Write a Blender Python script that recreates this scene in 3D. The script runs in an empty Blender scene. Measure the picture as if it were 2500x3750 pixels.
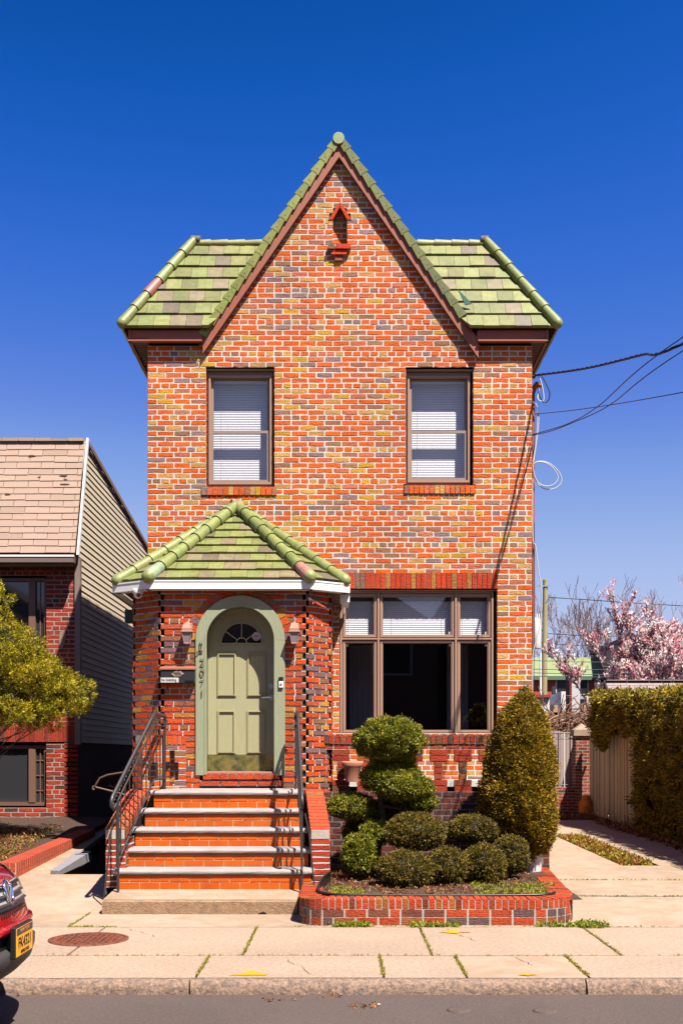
import bpy, math, random
import numpy as np
from mathutils import Vector, Matrix, noise
random.seed(7); RNG=np.random.default_rng(7)
SC=bpy.context.scene; COL=SC.collection
# the camera stands at the origin (eye height), Y runs away from it, Z up; D is metres of depth
F=2500.0; VX=784.0; VY=1733.0
def P(x,y,D): return Vector(((x-VX)*D/F, D, -(y-VY)*D/F))
def S(c):
    c=c/255.0
    return c/12.92 if c<=0.04045 else ((c+0.055)/1.055)**2.4
KF={'concrete':.78,'rough_concrete':.8,'exposed_aggregate_paving':.78,'pebbly_curb':.8,'asphalt':.85,'granite_tread':.85,'white_metal':.95}
def C(r,g,b,k=0.8): return (S(r)*k,S(g)*k,S(b)*k)
def jit(c,a=.12,b=.05):
    k=1+random.uniform(-a,a)
    return tuple(max(.004,min(.9,v*k*(1+random.uniform(-b,b)))) for v in c)
# ------------------------------------------------------------------ materials
MATS={}
KA=.46   # albedo scale matched to the exposure below
def mat(name, base=(.5,.5,.5), rough=.8, metal=0., attr=False, var=0., vscale=8., bump=0., bscale=60., spec=.4, coat=0., alpha=1., emis=None, trans=0., stretch=(1,1,1), var2=None, vdist=0., big=0., bigs=1.1):
    if name in MATS: return MATS[name]
    kf=KA*KF.get(name,1)
    if metal<.5: base=tuple(v*kf for v in base); var2=tuple(v*kf for v in var2) if var2 else None
    m=bpy.data.materials.new(name); m.use_nodes=True; nt=m.node_tree; N=nt.nodes; L=nt.links
    b=N['Principled BSDF']; b.inputs['Roughness'].default_value=rough; b.inputs['Metallic'].default_value=metal
    b.inputs['Specular IOR Level'].default_value=spec; b.inputs['Coat Weight'].default_value=coat
    b.inputs['Transmission Weight'].default_value=trans
    b.inputs['Base Color'].default_value=(*base,1)
    src=None
    tc=N.new('ShaderNodeTexCoord'); mp=N.new('ShaderNodeMapping'); mp.inputs['Scale'].default_value=stretch
    L.new(tc.outputs['Object'],mp.inputs['Vector'])
    if attr:
        a=N.new('ShaderNodeAttribute'); a.attribute_name='Col'; src=a.outputs['Color']
    if var>0 or var2:
        nz=N.new('ShaderNodeTexNoise'); nz.inputs['Scale'].default_value=vscale; nz.inputs['Detail'].default_value=6; nz.inputs['Distortion'].default_value=vdist
        nz.inputs['Roughness'].default_value=.62
        L.new(mp.outputs[0],nz.inputs['Vector'])
        mx=N.new('ShaderNodeMix'); mx.data_type='RGBA'
        if var2:
            rp=N.new('ShaderNodeMapRange'); rp.inputs[1].default_value=.42; rp.inputs[2].default_value=.62
            L.new(nz.outputs['Fac'],rp.inputs[0]); L.new(rp.outputs[0],mx.inputs[0])
            if src: L.new(src,mx.inputs[6])
            else: mx.inputs[6].default_value=(*base,1)
            mx.inputs[7].default_value=(*var2,1)
            src=mx.outputs[2]
        if var>0:
            r2=N.new('ShaderNodeMapRange'); r2.inputs[1].default_value=.3; r2.inputs[2].default_value=.7; r2.inputs[3].default_value=1-var; r2.inputs[4].default_value=1+var
            n3=N.new('ShaderNodeTexNoise'); n3.inputs['Scale'].default_value=vscale*2.7; n3.inputs['Detail'].default_value=8; n3.inputs['Roughness'].default_value=.7
            L.new(mp.outputs[0],n3.inputs['Vector']); L.new(n3.outputs['Fac'],r2.inputs[0])
            vm=N.new('ShaderNodeVectorMath'); vm.operation='SCALE'
            if src: L.new(src,vm.inputs[0])
            else: vm.inputs[0].default_value=base
            L.new(r2.outputs[0],vm.inputs['Scale']); src=vm.outputs[0]
    if big>0:
        nb_=N.new('ShaderNodeTexNoise'); nb_.inputs['Scale'].default_value=bigs; nb_.inputs['Detail'].default_value=5; nb_.inputs['Distortion'].default_value=.6; L.new(tc.outputs['Object'],nb_.inputs['Vector'])
        rb=N.new('ShaderNodeMapRange'); rb.inputs[1].default_value=.35; rb.inputs[2].default_value=.65; rb.inputs[3].default_value=1-big; rb.inputs[4].default_value=1+big*.5; L.new(nb_.outputs['Fac'],rb.inputs[0])
        vb=N.new('ShaderNodeVectorMath'); vb.operation='SCALE'; 
        if src: L.new(src,vb.inputs[0])
        else: vb.inputs[0].default_value=base
        L.new(rb.outputs[0],vb.inputs['Scale']); src=vb.outputs[0]
    if src: L.new(src,b.inputs['Base Color'])
    if bump>0:
        n2=N.new('ShaderNodeTexNoise'); n2.inputs['Scale'].default_value=bscale; n2.inputs['Detail'].default_value=5
        L.new(mp.outputs[0],n2.inputs['Vector'])
        bp=N.new('ShaderNodeBump'); bp.inputs['Strength'].default_value=bump; bp.inputs['Distance'].default_value=.01
        L.new(n2.outputs['Fac'],bp.inputs['Height']); L.new(bp.outputs[0],b.inputs['Normal'])
    if emis: b.inputs['Emission Color'].default_value=(*emis,1); b.inputs['Emission Strength'].default_value=1
    MATS[name]=m; return m
def glass_mat(name, tint=(.9,.92,.92), refl=1.0):
    m=bpy.data.materials.new(name); m.use_nodes=True; nt=m.node_tree; N=nt.nodes; L=nt.links
    for n in list(N): N.remove(n)
    o=N.new('ShaderNodeOutputMaterial'); t=N.new('ShaderNodeBsdfTransparent'); t.inputs[0].default_value=(*tint,1)
    g=N.new('ShaderNodeBsdfGlossy'); g.inputs['Roughness'].default_value=.015; g.inputs[0].default_value=(refl,refl,refl,1)
    lw=N.new('ShaderNodeLayerWeight'); lw.inputs[0].default_value=.5; pw=N.new('ShaderNodeMath'); pw.operation='POWER'; pw.inputs[1].default_value=4; L.new(lw.outputs['Facing'],pw.inputs[0]); f=N.new('ShaderNodeMath'); f.operation='MULTIPLY_ADD'; f.inputs[1].default_value=.7; f.inputs[2].default_value=.10; L.new(pw.outputs[0],f.inputs[0]); x=N.new('ShaderNodeMixShader')
    L.new(f.outputs[0],x.inputs[0]); L.new(t.outputs[0],x.inputs[1]); L.new(g.outputs[0],x.inputs[2]); L.new(x.outputs[0],o.inputs[0])
    MATS[name]=m; return m
def leaf_mat(name, rough=.55, tl=.25, spec=.3):
    m=bpy.data.materials.new(name); m.use_nodes=True; nt=m.node_tree; N=nt.nodes; L=nt.links
    b=N['Principled BSDF']; a=N.new('ShaderNodeAttribute'); a.attribute_name='Col'
    b.inputs['Roughness'].default_value=rough; b.inputs['Specular IOR Level'].default_value=spec
    L.new(a.outputs['Color'],b.inputs['Base Color'])
    t=N.new('ShaderNodeBsdfTranslucent'); L.new(a.outputs['Color'],t.inputs[0])
    x=N.new('ShaderNodeMixShader'); x.inputs[0].default_value=tl
    o=N['Material Output']; L.new(b.outputs[0],x.inputs[1]); L.new(t.outputs[0],x.inputs[2]); L.new(x.outputs[0],o.inputs[0])
    MATS[name]=m; return m
# ------------------------------------------------------------------ mesh builder
class MB:
    def __init__(s): s.v=[]; s.f=[]; s.m=[]; s.c=[]; s.mats=[]; s.sm=[]
    def mi(s,m):
        if m not in s.mats: s.mats.append(m)
        return s.mats.index(m)
    def add(s,vs,fs,m,c=(1,1,1),smooth=False):
        o=len(s.v); i=s.mi(m); s.v.extend([tuple(q) for q in vs])
        for f in fs: s.f.append(tuple(o+k for k in f)); s.m.append(i); s.c.append(c); s.sm.append(smooth)
    def quad(s,a,b,c_,d,m,c=(1,1,1)): s.add([a,b,c_,d],[(0,1,2,3)],m,c)
    def hexa(s,p,m,c=(1,1,1)):  # p: 4 bottom ccw, 4 top ccw
        s.add(p,[(3,2,1,0),(4,5,6,7),(0,1,5,4),(1,2,6,5),(2,3,7,6),(3,0,4,7)],m,c)
    def box(s,x0,x1,y0,y1,z0,z1,m,c=(1,1,1)):
        s.hexa([(x0,y0,z0),(x1,y0,z0),(x1,y1,z0),(x0,y1,z0),(x0,y0,z1),(x1,y0,z1),(x1,y1,z1),(x0,y1,z1)],m,c)
    def bbox(s,x0,x1,y0,y1,z0,z1,b,m,c=(1,1,1)):   # box with bevelled edges
        bm=[]
        xs=(x0,x0+b,x1-b,x1); ys=(y0,y0+b,y1-b,y1); zs=(z0,z0+b,z1-b,z1); idx={}
        V=[]; 
        def vid(i,j,k):
            if (i,j,k) not in idx: idx[(i,j,k)]=len(V); V.append((xs[i],ys[j],zs[k]))
            return idx[(i,j,k)]
        Fs=[]
        for k in (0,3):
            q=[vid(1,1,k),vid(2,1,k),vid(2,2,k),vid(1,2,k)]; Fs.append(q if k else q[::-1])
        for j in (0,3):
            q=[vid(1,j,1),vid(2,j,1),vid(2,j,2),vid(1,j,2)]; Fs.append(q if j==0 else q[::-1])
        for i in (0,3):
            q=[vid(i,1,1),vid(i,2,1),vid(i,2,2),vid(i,1,2)]; Fs.append(q if i else q[::-1])
        for j,jj in ((0,1),(3,2)):
            for k,kk in ((0,1),(3,2)):
                q=[vid(1,j,kk),vid(2,j,kk),vid(2,jj,k),vid(1,jj,k)]; Fs.append(q)
        for i,ii in ((0,1),(3,2)):
            for k,kk in ((0,1),(3,2)):
                Fs.append([vid(i,1,kk),vid(i,2,kk),vid(ii,2,k),vid(ii,1,k)])
            for j,jj in ((0,1),(3,2)):
                Fs.append([vid(i,jj,1),vid(i,jj,2),vid(ii,j,2),vid(ii,j,1)])
                for k,kk in ((0,1),(3,2)):
                    Fs.append([vid(i,jj,kk),vid(ii,j,kk),vid(ii,jj,k)])
        s.add(V,Fs,m,c)
    def prism(s,pts,ext,m,c=(1,1,1),smooth=False):  # planar polygon extruded by vector
        n=len(pts); e=Vector(ext); a=[Vector(p) for p in pts]; b=[p+e for p in a]
        s.add(a+b,[tuple(range(n))[::-1],tuple(range(n,2*n))],m,c)
        s.add(a+b,[(i,(i+1)%n,n+(i+1)%n,n+i) for i in range(n)],m,c,smooth)
    def tube(s,pts,r,m,c=(1,1,1),n=8,caps=True,smooth=True,flat=None):
        pts=[Vector(p) for p in pts]; k=len(pts); rr=r if isinstance(r,(list,tuple)) else [r]*k
        V=[]; up=None
        for i,p in enumerate(pts):
            t=(pts[min(i+1,k-1)]-pts[max(i-1,0)])
            if t.length<1e-9: t=Vector((0,0,1))
            t.normalize()
            if up is None: up=Vector((0,0,1)) if abs(t.z)<.9 else Vector((1,0,0))
            a=t.cross(up)
            if a.length<1e-6: a=t.orthogonal()
            a.normalize(); b=a.cross(t).normalized(); up=b
            for j in range(n):
                an=2*math.pi*(j+.5)/n; V.append(p+a*(math.cos(an)*rr[i])+b*(math.sin(an)*rr[i]*(flat or 1)))
        Fs=[(i*n+j,i*n+(j+1)%n,(i+1)*n+(j+1)%n,(i+1)*n+j) for i in range(k-1) for j in range(n)]
        s.add(V,Fs,m,c,smooth)
        if caps: s.add(V,[tuple(range(n))[::-1],tuple(range((k-1)*n,k*n))],m,c)
    def lathe(s,prof,cx,cy,m,c=(1,1,1),n=20,sx=1,sy=1,smooth=True):
        V=[]; k=len(prof)
        for r,z in prof:
            for j in range(n): a=2*math.pi*j/n; V.append((cx+r*math.cos(a)*sx,cy+r*math.sin(a)*sy,z))
        s.add(V,[(i*n+j,i*n+(j+1)%n,(i+1)*n+(j+1)%n,(i+1)*n+j) for i in range(k-1) for j in range(n)],m,c,smooth)
        s.add(V,[tuple(range(n))[::-1],tuple(range((k-1)*n,k*n))],m,c)
def loc_of(o):
    v=Vector((0,0,0))
    while o is not None: v+=o.location; o=o.parent
    return v
def tag(o,label=None,cat=None,group=None,kind=None):
    if label: o['label']=label
    if cat: o['category']=cat
    if group: o['group']=group
    if kind: o['kind']=kind
    return o
def thing(name,label,cat,loc=(0,0,0),group=None):
    o=bpy.data.objects.new(name,None); COL.objects.link(o); o.location=loc; o.empty_display_size=.2
    return tag(o,label,cat,group)
def build(name,mb,parent=None,label=None,origin=None,fix=True):
    me=bpy.data.meshes.new(name)
    off=loc_of(parent) if parent else Vector(origin or (0,0,0))
    v=np.array(mb.v,dtype=np.float32)-np.array(off,dtype=np.float32)
    me.vertices.add(len(v)); me.vertices.foreach_set('co',v.ravel())
    ls=np.array([len(f) for f in mb.f],dtype=np.int32); li=np.concatenate([np.array(f,dtype=np.int32) for f in mb.f])
    me.loops.add(len(li)); me.loops.foreach_set('vertex_index',li)
    me.polygons.add(len(ls)); st=np.zeros(len(ls),dtype=np.int32); st[1:]=np.cumsum(ls)[:-1]
    me.polygons.foreach_set('loop_start',st); me.polygons.foreach_set('loop_total',ls)
    me.polygons.foreach_set('material_index',np.array(mb.m,dtype=np.int32))
    me.polygons.foreach_set('use_smooth',np.array(mb.sm,dtype=bool))
    for m in mb.mats: me.materials.append(m)
    ca=me.color_attributes.new('Col','FLOAT_COLOR','CORNER')
    c=np.array([(*q[:3],1.) for q in mb.c],dtype=np.float32); c[:,:3]*=KA; ca.data.foreach_set('color',np.repeat(c,ls,axis=0).ravel())
    me.update(); me.validate()
    o=bpy.data.objects.new(name,me); COL.objects.link(o)
    if parent: o.parent=parent
    else: o.location=off
    if label: o['label']=label
    return o
def npbuild(name,V,Fq,cols,m,parent=None,origin=(0,0,0),extra=None):
    # V (n,3), Fq (k,4) quads, cols (k,3)
    me=bpy.data.meshes.new(name); off=loc_of(parent) if parent else Vector(origin)
    V=np.asarray(V,dtype=np.float32)-np.array(off,dtype=np.float32); k=len(Fq)
    me.vertices.add(len(V)); me.vertices.foreach_set('co',V.ravel()); me.loops.add(4*k)
    me.loops.foreach_set('vertex_index',np.asarray(Fq,dtype=np.int32).ravel()); me.polygons.add(k)
    me.polygons.foreach_set('loop_start',np.arange(0,4*k,4,dtype=np.int32)); me.polygons.foreach_set('loop_total',np.full(k,4,dtype=np.int32))
    me.materials.append(m); ca=me.color_attributes.new('Col','FLOAT_COLOR','CORNER')
    c=np.concatenate([np.asarray(cols,dtype=np.float32)*KA,np.ones((k,1),dtype=np.float32)],axis=1)
    ca.data.foreach_set('color',np.repeat(c,4,axis=0).ravel()); me.update()
    o=bpy.data.objects.new(name,me); COL.objects.link(o)
    if parent: o.parent=parent
    else: o.location=off
    return o
# convex clip of polygon (list of (u,v)) by convex ccw polygon
def clip(poly,cl):
    out=list(poly)
    for i in range(len(cl)):
        ax,ay=cl[i]; bx,by=cl[(i+1)%len(cl)]; inp=out; out=[]
        if not inp: break
        def sd(p): return (bx-ax)*(p[1]-ay)-(by-ay)*(p[0]-ax)
        for j in range(len(inp)):
            p=inp[j]; q=inp[(j+1)%len(inp)]; a=sd(p); b=sd(q)
            if a>=0: out.append(p)
            if (a>=0)!=(b>=0):
                t=a/(a-b); out.append((p[0]+(q[0]-p[0])*t,p[1]+(q[1]-p[1])*t))
    return out
class Fr:   # a wall frame: origin, horizontal axis u, up axis v, outward normal n
    def __init__(s,o,u,n,v=(0,0,1)): s.o=Vector(o); s.u=Vector(u).normalized(); s.n=Vector(n).normalized(); s.v=Vector(v).normalized()
    def p(s,a,z,d=0.): return s.o+s.u*a+s.v*z+s.n*d
def slab(mb,fr,poly,d0,d1,m,c,dj=0.):   # polygon in frame, from depth d0 (back) to d1 (front)
    n=len(poly)
    if n<3: return
    fpts=[fr.p(a,z,d1+random.uniform(-dj,dj)) for a,z in poly]; b=[fr.p(a,z,d0) for a,z in poly]
    mb.add(fpts+b,[tuple(range(n))]+[((i+1)%n,i,n+i,n+(i+1)%n) for i in range(n)],m,c)
PAL=[(.50,C(255,112,20,.84)),(.11,C(238,124,80,.84)),(.08,C(208,126,90)),(.14,C(238,174,90,.84)),(.05,C(246,180,36)),(.055,C(178,138,136)),(.065,C(190,134,98))]
PALD=[(.40,C(196,68,40)),(.2,C(176,82,52)),(.2,C(150,92,56)),(.12,C(110,78,66)),(.08,C(176,104,44))]
PALN=[(.75,C(206,68,34)),(.15,C(170,62,44)),(.10,C(128,64,52))]
def pick(pal):
    r=random.random()*sum(w for w,_ in pal)
    for w,c in pal:
        r-=w
        if r<=0: return jit(c)
    return jit(pal[0][1])
CO=.0677; LN=.2134
def brickwall(mb,fr,z0,z1,allowed,bm,mm,pal=PAL,co=CO,ln=LN,head=6,hoff=0,cl=None,proud=.003,mo=.0175,mc=(.95,.84,.76),phase=0.,back=0.,rough=.0022,bond=None):
    k0=0; z=z0
    while z<z1-.012:
        ze=min(z+co,z1)
        L=ln; ph=phase+(0 if k0%2 else ln/2)
        if head and (k0+hoff)%head==0: L=ln*.52; ph=phase+.03
        for (a0,a1) in allowed(z,ze):
            ms=[(a0,z),(a1,z),(a1,ze),(a0,ze)]; cc=cl(z) if callable(cl) else cl
            if cc: ms=clip(ms,cc)
            if len(ms)>=3:
                mb.add([fr.p(a,q,back) for a,q in ms],[tuple(range(len(ms)))],mm,jit(mc,.05,.02))
            i=math.floor((a0-ph)/L); 
            seg=[]
            while ph+i*L<a1:
                b0=max(ph+i*L,a0); b1=min(ph+(i+1)*L,a1); i+=1
                if b1-b0>.001: seg.append([b0,b1])
            if len(seg)>1 and seg[0][1]-seg[0][0]<.05: seg[1][0]=seg[0][0]; seg.pop(0)
            if len(seg)>1 and seg[-1][1]-seg[-1][0]<.05: seg[-2][1]=seg[-1][1]; seg.pop()
            for b0,b1 in seg:
                b0+=mo/2 if b0>a0+.001 else .001; b1-=mo/2 if b1<a1-.001 else .001
                if b1-b0<.02: continue
                j=lambda s=.0018: random.uniform(-s,s)
                zz0=z+mo/2; zz1=ze-mo/2
                if zz1-zz0<.012: continue
                mid=(b0+b1)/2+j(.02); e=.0015
                poly=[(b0+j(),zz0+j()),(mid,zz0+j()),(b1+j(),zz0+j()),(b1+j(),zz1+j()),(mid,zz1+j()),(b0+j(),zz1+j())]
                if cc: poly=clip(poly,cc)
                if len(poly)>=3: slab(mb,fr,poly,back-.004,back+proud+random.uniform(-.001,.0015),bm,pick(pal),rough)
        z+=co; k0+=1
def tiles(mb,fr,W,H,e,tw,th,m,colf,cl=None,gap=.004,over=1.1,phj=.5,wav=0.):
    r=0; v=0.
    while v<H-.01:
        ph=(r%2)*tw*phj+random.uniform(-.03,.03)*tw; i=-1
        while ph+i*tw<W:
            u0=ph+i*tw+gap/2; u1=u0+tw-gap; i+=1
            y0=v+random.uniform(-1,1)*wav; y1=min(v+e*over,H)
            poly=[(u0,y0),(u1,y0+random.uniform(-1,1)*wav),(u1,y1),(u0,y1)]
            if cl: poly=clip(poly,cl)
            else: poly=clip(poly,[(0,-1),(W,-1),(W,H+1),(0,H+1)])
            if len(poly)<3: continue
            hh=th*random.uniform(.85,1.15)
            def h(q): return hh*(1-.82*max(0,min(1,(q-v)/(e*over))))
            n=len(poly); top=[fr.p(a,q,h(q)) for a,q in poly]; bot=[fr.p(a,q,-.01) for a,q in poly]
            mb.add(top+bot,[tuple(range(n))]+[((k+1)%n,k,n+k,n+(k+1)%n) for k in range(n)],m,colf())
        v+=e; r+=1
def arc(cx,cz,r,a0,a1,n): return [(cx+r*math.cos(math.radians(a0+(a1-a0)*i/n)),cz+r*math.sin(math.radians(a0+(a1-a0)*i/n))) for i in range(n+1)]
def text_mesh(body,size,m,name,parent,pos,rot=(math.pi/2,0,0),ext=.001,bold=0.,sx=1.,align='LEFT',label=None):
    cu=bpy.data.curves.new('t','FONT'); cu.body=body; cu.size=size; cu.extrude=ext; cu.offset=bold; cu.align_x=align
    ob=bpy.data.objects.new('t',cu); COL.objects.link(ob)
    dg=bpy.context.evaluated_depsgraph_get(); me=bpy.data.meshes.new_from_object(ob.evaluated_get(dg))
    bpy.data.objects.remove(ob); bpy.data.curves.remove(cu)
    me.name=name; me.materials.clear(); me.materials.append(m)
    M=Matrix.Translation(Vector(pos)-loc_of(parent))@(rot if isinstance(rot,Matrix) else Matrix.Rotation(rot[2],4,'Z')@Matrix.Rotation(rot[0],4,'X'))@Matrix.Diagonal((sx,1,1,1))
    me.transform(M); o=bpy.data.objects.new(name,me); COL.objects.link(o); o.parent=parent
    if label: o['label']=label
    return o
# ------------------------------------------------------------------ foliage
def leaves(pts,dirs,ln,wd,cols,spread=.7,rng=RNG):
    n=len(pts); d=dirs+rng.normal(0,spread,(n,3)); d/=np.linalg.norm(d,axis=1,keepdims=True)
    r=rng.normal(0,1,(n,3)); w=np.cross(d,r); w/=np.linalg.norm(w,axis=1,keepdims=True)+1e-9
    l=ln*rng.uniform(.6,1.3,(n,1)); ww=wd*rng.uniform(.6,1.3,(n,1))
    a=pts; b=pts+d*l*.5+w*ww*.5; c=pts+d*l; e=pts+d*l*.5-w*ww*.5
    V=np.stack([a,b,c,e],axis=1).reshape(-1,3); Fq=np.arange(4*n).reshape(n,4)
    return V,Fq,cols
def fcol(n,pal,rng=RNG,var=.18):
    p=np.array([c for _,c in pal]); w=np.array([q for q,_ in pal]); w=w/w.sum()
    c=p[rng.choice(len(p),n,p=w)]; return np.clip(c*rng.uniform(1-var,1+var,(n,1)),.003,1.5)
def lump(d,seed,f=2.2):
    return np.array([noise.noise(Vector((float(q[0])*f+seed,float(q[1])*f,float(q[2])*f))) for q in d])
def cluster_leaves(cen,nor,per,cr,ln,wd,pal,spread=.7,rng=RNG):
    # cen (m,3) cluster centres, nor their outward normals; every cluster one tone
    m=len(cen); base=fcol(m,pal,rng,.22)
    pts=np.repeat(cen,per,axis=0)+rng.normal(0,cr,(m*per,3)); d=np.repeat(nor,per,axis=0)
    cols=np.repeat(base,per,axis=0)*rng.uniform(.82,1.18,(m*per,1))
    return leaves(pts,d,ln,wd,np.clip(cols,.003,1.5),spread,rng)
def join(parts):
    Vs=[];Fs=[];Cs=[];o=0
    for V,Fq,c in parts: Vs.append(V);Fs.append(Fq+o);Cs.append(c);o+=len(V)
    return np.concatenate(Vs),np.concatenate(Fs),np.concatenate(Cs)
def ellipsoid_core(c,r,pal,seed,f=.86,amp=.1,n=14,flatb=None):
    V=[];Fq=[]
    th=np.linspace(0,2*math.pi,n*2,endpoint=False); ph=np.linspace(-math.pi/2,math.pi/2,n)
    d=np.array([[math.cos(p)*math.cos(t),math.cos(p)*math.sin(t),math.sin(p)] for p in ph for t in th])
    R=1+amp*lump(d,seed); V=np.array(c)+d*np.array(r)*(R*f)[:,None]
    for i in range(n-1):
        for j in range(2*n): Fq.append((i*2*n+j,i*2*n+(j+1)%(2*n),(i+1)*2*n+(j+1)%(2*n),(i+1)*2*n+j))
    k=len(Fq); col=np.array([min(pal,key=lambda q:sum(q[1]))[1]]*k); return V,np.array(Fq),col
def blob(c,r,pal,seed,ncl=260,per=12,cr=.012,ln=.035,wd=.012,amp=.22,f=2.2,spread=.7,core=.86,fill=.12):
    rng=np.random.default_rng(seed); d=rng.normal(0,1,(ncl,3)); d/=np.linalg.norm(d,axis=1,keepdims=True)
    R=1+amp*lump(d,seed,f); dep=1-fill*rng.random(ncl)**2
    cen=np.array(c)+d*np.array(r)*(R*dep)[:,None]
    nor=d/np.array(r); nor/=np.linalg.norm(nor,axis=1,keepdims=True)
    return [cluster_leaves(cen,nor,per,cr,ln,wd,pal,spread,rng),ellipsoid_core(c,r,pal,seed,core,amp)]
def branches(start,direc,length,rad,levels,rng,nb=(2,4),spread=.5,shrink=.68,up=.15,segs=4,bend=.12):
    # recursive limbs: list of (points, radii) and list of tip points
    out=[];tips=[]
    def go(p,d,l,r,k):
        pts=[Vector(p)];rr=[r]; q=Vector(p); dd=Vector(d).normalized()
        for i in range(segs):
            dd=(dd+Vector(rng.normal(0,bend,3))+Vector((0,0,up*.3))).normalized(); q=q+dd*(l/segs)
            pts.append(q.copy()); rr.append(r*(1-(.45*(i+1)/segs)))
            if k<=1: tips.append((q.copy(),dd.copy()))
        out.append((pts,rr,k))
        if k>0:
            for i in range(int(rng.integers(nb[0],nb[1]+1))):
                t=rng.uniform(.35,1.) if i else 1.; idx=min(segs,int(t*segs+.5))
                nd=(dd+Vector(rng.normal(0,spread,3))+Vector((0,0,up))).normalized()
                go(pts[idx],nd,l*shrink*rng.uniform(.75,1.15),rr[idx]*.68,k-1)
    go(start,direc,length,rad,levels); return out,tips
# ------------------------------------------------------------------ camera, light, world
cam=bpy.data.cameras.new('camera'); co=bpy.data.objects.new('camera',cam); COL.objects.link(co); SC.camera=co
co.rotation_euler=(math.pi/2,0,0); cam.sensor_width=36; cam.lens=F/2352*36; cam.shift_y=(VY-1176)/2352; cam.shift_x=0; cam.clip_end=3000; cam.clip_start=.05
SC.render.resolution_x=682; SC.render.resolution_y=1024
SUN=Vector((.70,-1,1.9)).normalized()
sl=bpy.data.lights.new('sun','SUN'); sl.energy=5.0; sl.angle=math.radians(.5); sl.color=(1,.93,.82)
so=bpy.data.objects.new('sun',sl); COL.objects.link(so); so.rotation_euler=(-SUN).to_track_quat('-Z','Y').to_euler()
w=bpy.data.worlds.new('World'); SC.world=w; w.use_nodes=True; nt=w.node_tree; bg=nt.nodes['Background']
sk=nt.nodes.new('ShaderNodeTexSky'); sk.sky_type='NISHITA'; sk.sun_disc=False
sk.sun_elevation=math.asin(SUN.z); sk.sun_rotation=math.atan2(SUN.x,SUN.y)
sk.air_density=1.0; sk.dust_density=.4; sk.ozone_density=2.0; sk.air_density=1.0
tcw=nt.nodes.new('ShaderNodeTexCoord'); vm1=nt.nodes.new('ShaderNodeVectorMath'); vm1.operation='ADD'; vm1.inputs[1].default_value=(0,0,.06)
vm2=nt.nodes.new('ShaderNodeVectorMath'); vm2.operation='NORMALIZE'; nt.links.new(tcw.outputs['Generated'],vm1.inputs[0]); nt.links.new(vm1.outputs[0],vm2.inputs[0]); nt.links.new(vm2.outputs[0],sk.inputs['Vector'])
# colour grade of the sky light (deep polarised blue overhead, pale towards the horizon)
vs=nt.nodes.new('ShaderNodeVectorMath'); vs.operation='SCALE'; vs.inputs['Scale'].default_value=.075; nt.links.new(sk.outputs[0],vs.inputs[0])
rc=nt.nodes.new('ShaderNodeRGBCurve'); rc.mapping.clip_max_x=1; rc.mapping.extend='HORIZONTAL'
for ci,pts in enumerate(([(0,0),(.065,.002),(.083,.026),(.104,.085),(.122,.16),(.171,.33),(.216,.40),(.4,.5),(1,.7)],[(0,0),(.109,.062),(.119,.082),(.141,.124),(.175,.195),(.202,.285),(.272,.43),(.332,.47),(1,.7)],[(0,0),(.202,.31),(.22,.40),(.25,.51),(.337,.63),(.42,.69),(.5,.72),(1,.8)])):
    cv=rc.mapping.curves[ci]
    cv.points[0].location=pts[0]; cv.points[1].location=pts[-1]
    for p in pts[1:-1]: cv.points.new(*p)
rc.mapping.update(); nt.links.new(vs.outputs[0],rc.inputs['Color'])
vs2=nt.nodes.new('ShaderNodeVectorMath'); vs2.operation='SCALE'; vs2.inputs['Scale'].default_value=4.0; nt.links.new(rc.outputs[0],vs2.inputs[0])
nt.links.new(vs2.outputs[0],bg.inputs['Color']); bg.inputs['Strength'].default_value=.1
SC.view_settings.view_transform='Standard'; SC.view_settings.look='None'; SC.view_settings.exposure=1.63; SC.view_settings.gamma=1
SC.render.engine='CYCLES'; SC.cycles.max_bounces=6; SC.cycles.diffuse_bounces=1; SC.cycles.glossy_bounces=3; SC.cycles.transparent_max_bounces=16
# ------------------------------------------------------------------ materials
BR=mat('brick',big=.14,attr=True,rough=.85,var=.34,vscale=12,bump=1.,bscale=38,stretch=(1,1,2.2),spec=.25)
BRG=mat('glazed_brick',big=.12,bigs=3,attr=True,rough=.38,var=.12,vscale=4,bump=.05,bscale=50)
MO=mat('mortar',big=.12,attr=True,rough=.95,var=.16,vscale=9,bump=.5,bscale=160)
TILE=mat('glazed_roof_tile',big=.12,bigs=2.5,attr=True,rough=.5,var=.24,vscale=5,bump=.12,bscale=30,spec=.4)
TRIM=mat('brown_trim',base=C(190,106,78),rough=.5,var=.06,vscale=3,bump=.05)
TRIMD=mat('soffit_brown',base=C(120,76,60),rough=.6,var=.1)
WHT=mat('white_metal',base=(1.1,1.08,1.06),rough=.4,var=.05,vscale=3)
TAUPE=mat('taupe_frame',base=C(206,164,142),rough=.42,var=.03)
TAUPE2=mat('taupe_sash',base=C(186,158,146),rough=.45,var=.03)
BLIND=mat('blind_slat',base=(1.2,1.17,1.19),rough=.5)
GL=glass_mat('window_glass',(.92,.93,.96)); GLD=glass_mat('dim_glass',(.55,.55,.57))
DOORM=mat('door_green',base=C(198,194,150,.88),rough=.5,var=.07,vscale=4,bump=.08,bscale=20,stretch=(3,3,.6))
CASM=mat('casing_green',base=C(178,184,150,.86),rough=.6,var=.1,vscale=5,bump=.3,bscale=30,stretch=(4,4,.5))
BRASS=mat('worn_brass',base=C(176,160,96),rough=.35,metal=.8,var=.3,vscale=8,var2=C(112,118,80),vdist=1)
NICK=mat('satin_nickel',base=(.6,.58,.55),rough=.3,metal=1)
BRONZE=mat('bronze_digit',base=C(150,112,92),rough=.5,metal=.3)
PINKL=mat('faded_lamp_paint',base=C(214,160,138),rough=.6,var=.12,vscale=20,bump=.2)
FROST=mat('frosted_glass',base=C(176,160,172),rough=.35)
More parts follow.
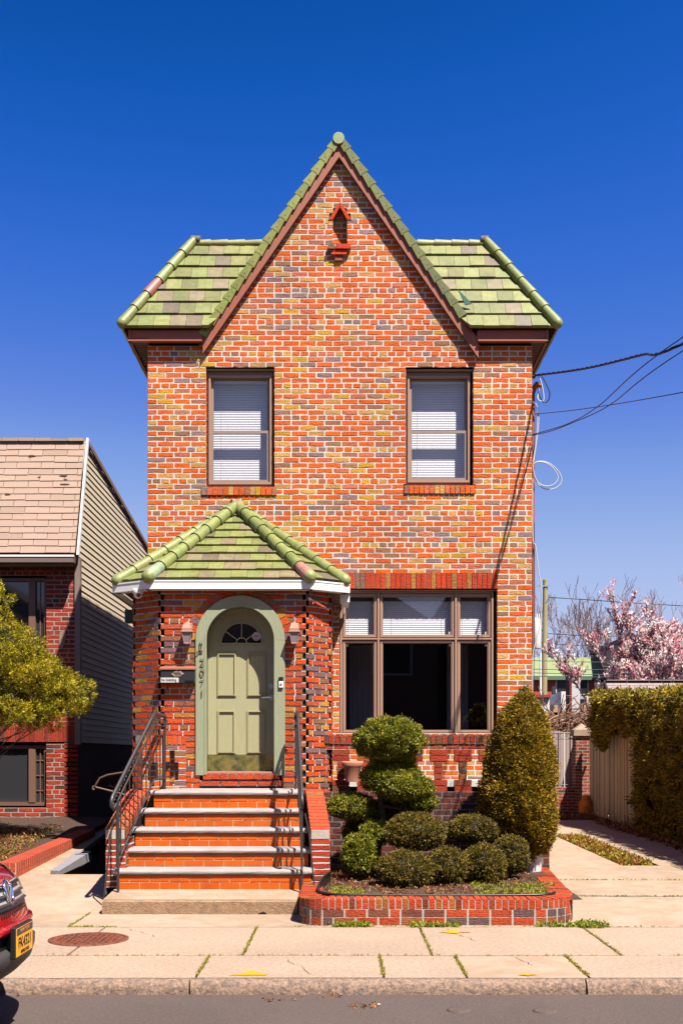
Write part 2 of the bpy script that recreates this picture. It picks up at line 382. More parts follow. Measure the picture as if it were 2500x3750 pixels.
IRON=mat('black_iron',base=(.055,.045,.045),rough=.42,var=.15,vscale=20,bump=.15,bscale=90,spec=.5)
BLK=mat('black_plastic',base=(.018,.018,.02),rough=.4,bump=.05)
BLKM=mat('mailbox_black',base=(.03,.03,.036),rough=.42,var=.1)
PAPER=mat('white_label',base=(.78,.76,.76),rough=.6); INK=mat('ink',base=(.02,.02,.022),rough=.6)
REDI=mat('red_ink',base=(.6,.03,.04),rough=.6)
GRAN=mat('granite_tread',big=.15,bigs=3,base=C(226,210,206),rough=.75,var=.22,vscale=60,bump=.5,bscale=130)
CONC=mat('concrete',big=.14,bigs=.8,base=C(240,210,182),rough=.9,var=.09,vscale=2.2,bump=.35,bscale=130,var2=C(228,192,158),vdist=1.5)
CONCB=mat('rough_concrete',base=C(222,178,138),rough=.95,var=.2,vscale=9,bump=.8,bscale=60,var2=C(198,158,124))
CONW=mat('foundation_concrete',base=C(128,112,112),rough=.9,var=.15,vscale=2,bump=.4,bscale=20)
SIDEW=mat('exposed_aggregate_paving',big=.10,bigs=.9,base=C(244,214,188),rough=.95,var=.30,vscale=30,bump=.6,bscale=150,var2=C(228,190,158))
CURBM=mat('pebbly_curb',base=C(206,170,146),rough=.95,var=.45,vscale=26,bump=1.,bscale=40,var2=C(150,128,116))
ASPH=mat('asphalt',big=.12,bigs=.7,base=(.145,.102,.086),rough=.9,var=.55,vscale=40,bump=.8,bscale=120,var2=(.17,.122,.104))
SOIL=mat('soil',base=C(110,78,56,.7),rough=1,var=.5,vscale=40,bump=1,bscale=70,var2=C(70,50,40,.6))
GRD=mat('dry_ground',base=C(120,100,70,.6),rough=1,var=.3,vscale=3)
LEAF=leaf_mat('leaf'); PETAL=leaf_mat('petal',tl=.35); BARK=mat('bark',attr=True,rough=.9,var=.3,vscale=12,bump=.8,bscale=30)
WOOD=mat('weathered_wood',attr=True,rough=.9,var=.28,vscale=10,bump=.6,bscale=40,stretch=(5,5,.35))
VINYL=mat('vinyl_siding',attr=True,rough=.5,var=.04,vscale=2)
SHIN=mat('asphalt_shingle',attr=True,rough=.95,var=.15,vscale=60,bump=.6,bscale=160)
TERR=mat('terracotta',base=C(240,160,128),rough=.8,var=.1,vscale=12,bump=.1)
WIREB=mat('black_cable',base=(.02,.018,.02),rough=.5); WIREW=mat('white_cable',base=(.75,.75,.74),rough=.5)
YEL=mat('marking_paint',base=C(250,180,0,.9),rough=.8)
RUST=mat('rusty_iron',base=C(160,82,50),rough=.8,var=.35,vscale=20,bump=.6,bscale=80,var2=C(110,56,44))
PAINT=mat('plain_paint',attr=True,rough=.6,var=.06,vscale=3)
ROAD_Z=-1.628; SWZ=-1.5315
def gz(D): # ground height to the right of the house
    return SWZ+max(0,min(D,60)-9.66)*.0131
def struct(name,mb): o=build(name,mb); o['kind']='structure'; return o
# ------------------------------------------------------------------ ground
m=MB(); m.quad((-400,-300,-1.72),(400,-300,-1.72),(400,900,-1.72),(-400,900,-1.72),GRD); struct('ground',m)
m=MB(); m.quad((-80,-8,ROAD_Z),(80,-8,ROAD_Z),(80,7.42,ROAD_Z),(-80,7.42,ROAD_Z),ASPH); struct('road',m)
# kerb with rounded nose, pieces broken at the joints
m=MB()
def kerb(x0,x1,drop0=0,drop1=0):
    n=max(2,int((x1-x0)/.12)); pr=[(7.375,-1.70),(7.377,-1.60),(7.383,-1.57),(7.40,-1.545),(7.43,-1.534),(7.46,-1.5315),(7.46,-1.70)]
    V=[]
    for i in range(n+1):
        x=x0+(x1-x0)*i/n; dr=drop0+(drop1-drop0)*i/n
        for q,(y,z) in enumerate(pr):
            j=.006 if 0<q<4 else .0
            V.append((x,y+random.uniform(-j,j),z-(dr if 1<=q<=5 else 0)+random.uniform(-j,j)*.6))
    k=len(pr); m.add(V,[(i*k+q,(i+1)*k+q,(i+1)*k+q+1,i*k+q+1) for i in range(n) for q in range(k-1)],CURBM,smooth=True)
    m.add(V,[tuple(range(k)),tuple(range(n*k,n*k+k))],CURBM)
kj=[-30,-12,-6.4,-3.6,-1.03,1.66]
for a,b in zip(kj[:-1],kj[1:]): kerb(a+.006,b-.006)
kerb(1.668,2.6,0,0); kerb(2.608,30,0,0)
struct('kerb',m)
# pavement flags
def flags(D0,D1,js,mt,z,name,mb,skew=0,th=.03):
    for a,b in zip(js[:-1],js[1:]):
        g=.009; dz=random.uniform(-.002,.002)
        P4=[(a+g,D0+g),(b-g,D0+g),(b-g+skew,D1-g),(a+g+skew,D1-g)]
        n=4; t=[(x,y,z+dz+random.uniform(-.001,.001)) for x,y in P4]; bt=[(x,y,z-th) for x,y in P4]
        mb.add(bt+t,[(4,5,6,7),(0,1,5,4),(1,2,6,5),(2,3,7,6),(3,0,4,7)],mt)
m=MB()
flags(8.287,9.656,[-14,-5.2,-3.7,-2.09,-.75,.69,2.13,3.6,5.1,12],SIDEW,SWZ,'',m,skew=.0)
flags(7.46,8.287,[-14,-3.9,-2.42,-1.0,.29,.86],SIDEW,SWZ,'',m); flags(7.46,8.287,[.86,1.70],CONC,SWZ,'',m); flags(7.46,8.287,[1.70,3.3,12],SIDEW,SWZ,'',m)
rc0=random.Random(5)
for (x0,y0,x1,y1) in ((-1.95,9.62,-1.5,9.1),(-1.5,9.1,-1.05,8.95),(.9,9.6,1.1,8.9),(3.0,9.5,3.5,8.6),(-.4,8.1,-.2,7.55),(1.3,8.2,1.38,7.9),(-3.3,9.5,-2.9,8.9),(2.5,7.9,3.1,7.75)):
    n=9; P0=[]
    for i in range(n+1): t=i/n; P0.append((x0+(x1-x0)*t+rc0.uniform(-.02,.02),y0+(y1-y0)*t+rc0.uniform(-.02,.02)))
    for (ax,ay),(bx,by) in zip(P0[:-1],P0[1:]):
        w_=rc0.uniform(.001,.003); m.add([(ax-w_,ay,SWZ+.004),(ax+w_,ay,SWZ+.004),(bx+w_,by,SWZ+.004),(bx-w_,by,SWZ+.004)],[(0,1,2,3)],SOIL)
struct('pavement',m)
m=MB(); m.quad((-14,7.5,SWZ-.012),(12,7.5,SWZ-.012),(12,9.7,SWZ-.012),(-14,9.7,SWZ-.012),SOIL); struct('pavement_bed',m)
# driveway on the right: two concrete tracks and a planted strip, rising gently
m=MB()
def gq(x0,x1,D0,D1,mt,dz=0.,x2=None,x3=None):
    x2=x0 if x2 is None else x2; x3=x1 if x3 is None else x3; g=.006
    T=[(x0+g,D0+g,gz(D0)+dz),(x1-g,D0+g,gz(D0)+dz),(x3-g,D1-g,gz(D1)+dz),(x2+g,D1-g,gz(D1)+dz)]
    m.add(T+[(a,b,c-.05) for a,b,c in T],[(0,1,2,3),(0,1,5,4),(1,2,6,5),(2,3,7,6),(3,0,4,7)],mt)
for a,b in ((9.66,11.55),(11.55,12.9),(12.9,14.4)):
    if a<12.8: gq(2.05,4.35,a,b,CONC); gq(4.35,12,a,b,CONC)
    else: gq(2.05,4.35,a,b,CONC)
gq(4.35,12,12.9,14.4,CONC)
for a,b in ((14.4,16.7),(16.7,19.0)):
    gq(2.45,3.70,a,b,CONC); gq(4.20,6.2,a,b,CONC)
gq(2.45,6.2,19.0,21.6,CONC); gq(2.45,6.2,21.6,24.3,CONC)
struct('driveway',m)
m=MB(); 
m.quad((1.4,9.66,gz(9.66)-.025),(30,9.66,gz(9.66)-.025),(30,60,gz(60)-.025),(1.4,60,gz(60)-.025),SOIL); struct('yard_soil',m)
# front path on the left with the open basement stairwell
m=MB()
def fz_(D): return SWZ+max(0,(D-10.45))*.0898
def fq(x0,x1,D0,D1,mt):
    g=.006; T=[(x0+g,D0+g,fz_(D0)),(x1-g,D0+g,fz_(D0)),(x1-g,D1-g,fz_(D1)),(x0+g,D1-g,fz_(D1))]
    m.add(T+[(a,b,c-.06) for a,b,c in T],[(0,1,2,3),(0,1,5,4),(1,2,6,5),(2,3,7,6),(3,0,4,7)],mt)
fq(-2.42,1.95,9.66,10.44,CONC); fq(-9,-2.42,9.66,10.44,CONC); fq(-9,-2.28,10.44,11.0,CONC); fq(-9,-2.3,11.0,12.36,CONC); fq(-3.9,-3.3,12.36,16.2,CONC)
struct('front_path',m)
m=MB()
fb=-2.7
m.quad((-3.3,12.36,fb),(-2.3,12.36,fb),(-2.3,24,fb),(-3.95,24,fb),CONW)
m.quad((-3.3,12.36,fb),(-2.3,12.36,fb),(-2.3,12.36,fz_(12.36)-.01),(-3.3,12.36,fz_(12.36)-.01),CONW)
m.quad((-3.3,12.36,fb),(-3.3,24,fb),(-3.3,24,-1.2),(-3.3,12.36,fz_(12.36)-.01),CONW)
m.quad((-2.3,12.36,fb),(-2.3,24,fb),(-2.3,24,-1.2),(-2.3,12.36,fz_(12.36)-.01),CONW)
m.quad((-3.95,15.2,-1.15),(-3.3,15.2,-1.15),(-3.3,24,-1.15),(-3.95,24,-1.15),CONW)
struct('stairwell',m)
# neighbour's raised front yard
m=MB(); V=[];nx,ny=26,22
for i in range(nx+1):
    for j in range(ny+1):
        D=12.15+4.1*j/ny; xr=-3.70+.235*(D-12.2)/2.7; x=-9+(xr+9)*i/nx
        V.append((x,D,-1.28+.085*(D-12.2)+.03*noise.noise(Vector((x*2,D*2,3)))))
m.add(V,[(i*(ny+1)+j,(i+1)*(ny+1)+j,(i+1)*(ny+1)+j+1,i*(ny+1)+j+1) for i in range(nx) for j in range(ny)],SOIL,smooth=True); struct('neighbour_yard',m)

# ------------------------------------------------------------------ main brick house
DF=13.89; SF=180.0
def X_(x,D=DF): return (x-VX)*D/F
def Z_(y,D=DF): return -(y-VY)*D/F
house=thing('brick_house','two storey orange brick house with steep front gable and green tiled roofs','house',(0,DF,-1.5))
XL,XR=X_(340),X_(1220.5); ZT=5.215; apx,apz=X_(779),Z_(352)
GS=(apz-Z_(790))/(X_(1101)-apx)   # gable slope
win=[(X_(473),X_(630.5),Z_(1118.5),Z_(847.5)),(X_(931),X_(1086.5),Z_(1114),Z_(848.5))]
pwin=(X_(779),X_(1141.5),Z_(1690),Z_(1355))
nx0,nx1,nz0,nz1=X_(764),X_(797),Z_(563),Z_(505)  # niche
def cut(iv,a,b):
    o=[]
    for x0,x1 in iv:
        if b<=x0 or a>=x1: o.append((x0,x1)); continue
        if a>x0: o.append((x0,a))
        if b<x1: o.append((b,x1))
    return o
zb=-1.55
fr=Fr((0,DF,0),(1,0,0),(0,-1,0))
wcut=[(w[0],w[1],w[2],w[3]) for w in win]+[(X_(463),X_(636),Z_(1138.5),Z_(1119)),(X_(926.5),X_(1091),Z_(1134.5),Z_(1115)),pwin,(X_(779),X_(1141.5),Z_(1356),Z_(1315.5))]
def allow_main(z0,z1):
    z=(z0+z1)/2; iv=[(XL,XR)]
    for a,b,c,d in wcut:
        if c<z<d: iv=cut(iv,a,b)
    if nz0<z<nz1: iv=cut(iv,nx0,nx1)
    elif nz1<=z<nz1+.13:
        t=1-(z-nz1)/.13; h=(nx1-nx0)/2*t+.02; iv=cut(iv,(nx0+nx1)/2-h-.06,(nx0+nx1)/2+h+.06)
    return iv
m=MB()
GS2=1.42
def clm(z):
    if z<ZT-.03: return [(XL,zb-1),(XR,zb-1),(XR,ZT+1),(XL,ZT+1)]
    return [(apx-(apz+.09-4)/GS2,4),(apx+(apz+.09-4)/GS2,4),(apx,apz+.09)]
z00=Z_(1355)-44*CO
brickwall(m,fr,z00,apz+.05,allow_main,BR,MO,cl=clm,hoff=2)
# window jambs in brick
def jambs(x0,x1,z0,z1,dep):
    for x,sg in ((x0,1),(x1,-1)):
        f2=Fr((x-sg*.0,DF,0),(0,1,0),(sg,0,0)); brickwall(m,f2,z00+math.floor((z0-z00)/CO)*CO+0,z1,lambda a,b:[(0.002,dep)],BR,MO,proud=.004,head=0)
    m.quad((x0-.02,DF+.002,z1),(x1+.02,DF+.002,z1),(x1+.02,DF+dep,z1),(x0-.02,DF+dep,z1),MO,(.5,.4,.35))
for q in win: jambs(*q,.16)
jambs(*pwin,.16)
# niche
f2=Fr((0,DF+.115,0),(1,0,0),(0,-1,0)); brickwall(m,f2,z00+math.floor((nz0-z00)/CO)*CO,nz1+.2,lambda a,b:[(nx0-.03,nx1+.03)],BR,MO,head=0,proud=.003)
for x,sg in ((nx0,1),(nx1,-1)):
    m.quad((x,DF,nz0),(x,DF+.115,nz0),(x,DF+.115,nz1+.02),(x,DF,nz1+.02),MO,(.6,.5,.44))
xc=(nx0+nx1)/2; hw=(nx1-nx0)/2
for sg in (-1,1):
    pts=[(xc+sg*hw,nz1),(xc+sg*.004,nz1+.155),(xc+sg*.004,nz1+.225),(xc+sg*(hw+.055),nz1-.0)]
    slab(m,fr,pts if sg<0 else pts[::-1],-.11,.012,BR,C(240,80,22))
o=build('front_wall',m,house)
m=MB()  # corbel under niche
f=fr
def wb(mb,fr,a0,a1,z0,z1,d0,d1,mt,c,j=.0015):
    r=lambda:random.uniform(-j,j)
    p=[fr.p(a0+r(),z0+r(),d0),fr.p(a1+r(),z0+r(),d0),fr.p(a1+r(),z0+r(),d1+r()),fr.p(a0+r(),z0+r(),d1+r()),fr.p(a0+r(),z1+r(),d0),fr.p(a1+r(),z1+r(),d0),fr.p(a1+r(),z1+r(),d1+r()),fr.p(a0+r(),z1+r(),d1+r())]
    mb.hexa(p,mt,c)
zc=Z_(566)
wb(m,fr,X_(753.5),X_(768),zc-.058,zc,-.01,.075,BR,C(170,118,90)); wb(m,fr,X_(770.5),X_(804.5),zc-.058,zc,-.01,.075,BR,C(232,72,26))
wb(m,fr,X_(761),X_(796),zc-.125,zc-.066,-.01,.055,BR,C(240,80,18)); wb(m,fr,X_(769),X_(786),zc-.192,zc-.134,-.01,.035,BR,C(180,100,76))
wb(m,fr,X_(755),X_(803),zc-.067,zc-.002,-.01,.03,MO,(.6,.5,.44)); wb(m,fr,X_(763),X_(794),zc-.134,zc-.06,-.01,.022,MO,(.6,.5,.44))
build('niche_corbel',m,house)
# body walls behind
m=MB()
for x,sg in ((XL,-1),(XR,1)):
    f2=Fr((x,DF,0),(0,1,0),(sg,0,0)); brickwall(m,f2,z00,ZT+.02,lambda a,b:[(0,11.5)],BR,MO,hoff=2)
m.quad((XL,DF+11.5,zb),(XR,DF+11.5,zb),(XR,DF+11.5,ZT),(XL,DF+11.5,ZT),MO,(.5,.25,.15))
for x in (XL+.14,XR-.14): m.quad((x,DF+.02,zb),(x,DF+11.4,zb),(x,DF+11.4,ZT),(x,DF+.02,ZT),MO,(.12,.11,.1))
zfl=1.98
m.box(XL+.15,XR-.15,DF+.17,DF+11.3,zfl,zfl+.2,MO,(.12,.11,.1))
m.box(XL+.15,XR-.15,DF+3.4,DF+3.5,zb,ZT,MO,(.10,.09,.09))
build('side_wall',m,house)
# soldier sills and lintel
def soldier(mb,fr,a0,a1,z0,z1,d0,d1,sp,pal,mt=BR,mc=(.6,.5,.44)):
    n=max(1,round((a1-a0)/sp)); s=(a1-a0)/n
    wb(mb,fr,a0+.003,a1-.003,z0+.004,z1-.003,d0,d1-.012,MO,mc,0)
    for i in range(n): wb(mb,fr,a0+i*s+.005,a0+(i+1)*s-.005,z0,z1,d0,d1,mt,pick(pal),.002)
m=MB(); soldier(m,fr,X_(463),X_(636),Z_(1137.5),Z_(1119),-.12,.022,.0665,PAL)
build('window_sill',m,house)
m=MB(); soldier(m,fr,X_(927),X_(1090.5),Z_(1134),Z_(1115.5),-.12,.022,.0665,PAL)
build('window_sill',m,house)
m=MB(); soldier(m,fr,X_(779.5),X_(1141),Z_(1352),Z_(1316),-.12,.012,.0655,[(.74,C(232,74,22)),(.13,C(206,140,64)),(.13,C(166,116,92))])
build('soldier_lintel',m,house)
# ------------- windows
def frame_ring(mb,x0,x1,z0,z1,w,y0,y1,mt,wb_=None,wt=None):
    wb_=wb_ or w; wt=wt or w
    mb.box(x0,x0+w,y0,y1,z0,z1,mt); mb.box(x1-w,x1,y0,y1,z0,z1,mt)
    mb.box(x0+w,x1-w,y0,y1,z0,z0+wb_,mt); mb.box(x0+w,x1-w,y0,y1,z1-wt,z1,mt)
def blinds(mb,x0,x1,z0,z1,y,sp=.022):
    z=z1
    while z>z0:
        mb.quad((x0,y-.006,z-sp*.98),(x1,y-.006,z-sp*.98),(x1,y+.004,z),(x0,y+.004,z),BLIND); z-=sp
    for x in (x0+(x1-x0)*.15,x1-(x1-x0)*.15): mb.box(x-.0015,x+.0015,y-.009,y-.0075,z0,z1,BLIND)
    mb.box(x0,x1,y-.01,y+.012,z1,z1+.03,BLIND)
def sash_window(x0,x1,z0,z1,label):
    w=MB(); yo=DF+.06
    fx0=x0+.012; fx1=x1-.028; fz0=z0+.018; fz1=z1-.012
    frame_ring(w,fx0,fx1,fz0,fz1,.045,yo+.02,yo+.11,TAUPE); frame_ring(w,fx0+.018,fx1-.012,fz0+.03,fz1-.05,.024,yo-.004,yo+.04,TAUPE,wb_=.03)
    W=build('window',w,house,label)
    s=MB(); ax0,ax1,az0,az1=fx0+.045,fx1-.045,fz0+.045,fz1-.06; zm=Z_(987.5)
    frame_ring(s,ax0,ax1,zm-.01,az1,.028,yo+.055,yo+.085,TAUPE2,wb_=.03)
    frame_ring(s,ax0,ax1,az0,zm+.018,.028,yo+.028,yo+.053,TAUPE2,wb_=.05,wt=.035)
    build('sash',s,W)
    g=MB(); g.quad((ax0,yo+.07,zm),(ax1,yo+.07,zm),(ax1,yo+.07,az1),(ax0,yo+.07,az1),GL); g.quad((ax0,yo+.04,az0),(ax1,yo+.04,az0),(ax1,yo+.04,zm),(ax0,yo+.04,zm),GL); build('glass_pane',g,W)
    b=MB(); blinds(b,ax0+.004,ax1-.004,az0,az1-.03,yo+.19); build('blind',b,W)
sash_window(*win[0],'upper window above the porch with lowered white blinds'); sash_window(*win[1],'upper window above the wide picture window with lowered white blinds')
x0,x1,z0,z1=pwin
w=MB(); yo=DF+.05; zt=Z_(1466)
fx0,fx1=X_(781),X_(1133.5); m1=X_(869),X_(1047.5)
w.box(fx0,fx1+.0,yo+.01,yo+.12,z1-.03,z1+.0,TAUPE); w.box(fx0,fx1,yo+.01,yo+.12,z0,z0+.03,TAUPE)
for q,hw_ in ((fx0+.012,.012),(m1[0],.012),(m1[1],.012),(fx1-.012,.012)): w.box(q-hw_,q+hw_,yo,yo+.12,z0+.03,z1-.03,TAUPE)
w.box(fx0+.024,fx1-.024,yo+.004,yo+.12,zt-.01,zt+.01,TAUPE)
W=build('picture_window',w,house,'six part picture window with brown frames beside the porch')
cols=[(fx0+.026,m1[0]-.014),(m1[0]+.014,m1[1]-.014),(m1[1]+.014,fx1-.026)]
for a,b in cols:
    s=MB(); frame_ring(s,a,b,zt+.012,z1-.032,.045,yo+.03,yo+.08,TAUPE); frame_ring(s,a+.012,b-.012,zt+.024,z1-.044,.02,yo+.02,yo+.03,TAUPE)
    build('sash',s,W)
    s=MB(); frame_ring(s,a,b,z0+.032,zt-.012,.045,yo+.03,yo+.08,TAUPE); frame_ring(s,a+.012,b-.012,z0+.044,zt-.024,.02,yo+.02,yo+.03,TAUPE); build('sash',s,W)
    g=MB(); g.quad((a+.04,yo+.055,zt+.05),(b-.04,yo+.055,zt+.05),(b-.04,yo+.055,z1-.07),(a+.04,yo+.055,z1-.07),GL); build('glass_pane',g,W)
    g=MB(); g.quad((a+.04,yo+.055,z0+.07),(b-.04,yo+.055,z0+.07),(b-.04,yo+.055,zt-.05),(a+.04,yo+.055,zt-.05),GLD); build('glass_pane',g,W)
    bl=MB(); blinds(bl,a+.02,b-.02,zt+.0,z1-.07,yo+.135,.024); build('blind',bl,W)
    sx=b-.045-.03 if a>fx0+.1 else a+.05
    for zz in (zt+.062,zt-.095): st=MB(); st.box(sx,sx+.03,yo+.05,yo+.0535,zz,zz+.032,PAPER); build('pane_sticker',st,W)
# curtain behind the left and right low panes, added for their grey reflections
for a,b in ((cols[0][0]+.1,cols[0][1]-.02),(cols[2][0]-.05,cols[2][1]-.2)):
    cu=MB(); n=16; V=[]
    for i in range(n+1):
        x=a+(b-a)*i/n; y=yo+.85+.004*math.sin(i*1.9); V+=[(x,y,z0),(x,y,zt)]
    cu.add(V,[(2*i,2*i+2,2*i+3,2*i+1) for i in range(n)],mat('reflection_grey',base=(.95,.93,1.0),rough=.8),smooth=True); build('reflection_sheet',cu,W)
# ------------- roofs
def gtile(): 
    r=random.random(); c=C(162,166,96) if r<.52 else (C(144,146,84) if r<.74 else (C(162,148,112) if r<.93 else C(138,124,100))); return jit(c,.09,.04)
GC=lambda:jit(C(164,174,98),.08,.04)
DE=DF-.16; se=F/DE
rx0,rz0=X_(280,DE),Z_(752,DE)     # left eave corner
rx1=X_(1280,DE); run=.80; rzT=Z_(562,DE+run)
rise=rzT-rz0
def flank(xa,xb,hipleft,label):
    # front slope between xa..xb at eave
    sl_=math.hypot(run,rise); fr2=Fr((xa,DE,rz0),(1,0,0),(0,-rise,run),(0,run,rise)); Wd=xb-xa
    q=1.1
    cl=[(0,0),(Wd-q,0),(Wd-q+.05,0),(Wd+.06,sl_),(run,sl_)] if hipleft else [(q-.05,0),(Wd,0),(Wd-run,sl_),(-.06,sl_)]
    mb=MB(); tiles(mb,fr2,Wd,sl_,sl_/7,.203,.034,TILE,gtile,cl=cl,phj=.45)
    # deck below
    mb.add([fr2.p(a,q,-.02) for a,q in cl],[tuple(range(len(cl)))],TRIMD)
    return mb
R=thing('roof','','')
for k in ('label','category'):
    if k in R: del R[k]
bpy.data.objects.remove(R)
rm=MB(); xg0=X_(470,DE); xg1=X_(1089,DE)
m=flank(rx0,xg0+1.1,True,''); 
# right flank ends cleanly, left flank partly hidden behind the gable roof
rf=build('tiled_roof',m,house,'green tiled hip roof left of the gable')
m2=flank(xg1-1.1,rx1,False,''); 
rf2=build('tiled_roof',m2,house,'green tiled hip roof right of the gable')
# side slopes, top deck
m=MB()
for sg,xe in ((-1,rx0),(1,rx1)):
    L=12.2; fr3=Fr((xe,DE,rz0),(0,1,0),(sg*rise,0,run),(-sg*run,0,rise)); sl_=math.hypot(run,rise)
    cl=[(0,0),(L,0),(L,sl_),(run,sl_)]
    tiles(m,fr3,L,sl_,sl_/7,.203,.034,TILE,gtile,cl=cl)
    m.add([fr3.p(a,q,-.02) for a,q in cl],[(0,1,2,3)],TRIMD)
m.quad((rx0+run,DE+run,rzT-.02),(rx1-run,DE+run,rzT-.02),(rx1-run,DE+12.2,rzT-.02),(rx0+run,DE+12.2,rzT-.02),SHIN,(.2,.18,.16))
m.quad((rx0,DE+12.2,rz0),(rx1,DE+12.2,rz0),(rx1-run,DE+12.2,rzT),(rx0+run,DE+12.2,rzT),TRIMD)
build('side_roof',m,house)
# hip and ridge caps
def caprow(mb,p0,p1,n,r,m_,colf,r2=None,over=1.14,endball=False,odd=None,squash=.85):
    p0=Vector(p0);p1=Vector(p1);d=p1-p0
    for i in range(n):
        a=p0+d*(i/n); b=p0+d*min(1,(i+over)/n); c=colf()
        if odd and i in odd: c=odd[i]
        k=r*1.12; t=r*.86
        mb.tube([a,a+(b-a)*.06,b],[k,k*1.02,t],m_,c,n=12)
    if endball:
        q=MB(); dn=-d.normalized(); mb.tube([p0+dn*.0,p0+dn*r*.55,p0+dn*r*.95,p0+dn*r*1.1],[r*1.12,r*1.0,r*.62,r*.1],m_,colf(),n=12)
off=Vector((0,-.02,.045)); 
m=MB(); caprow(m,Vector((rx0+.01,DE,rz0))+off,Vector((rx0+run,DE+run,rzT))+off,6,.062,TILE,GC,endball=True,odd={2:C(206,126,110)})
build('hip_cap',m,rf)
m=MB(); caprow(m,Vector((rx1-.01,DE,rz0))+off,Vector((rx1-run,DE+run,rzT))+off,6,.062,TILE,GC,endball=True); build('hip_cap',m,rf2)
m=MB(); o2=Vector((0,0,.012)); caprow(m,Vector((rx0+run+1.6,DE+run,rzT))+o2,Vector((rx0+run,DE+run,rzT))+o2,7,.05,TILE,lambda:jit(C(186,180,112),.08)); m.tube([(rx0+run-.03,DE+run-.02,rzT+.06),(rx0+run+.09,DE+run-.02,rzT+.055)],.05,MO,(.2,.17,.15),n=7); build('ridge_cap',m,rf)
m=MB(); caprow(m,Vector((rx1-run-1.6,DE+run,rzT))+o2,Vector((rx1-run,DE+run,rzT))+o2,7,.05,TILE,lambda:jit(C(186,180,112),.08)); m.tube([(rx1-run+.03,DE+run-.02,rzT+.06),(rx1-run-.07,DE+run-.02,rzT+.055)],.05,MO,(.2,.17,.15),n=7); build('ridge_cap',m,rf2)
# fascias and soffits
zf0=Z_(781,DE); zf1=rz0-.005
def fascia(xa,xb,side):
    m=MB(); m.box(xa,xb,DE+.065,DE+.095,zf0,zf1,TRIM); m.box(xa-.004,xb+.004,DE+.03,DE+.065,zf0,zf0+.02,TRIM)
    xe=xa if side<0 else xb
    m.box(min(xe,xe-side*.035),max(xe,xe-side*.035),DE+.05,DE+12.2,zf0,zf1,TRIM)
    xi=xb if side<0 else xa
    m.box(xi-.015,xi+.015,DE+.07,DF,zf0,zf1-.01,TRIM)
    o=build('fascia',m,house)
    s=MB(); xw=XL if side<0 else XR
    y=DE+.05
    while y<DE+12:
        s.box(min(xe,xw+side*0),max(xe,xw),y+.006,y+.084,zf0+.02,zf0+.028,TRIMD); y+=.09
    s.box(min(xe,xw),max(xe,xw),DE+.05,DE+12.2,zf0+.03,zf0+.036,mat('soffit_groove',base=C(70,44,34),rough=.8))
    x=min(xa,xb)
    while x<max(xa,xb)-.08: s.box(x+.004,x+.086,DE+.05,DF-.002,zf0+.012,zf0+.019,TRIMD); x+=.09
    build('soffit',s,house)
fxl=X_(293,DE); fxr=X_(1261,DE)
fascia(fxl,X_(462,DE),-1); fascia(X_(1099,DE),fxr,1)
# gable roof: rake boards, slab, rake tiles
DR=DF-.075
ox,oz=X_(778.5,DR),Z_(318,DR); bx=X_(466,DR); sl=(Z_(320,DR)-Z_(748,DR))/(X_(764,DR)-X_(468,DR))
vt=.232 # vertical board thickness
for sg in (-1,1):
    m=MB(); hx=abs(bx-ox) if sg<0 else X_(1098,DR)-ox
    pts=[(ox,DR,oz),(ox+sg*hx,DR,oz-sl*hx),(ox+sg*hx,DR,oz-sl*hx-vt),(ox,DR,oz-vt)]
    m.prism(pts,(0,.035,0),TRIM)
    pts=[(ox,DR-.01,oz-vt+.03),(ox+sg*hx,DR-.01,oz-sl*hx-vt+.03),(ox+sg*hx,DR-.01,oz-sl*hx-vt-.004),(ox,DR-.01,oz-vt-.004)]
    m.prism(pts,(0,.012,0),TRIM)
    # inner soffit strip
    m.prism([(ox,DR+.035,oz-vt+.01),(ox+sg*hx,DR+.035,oz-sl*hx-vt+.01),(ox+sg*hx,DR+.035,oz-sl*hx-vt+.03),(ox,DR+.035,oz-vt+.03)],(0,DF-DR-.036,0),TRIMD)
    build('rake_board',m,house)
sn=Vector((math.cos(math.atan(sl)),0,0))
for sg in (-1,1):
    m=MB(); hx=abs(bx-ox) if sg<0 else X_(1080,DR)-ox; L=hx*math.hypot(1,sl); ang=math.atan(sl)
    n=17 if sg<0 else 16; e=L/n; dv=Vector((sg*math.cos(ang),0,-math.sin(ang))); nv=Vector((sg*math.sin(ang),0,math.cos(ang)))
    for i in range(n):
        if sg>0 and i==n-1: break
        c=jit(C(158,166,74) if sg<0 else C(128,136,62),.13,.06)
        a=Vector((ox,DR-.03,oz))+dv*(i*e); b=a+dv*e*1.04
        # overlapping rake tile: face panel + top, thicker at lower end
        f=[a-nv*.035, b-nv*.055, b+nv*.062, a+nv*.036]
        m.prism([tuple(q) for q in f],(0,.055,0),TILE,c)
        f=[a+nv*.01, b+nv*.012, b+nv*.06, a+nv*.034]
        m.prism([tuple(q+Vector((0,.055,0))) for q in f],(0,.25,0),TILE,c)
        m.tube([b-dv*.06-Vector((0,.001,0)),b-dv*.06-Vector((0,.003,0))],.006,INK,n=6)
    fr4=Fr((ox,DR+.3,oz),(0,1,0),nv,dv)
    tiles(m,Fr(Vector((ox,DR+.3,oz))+dv*L,(0,1,0),nv,-dv),3.6,L,e,.203,.03,TILE,gtile)
    m.prism([(ox,DF+.02,oz-.06),(ox+sg*hx,DF+.02,oz-.06-sl*hx),(ox+sg*hx,DF+.02,oz+.0-sl*hx),(ox,DF+.02,oz)],(0,3.8,0),TRIMD)
    rr=build('gable_roof',m,house)
m=MB(); 
m.tube([(ox-.005,DR-.05,oz-.018),(ox-.005,DR+.28,oz+.0)],[.072,.066],TILE,C(186,206,156),n=14); m.tube([(ox-.005,DR+.2,oz+.012),(ox-.005,DR+3.8,oz+.02)],.066,TILE,C(176,180,110),n=14)
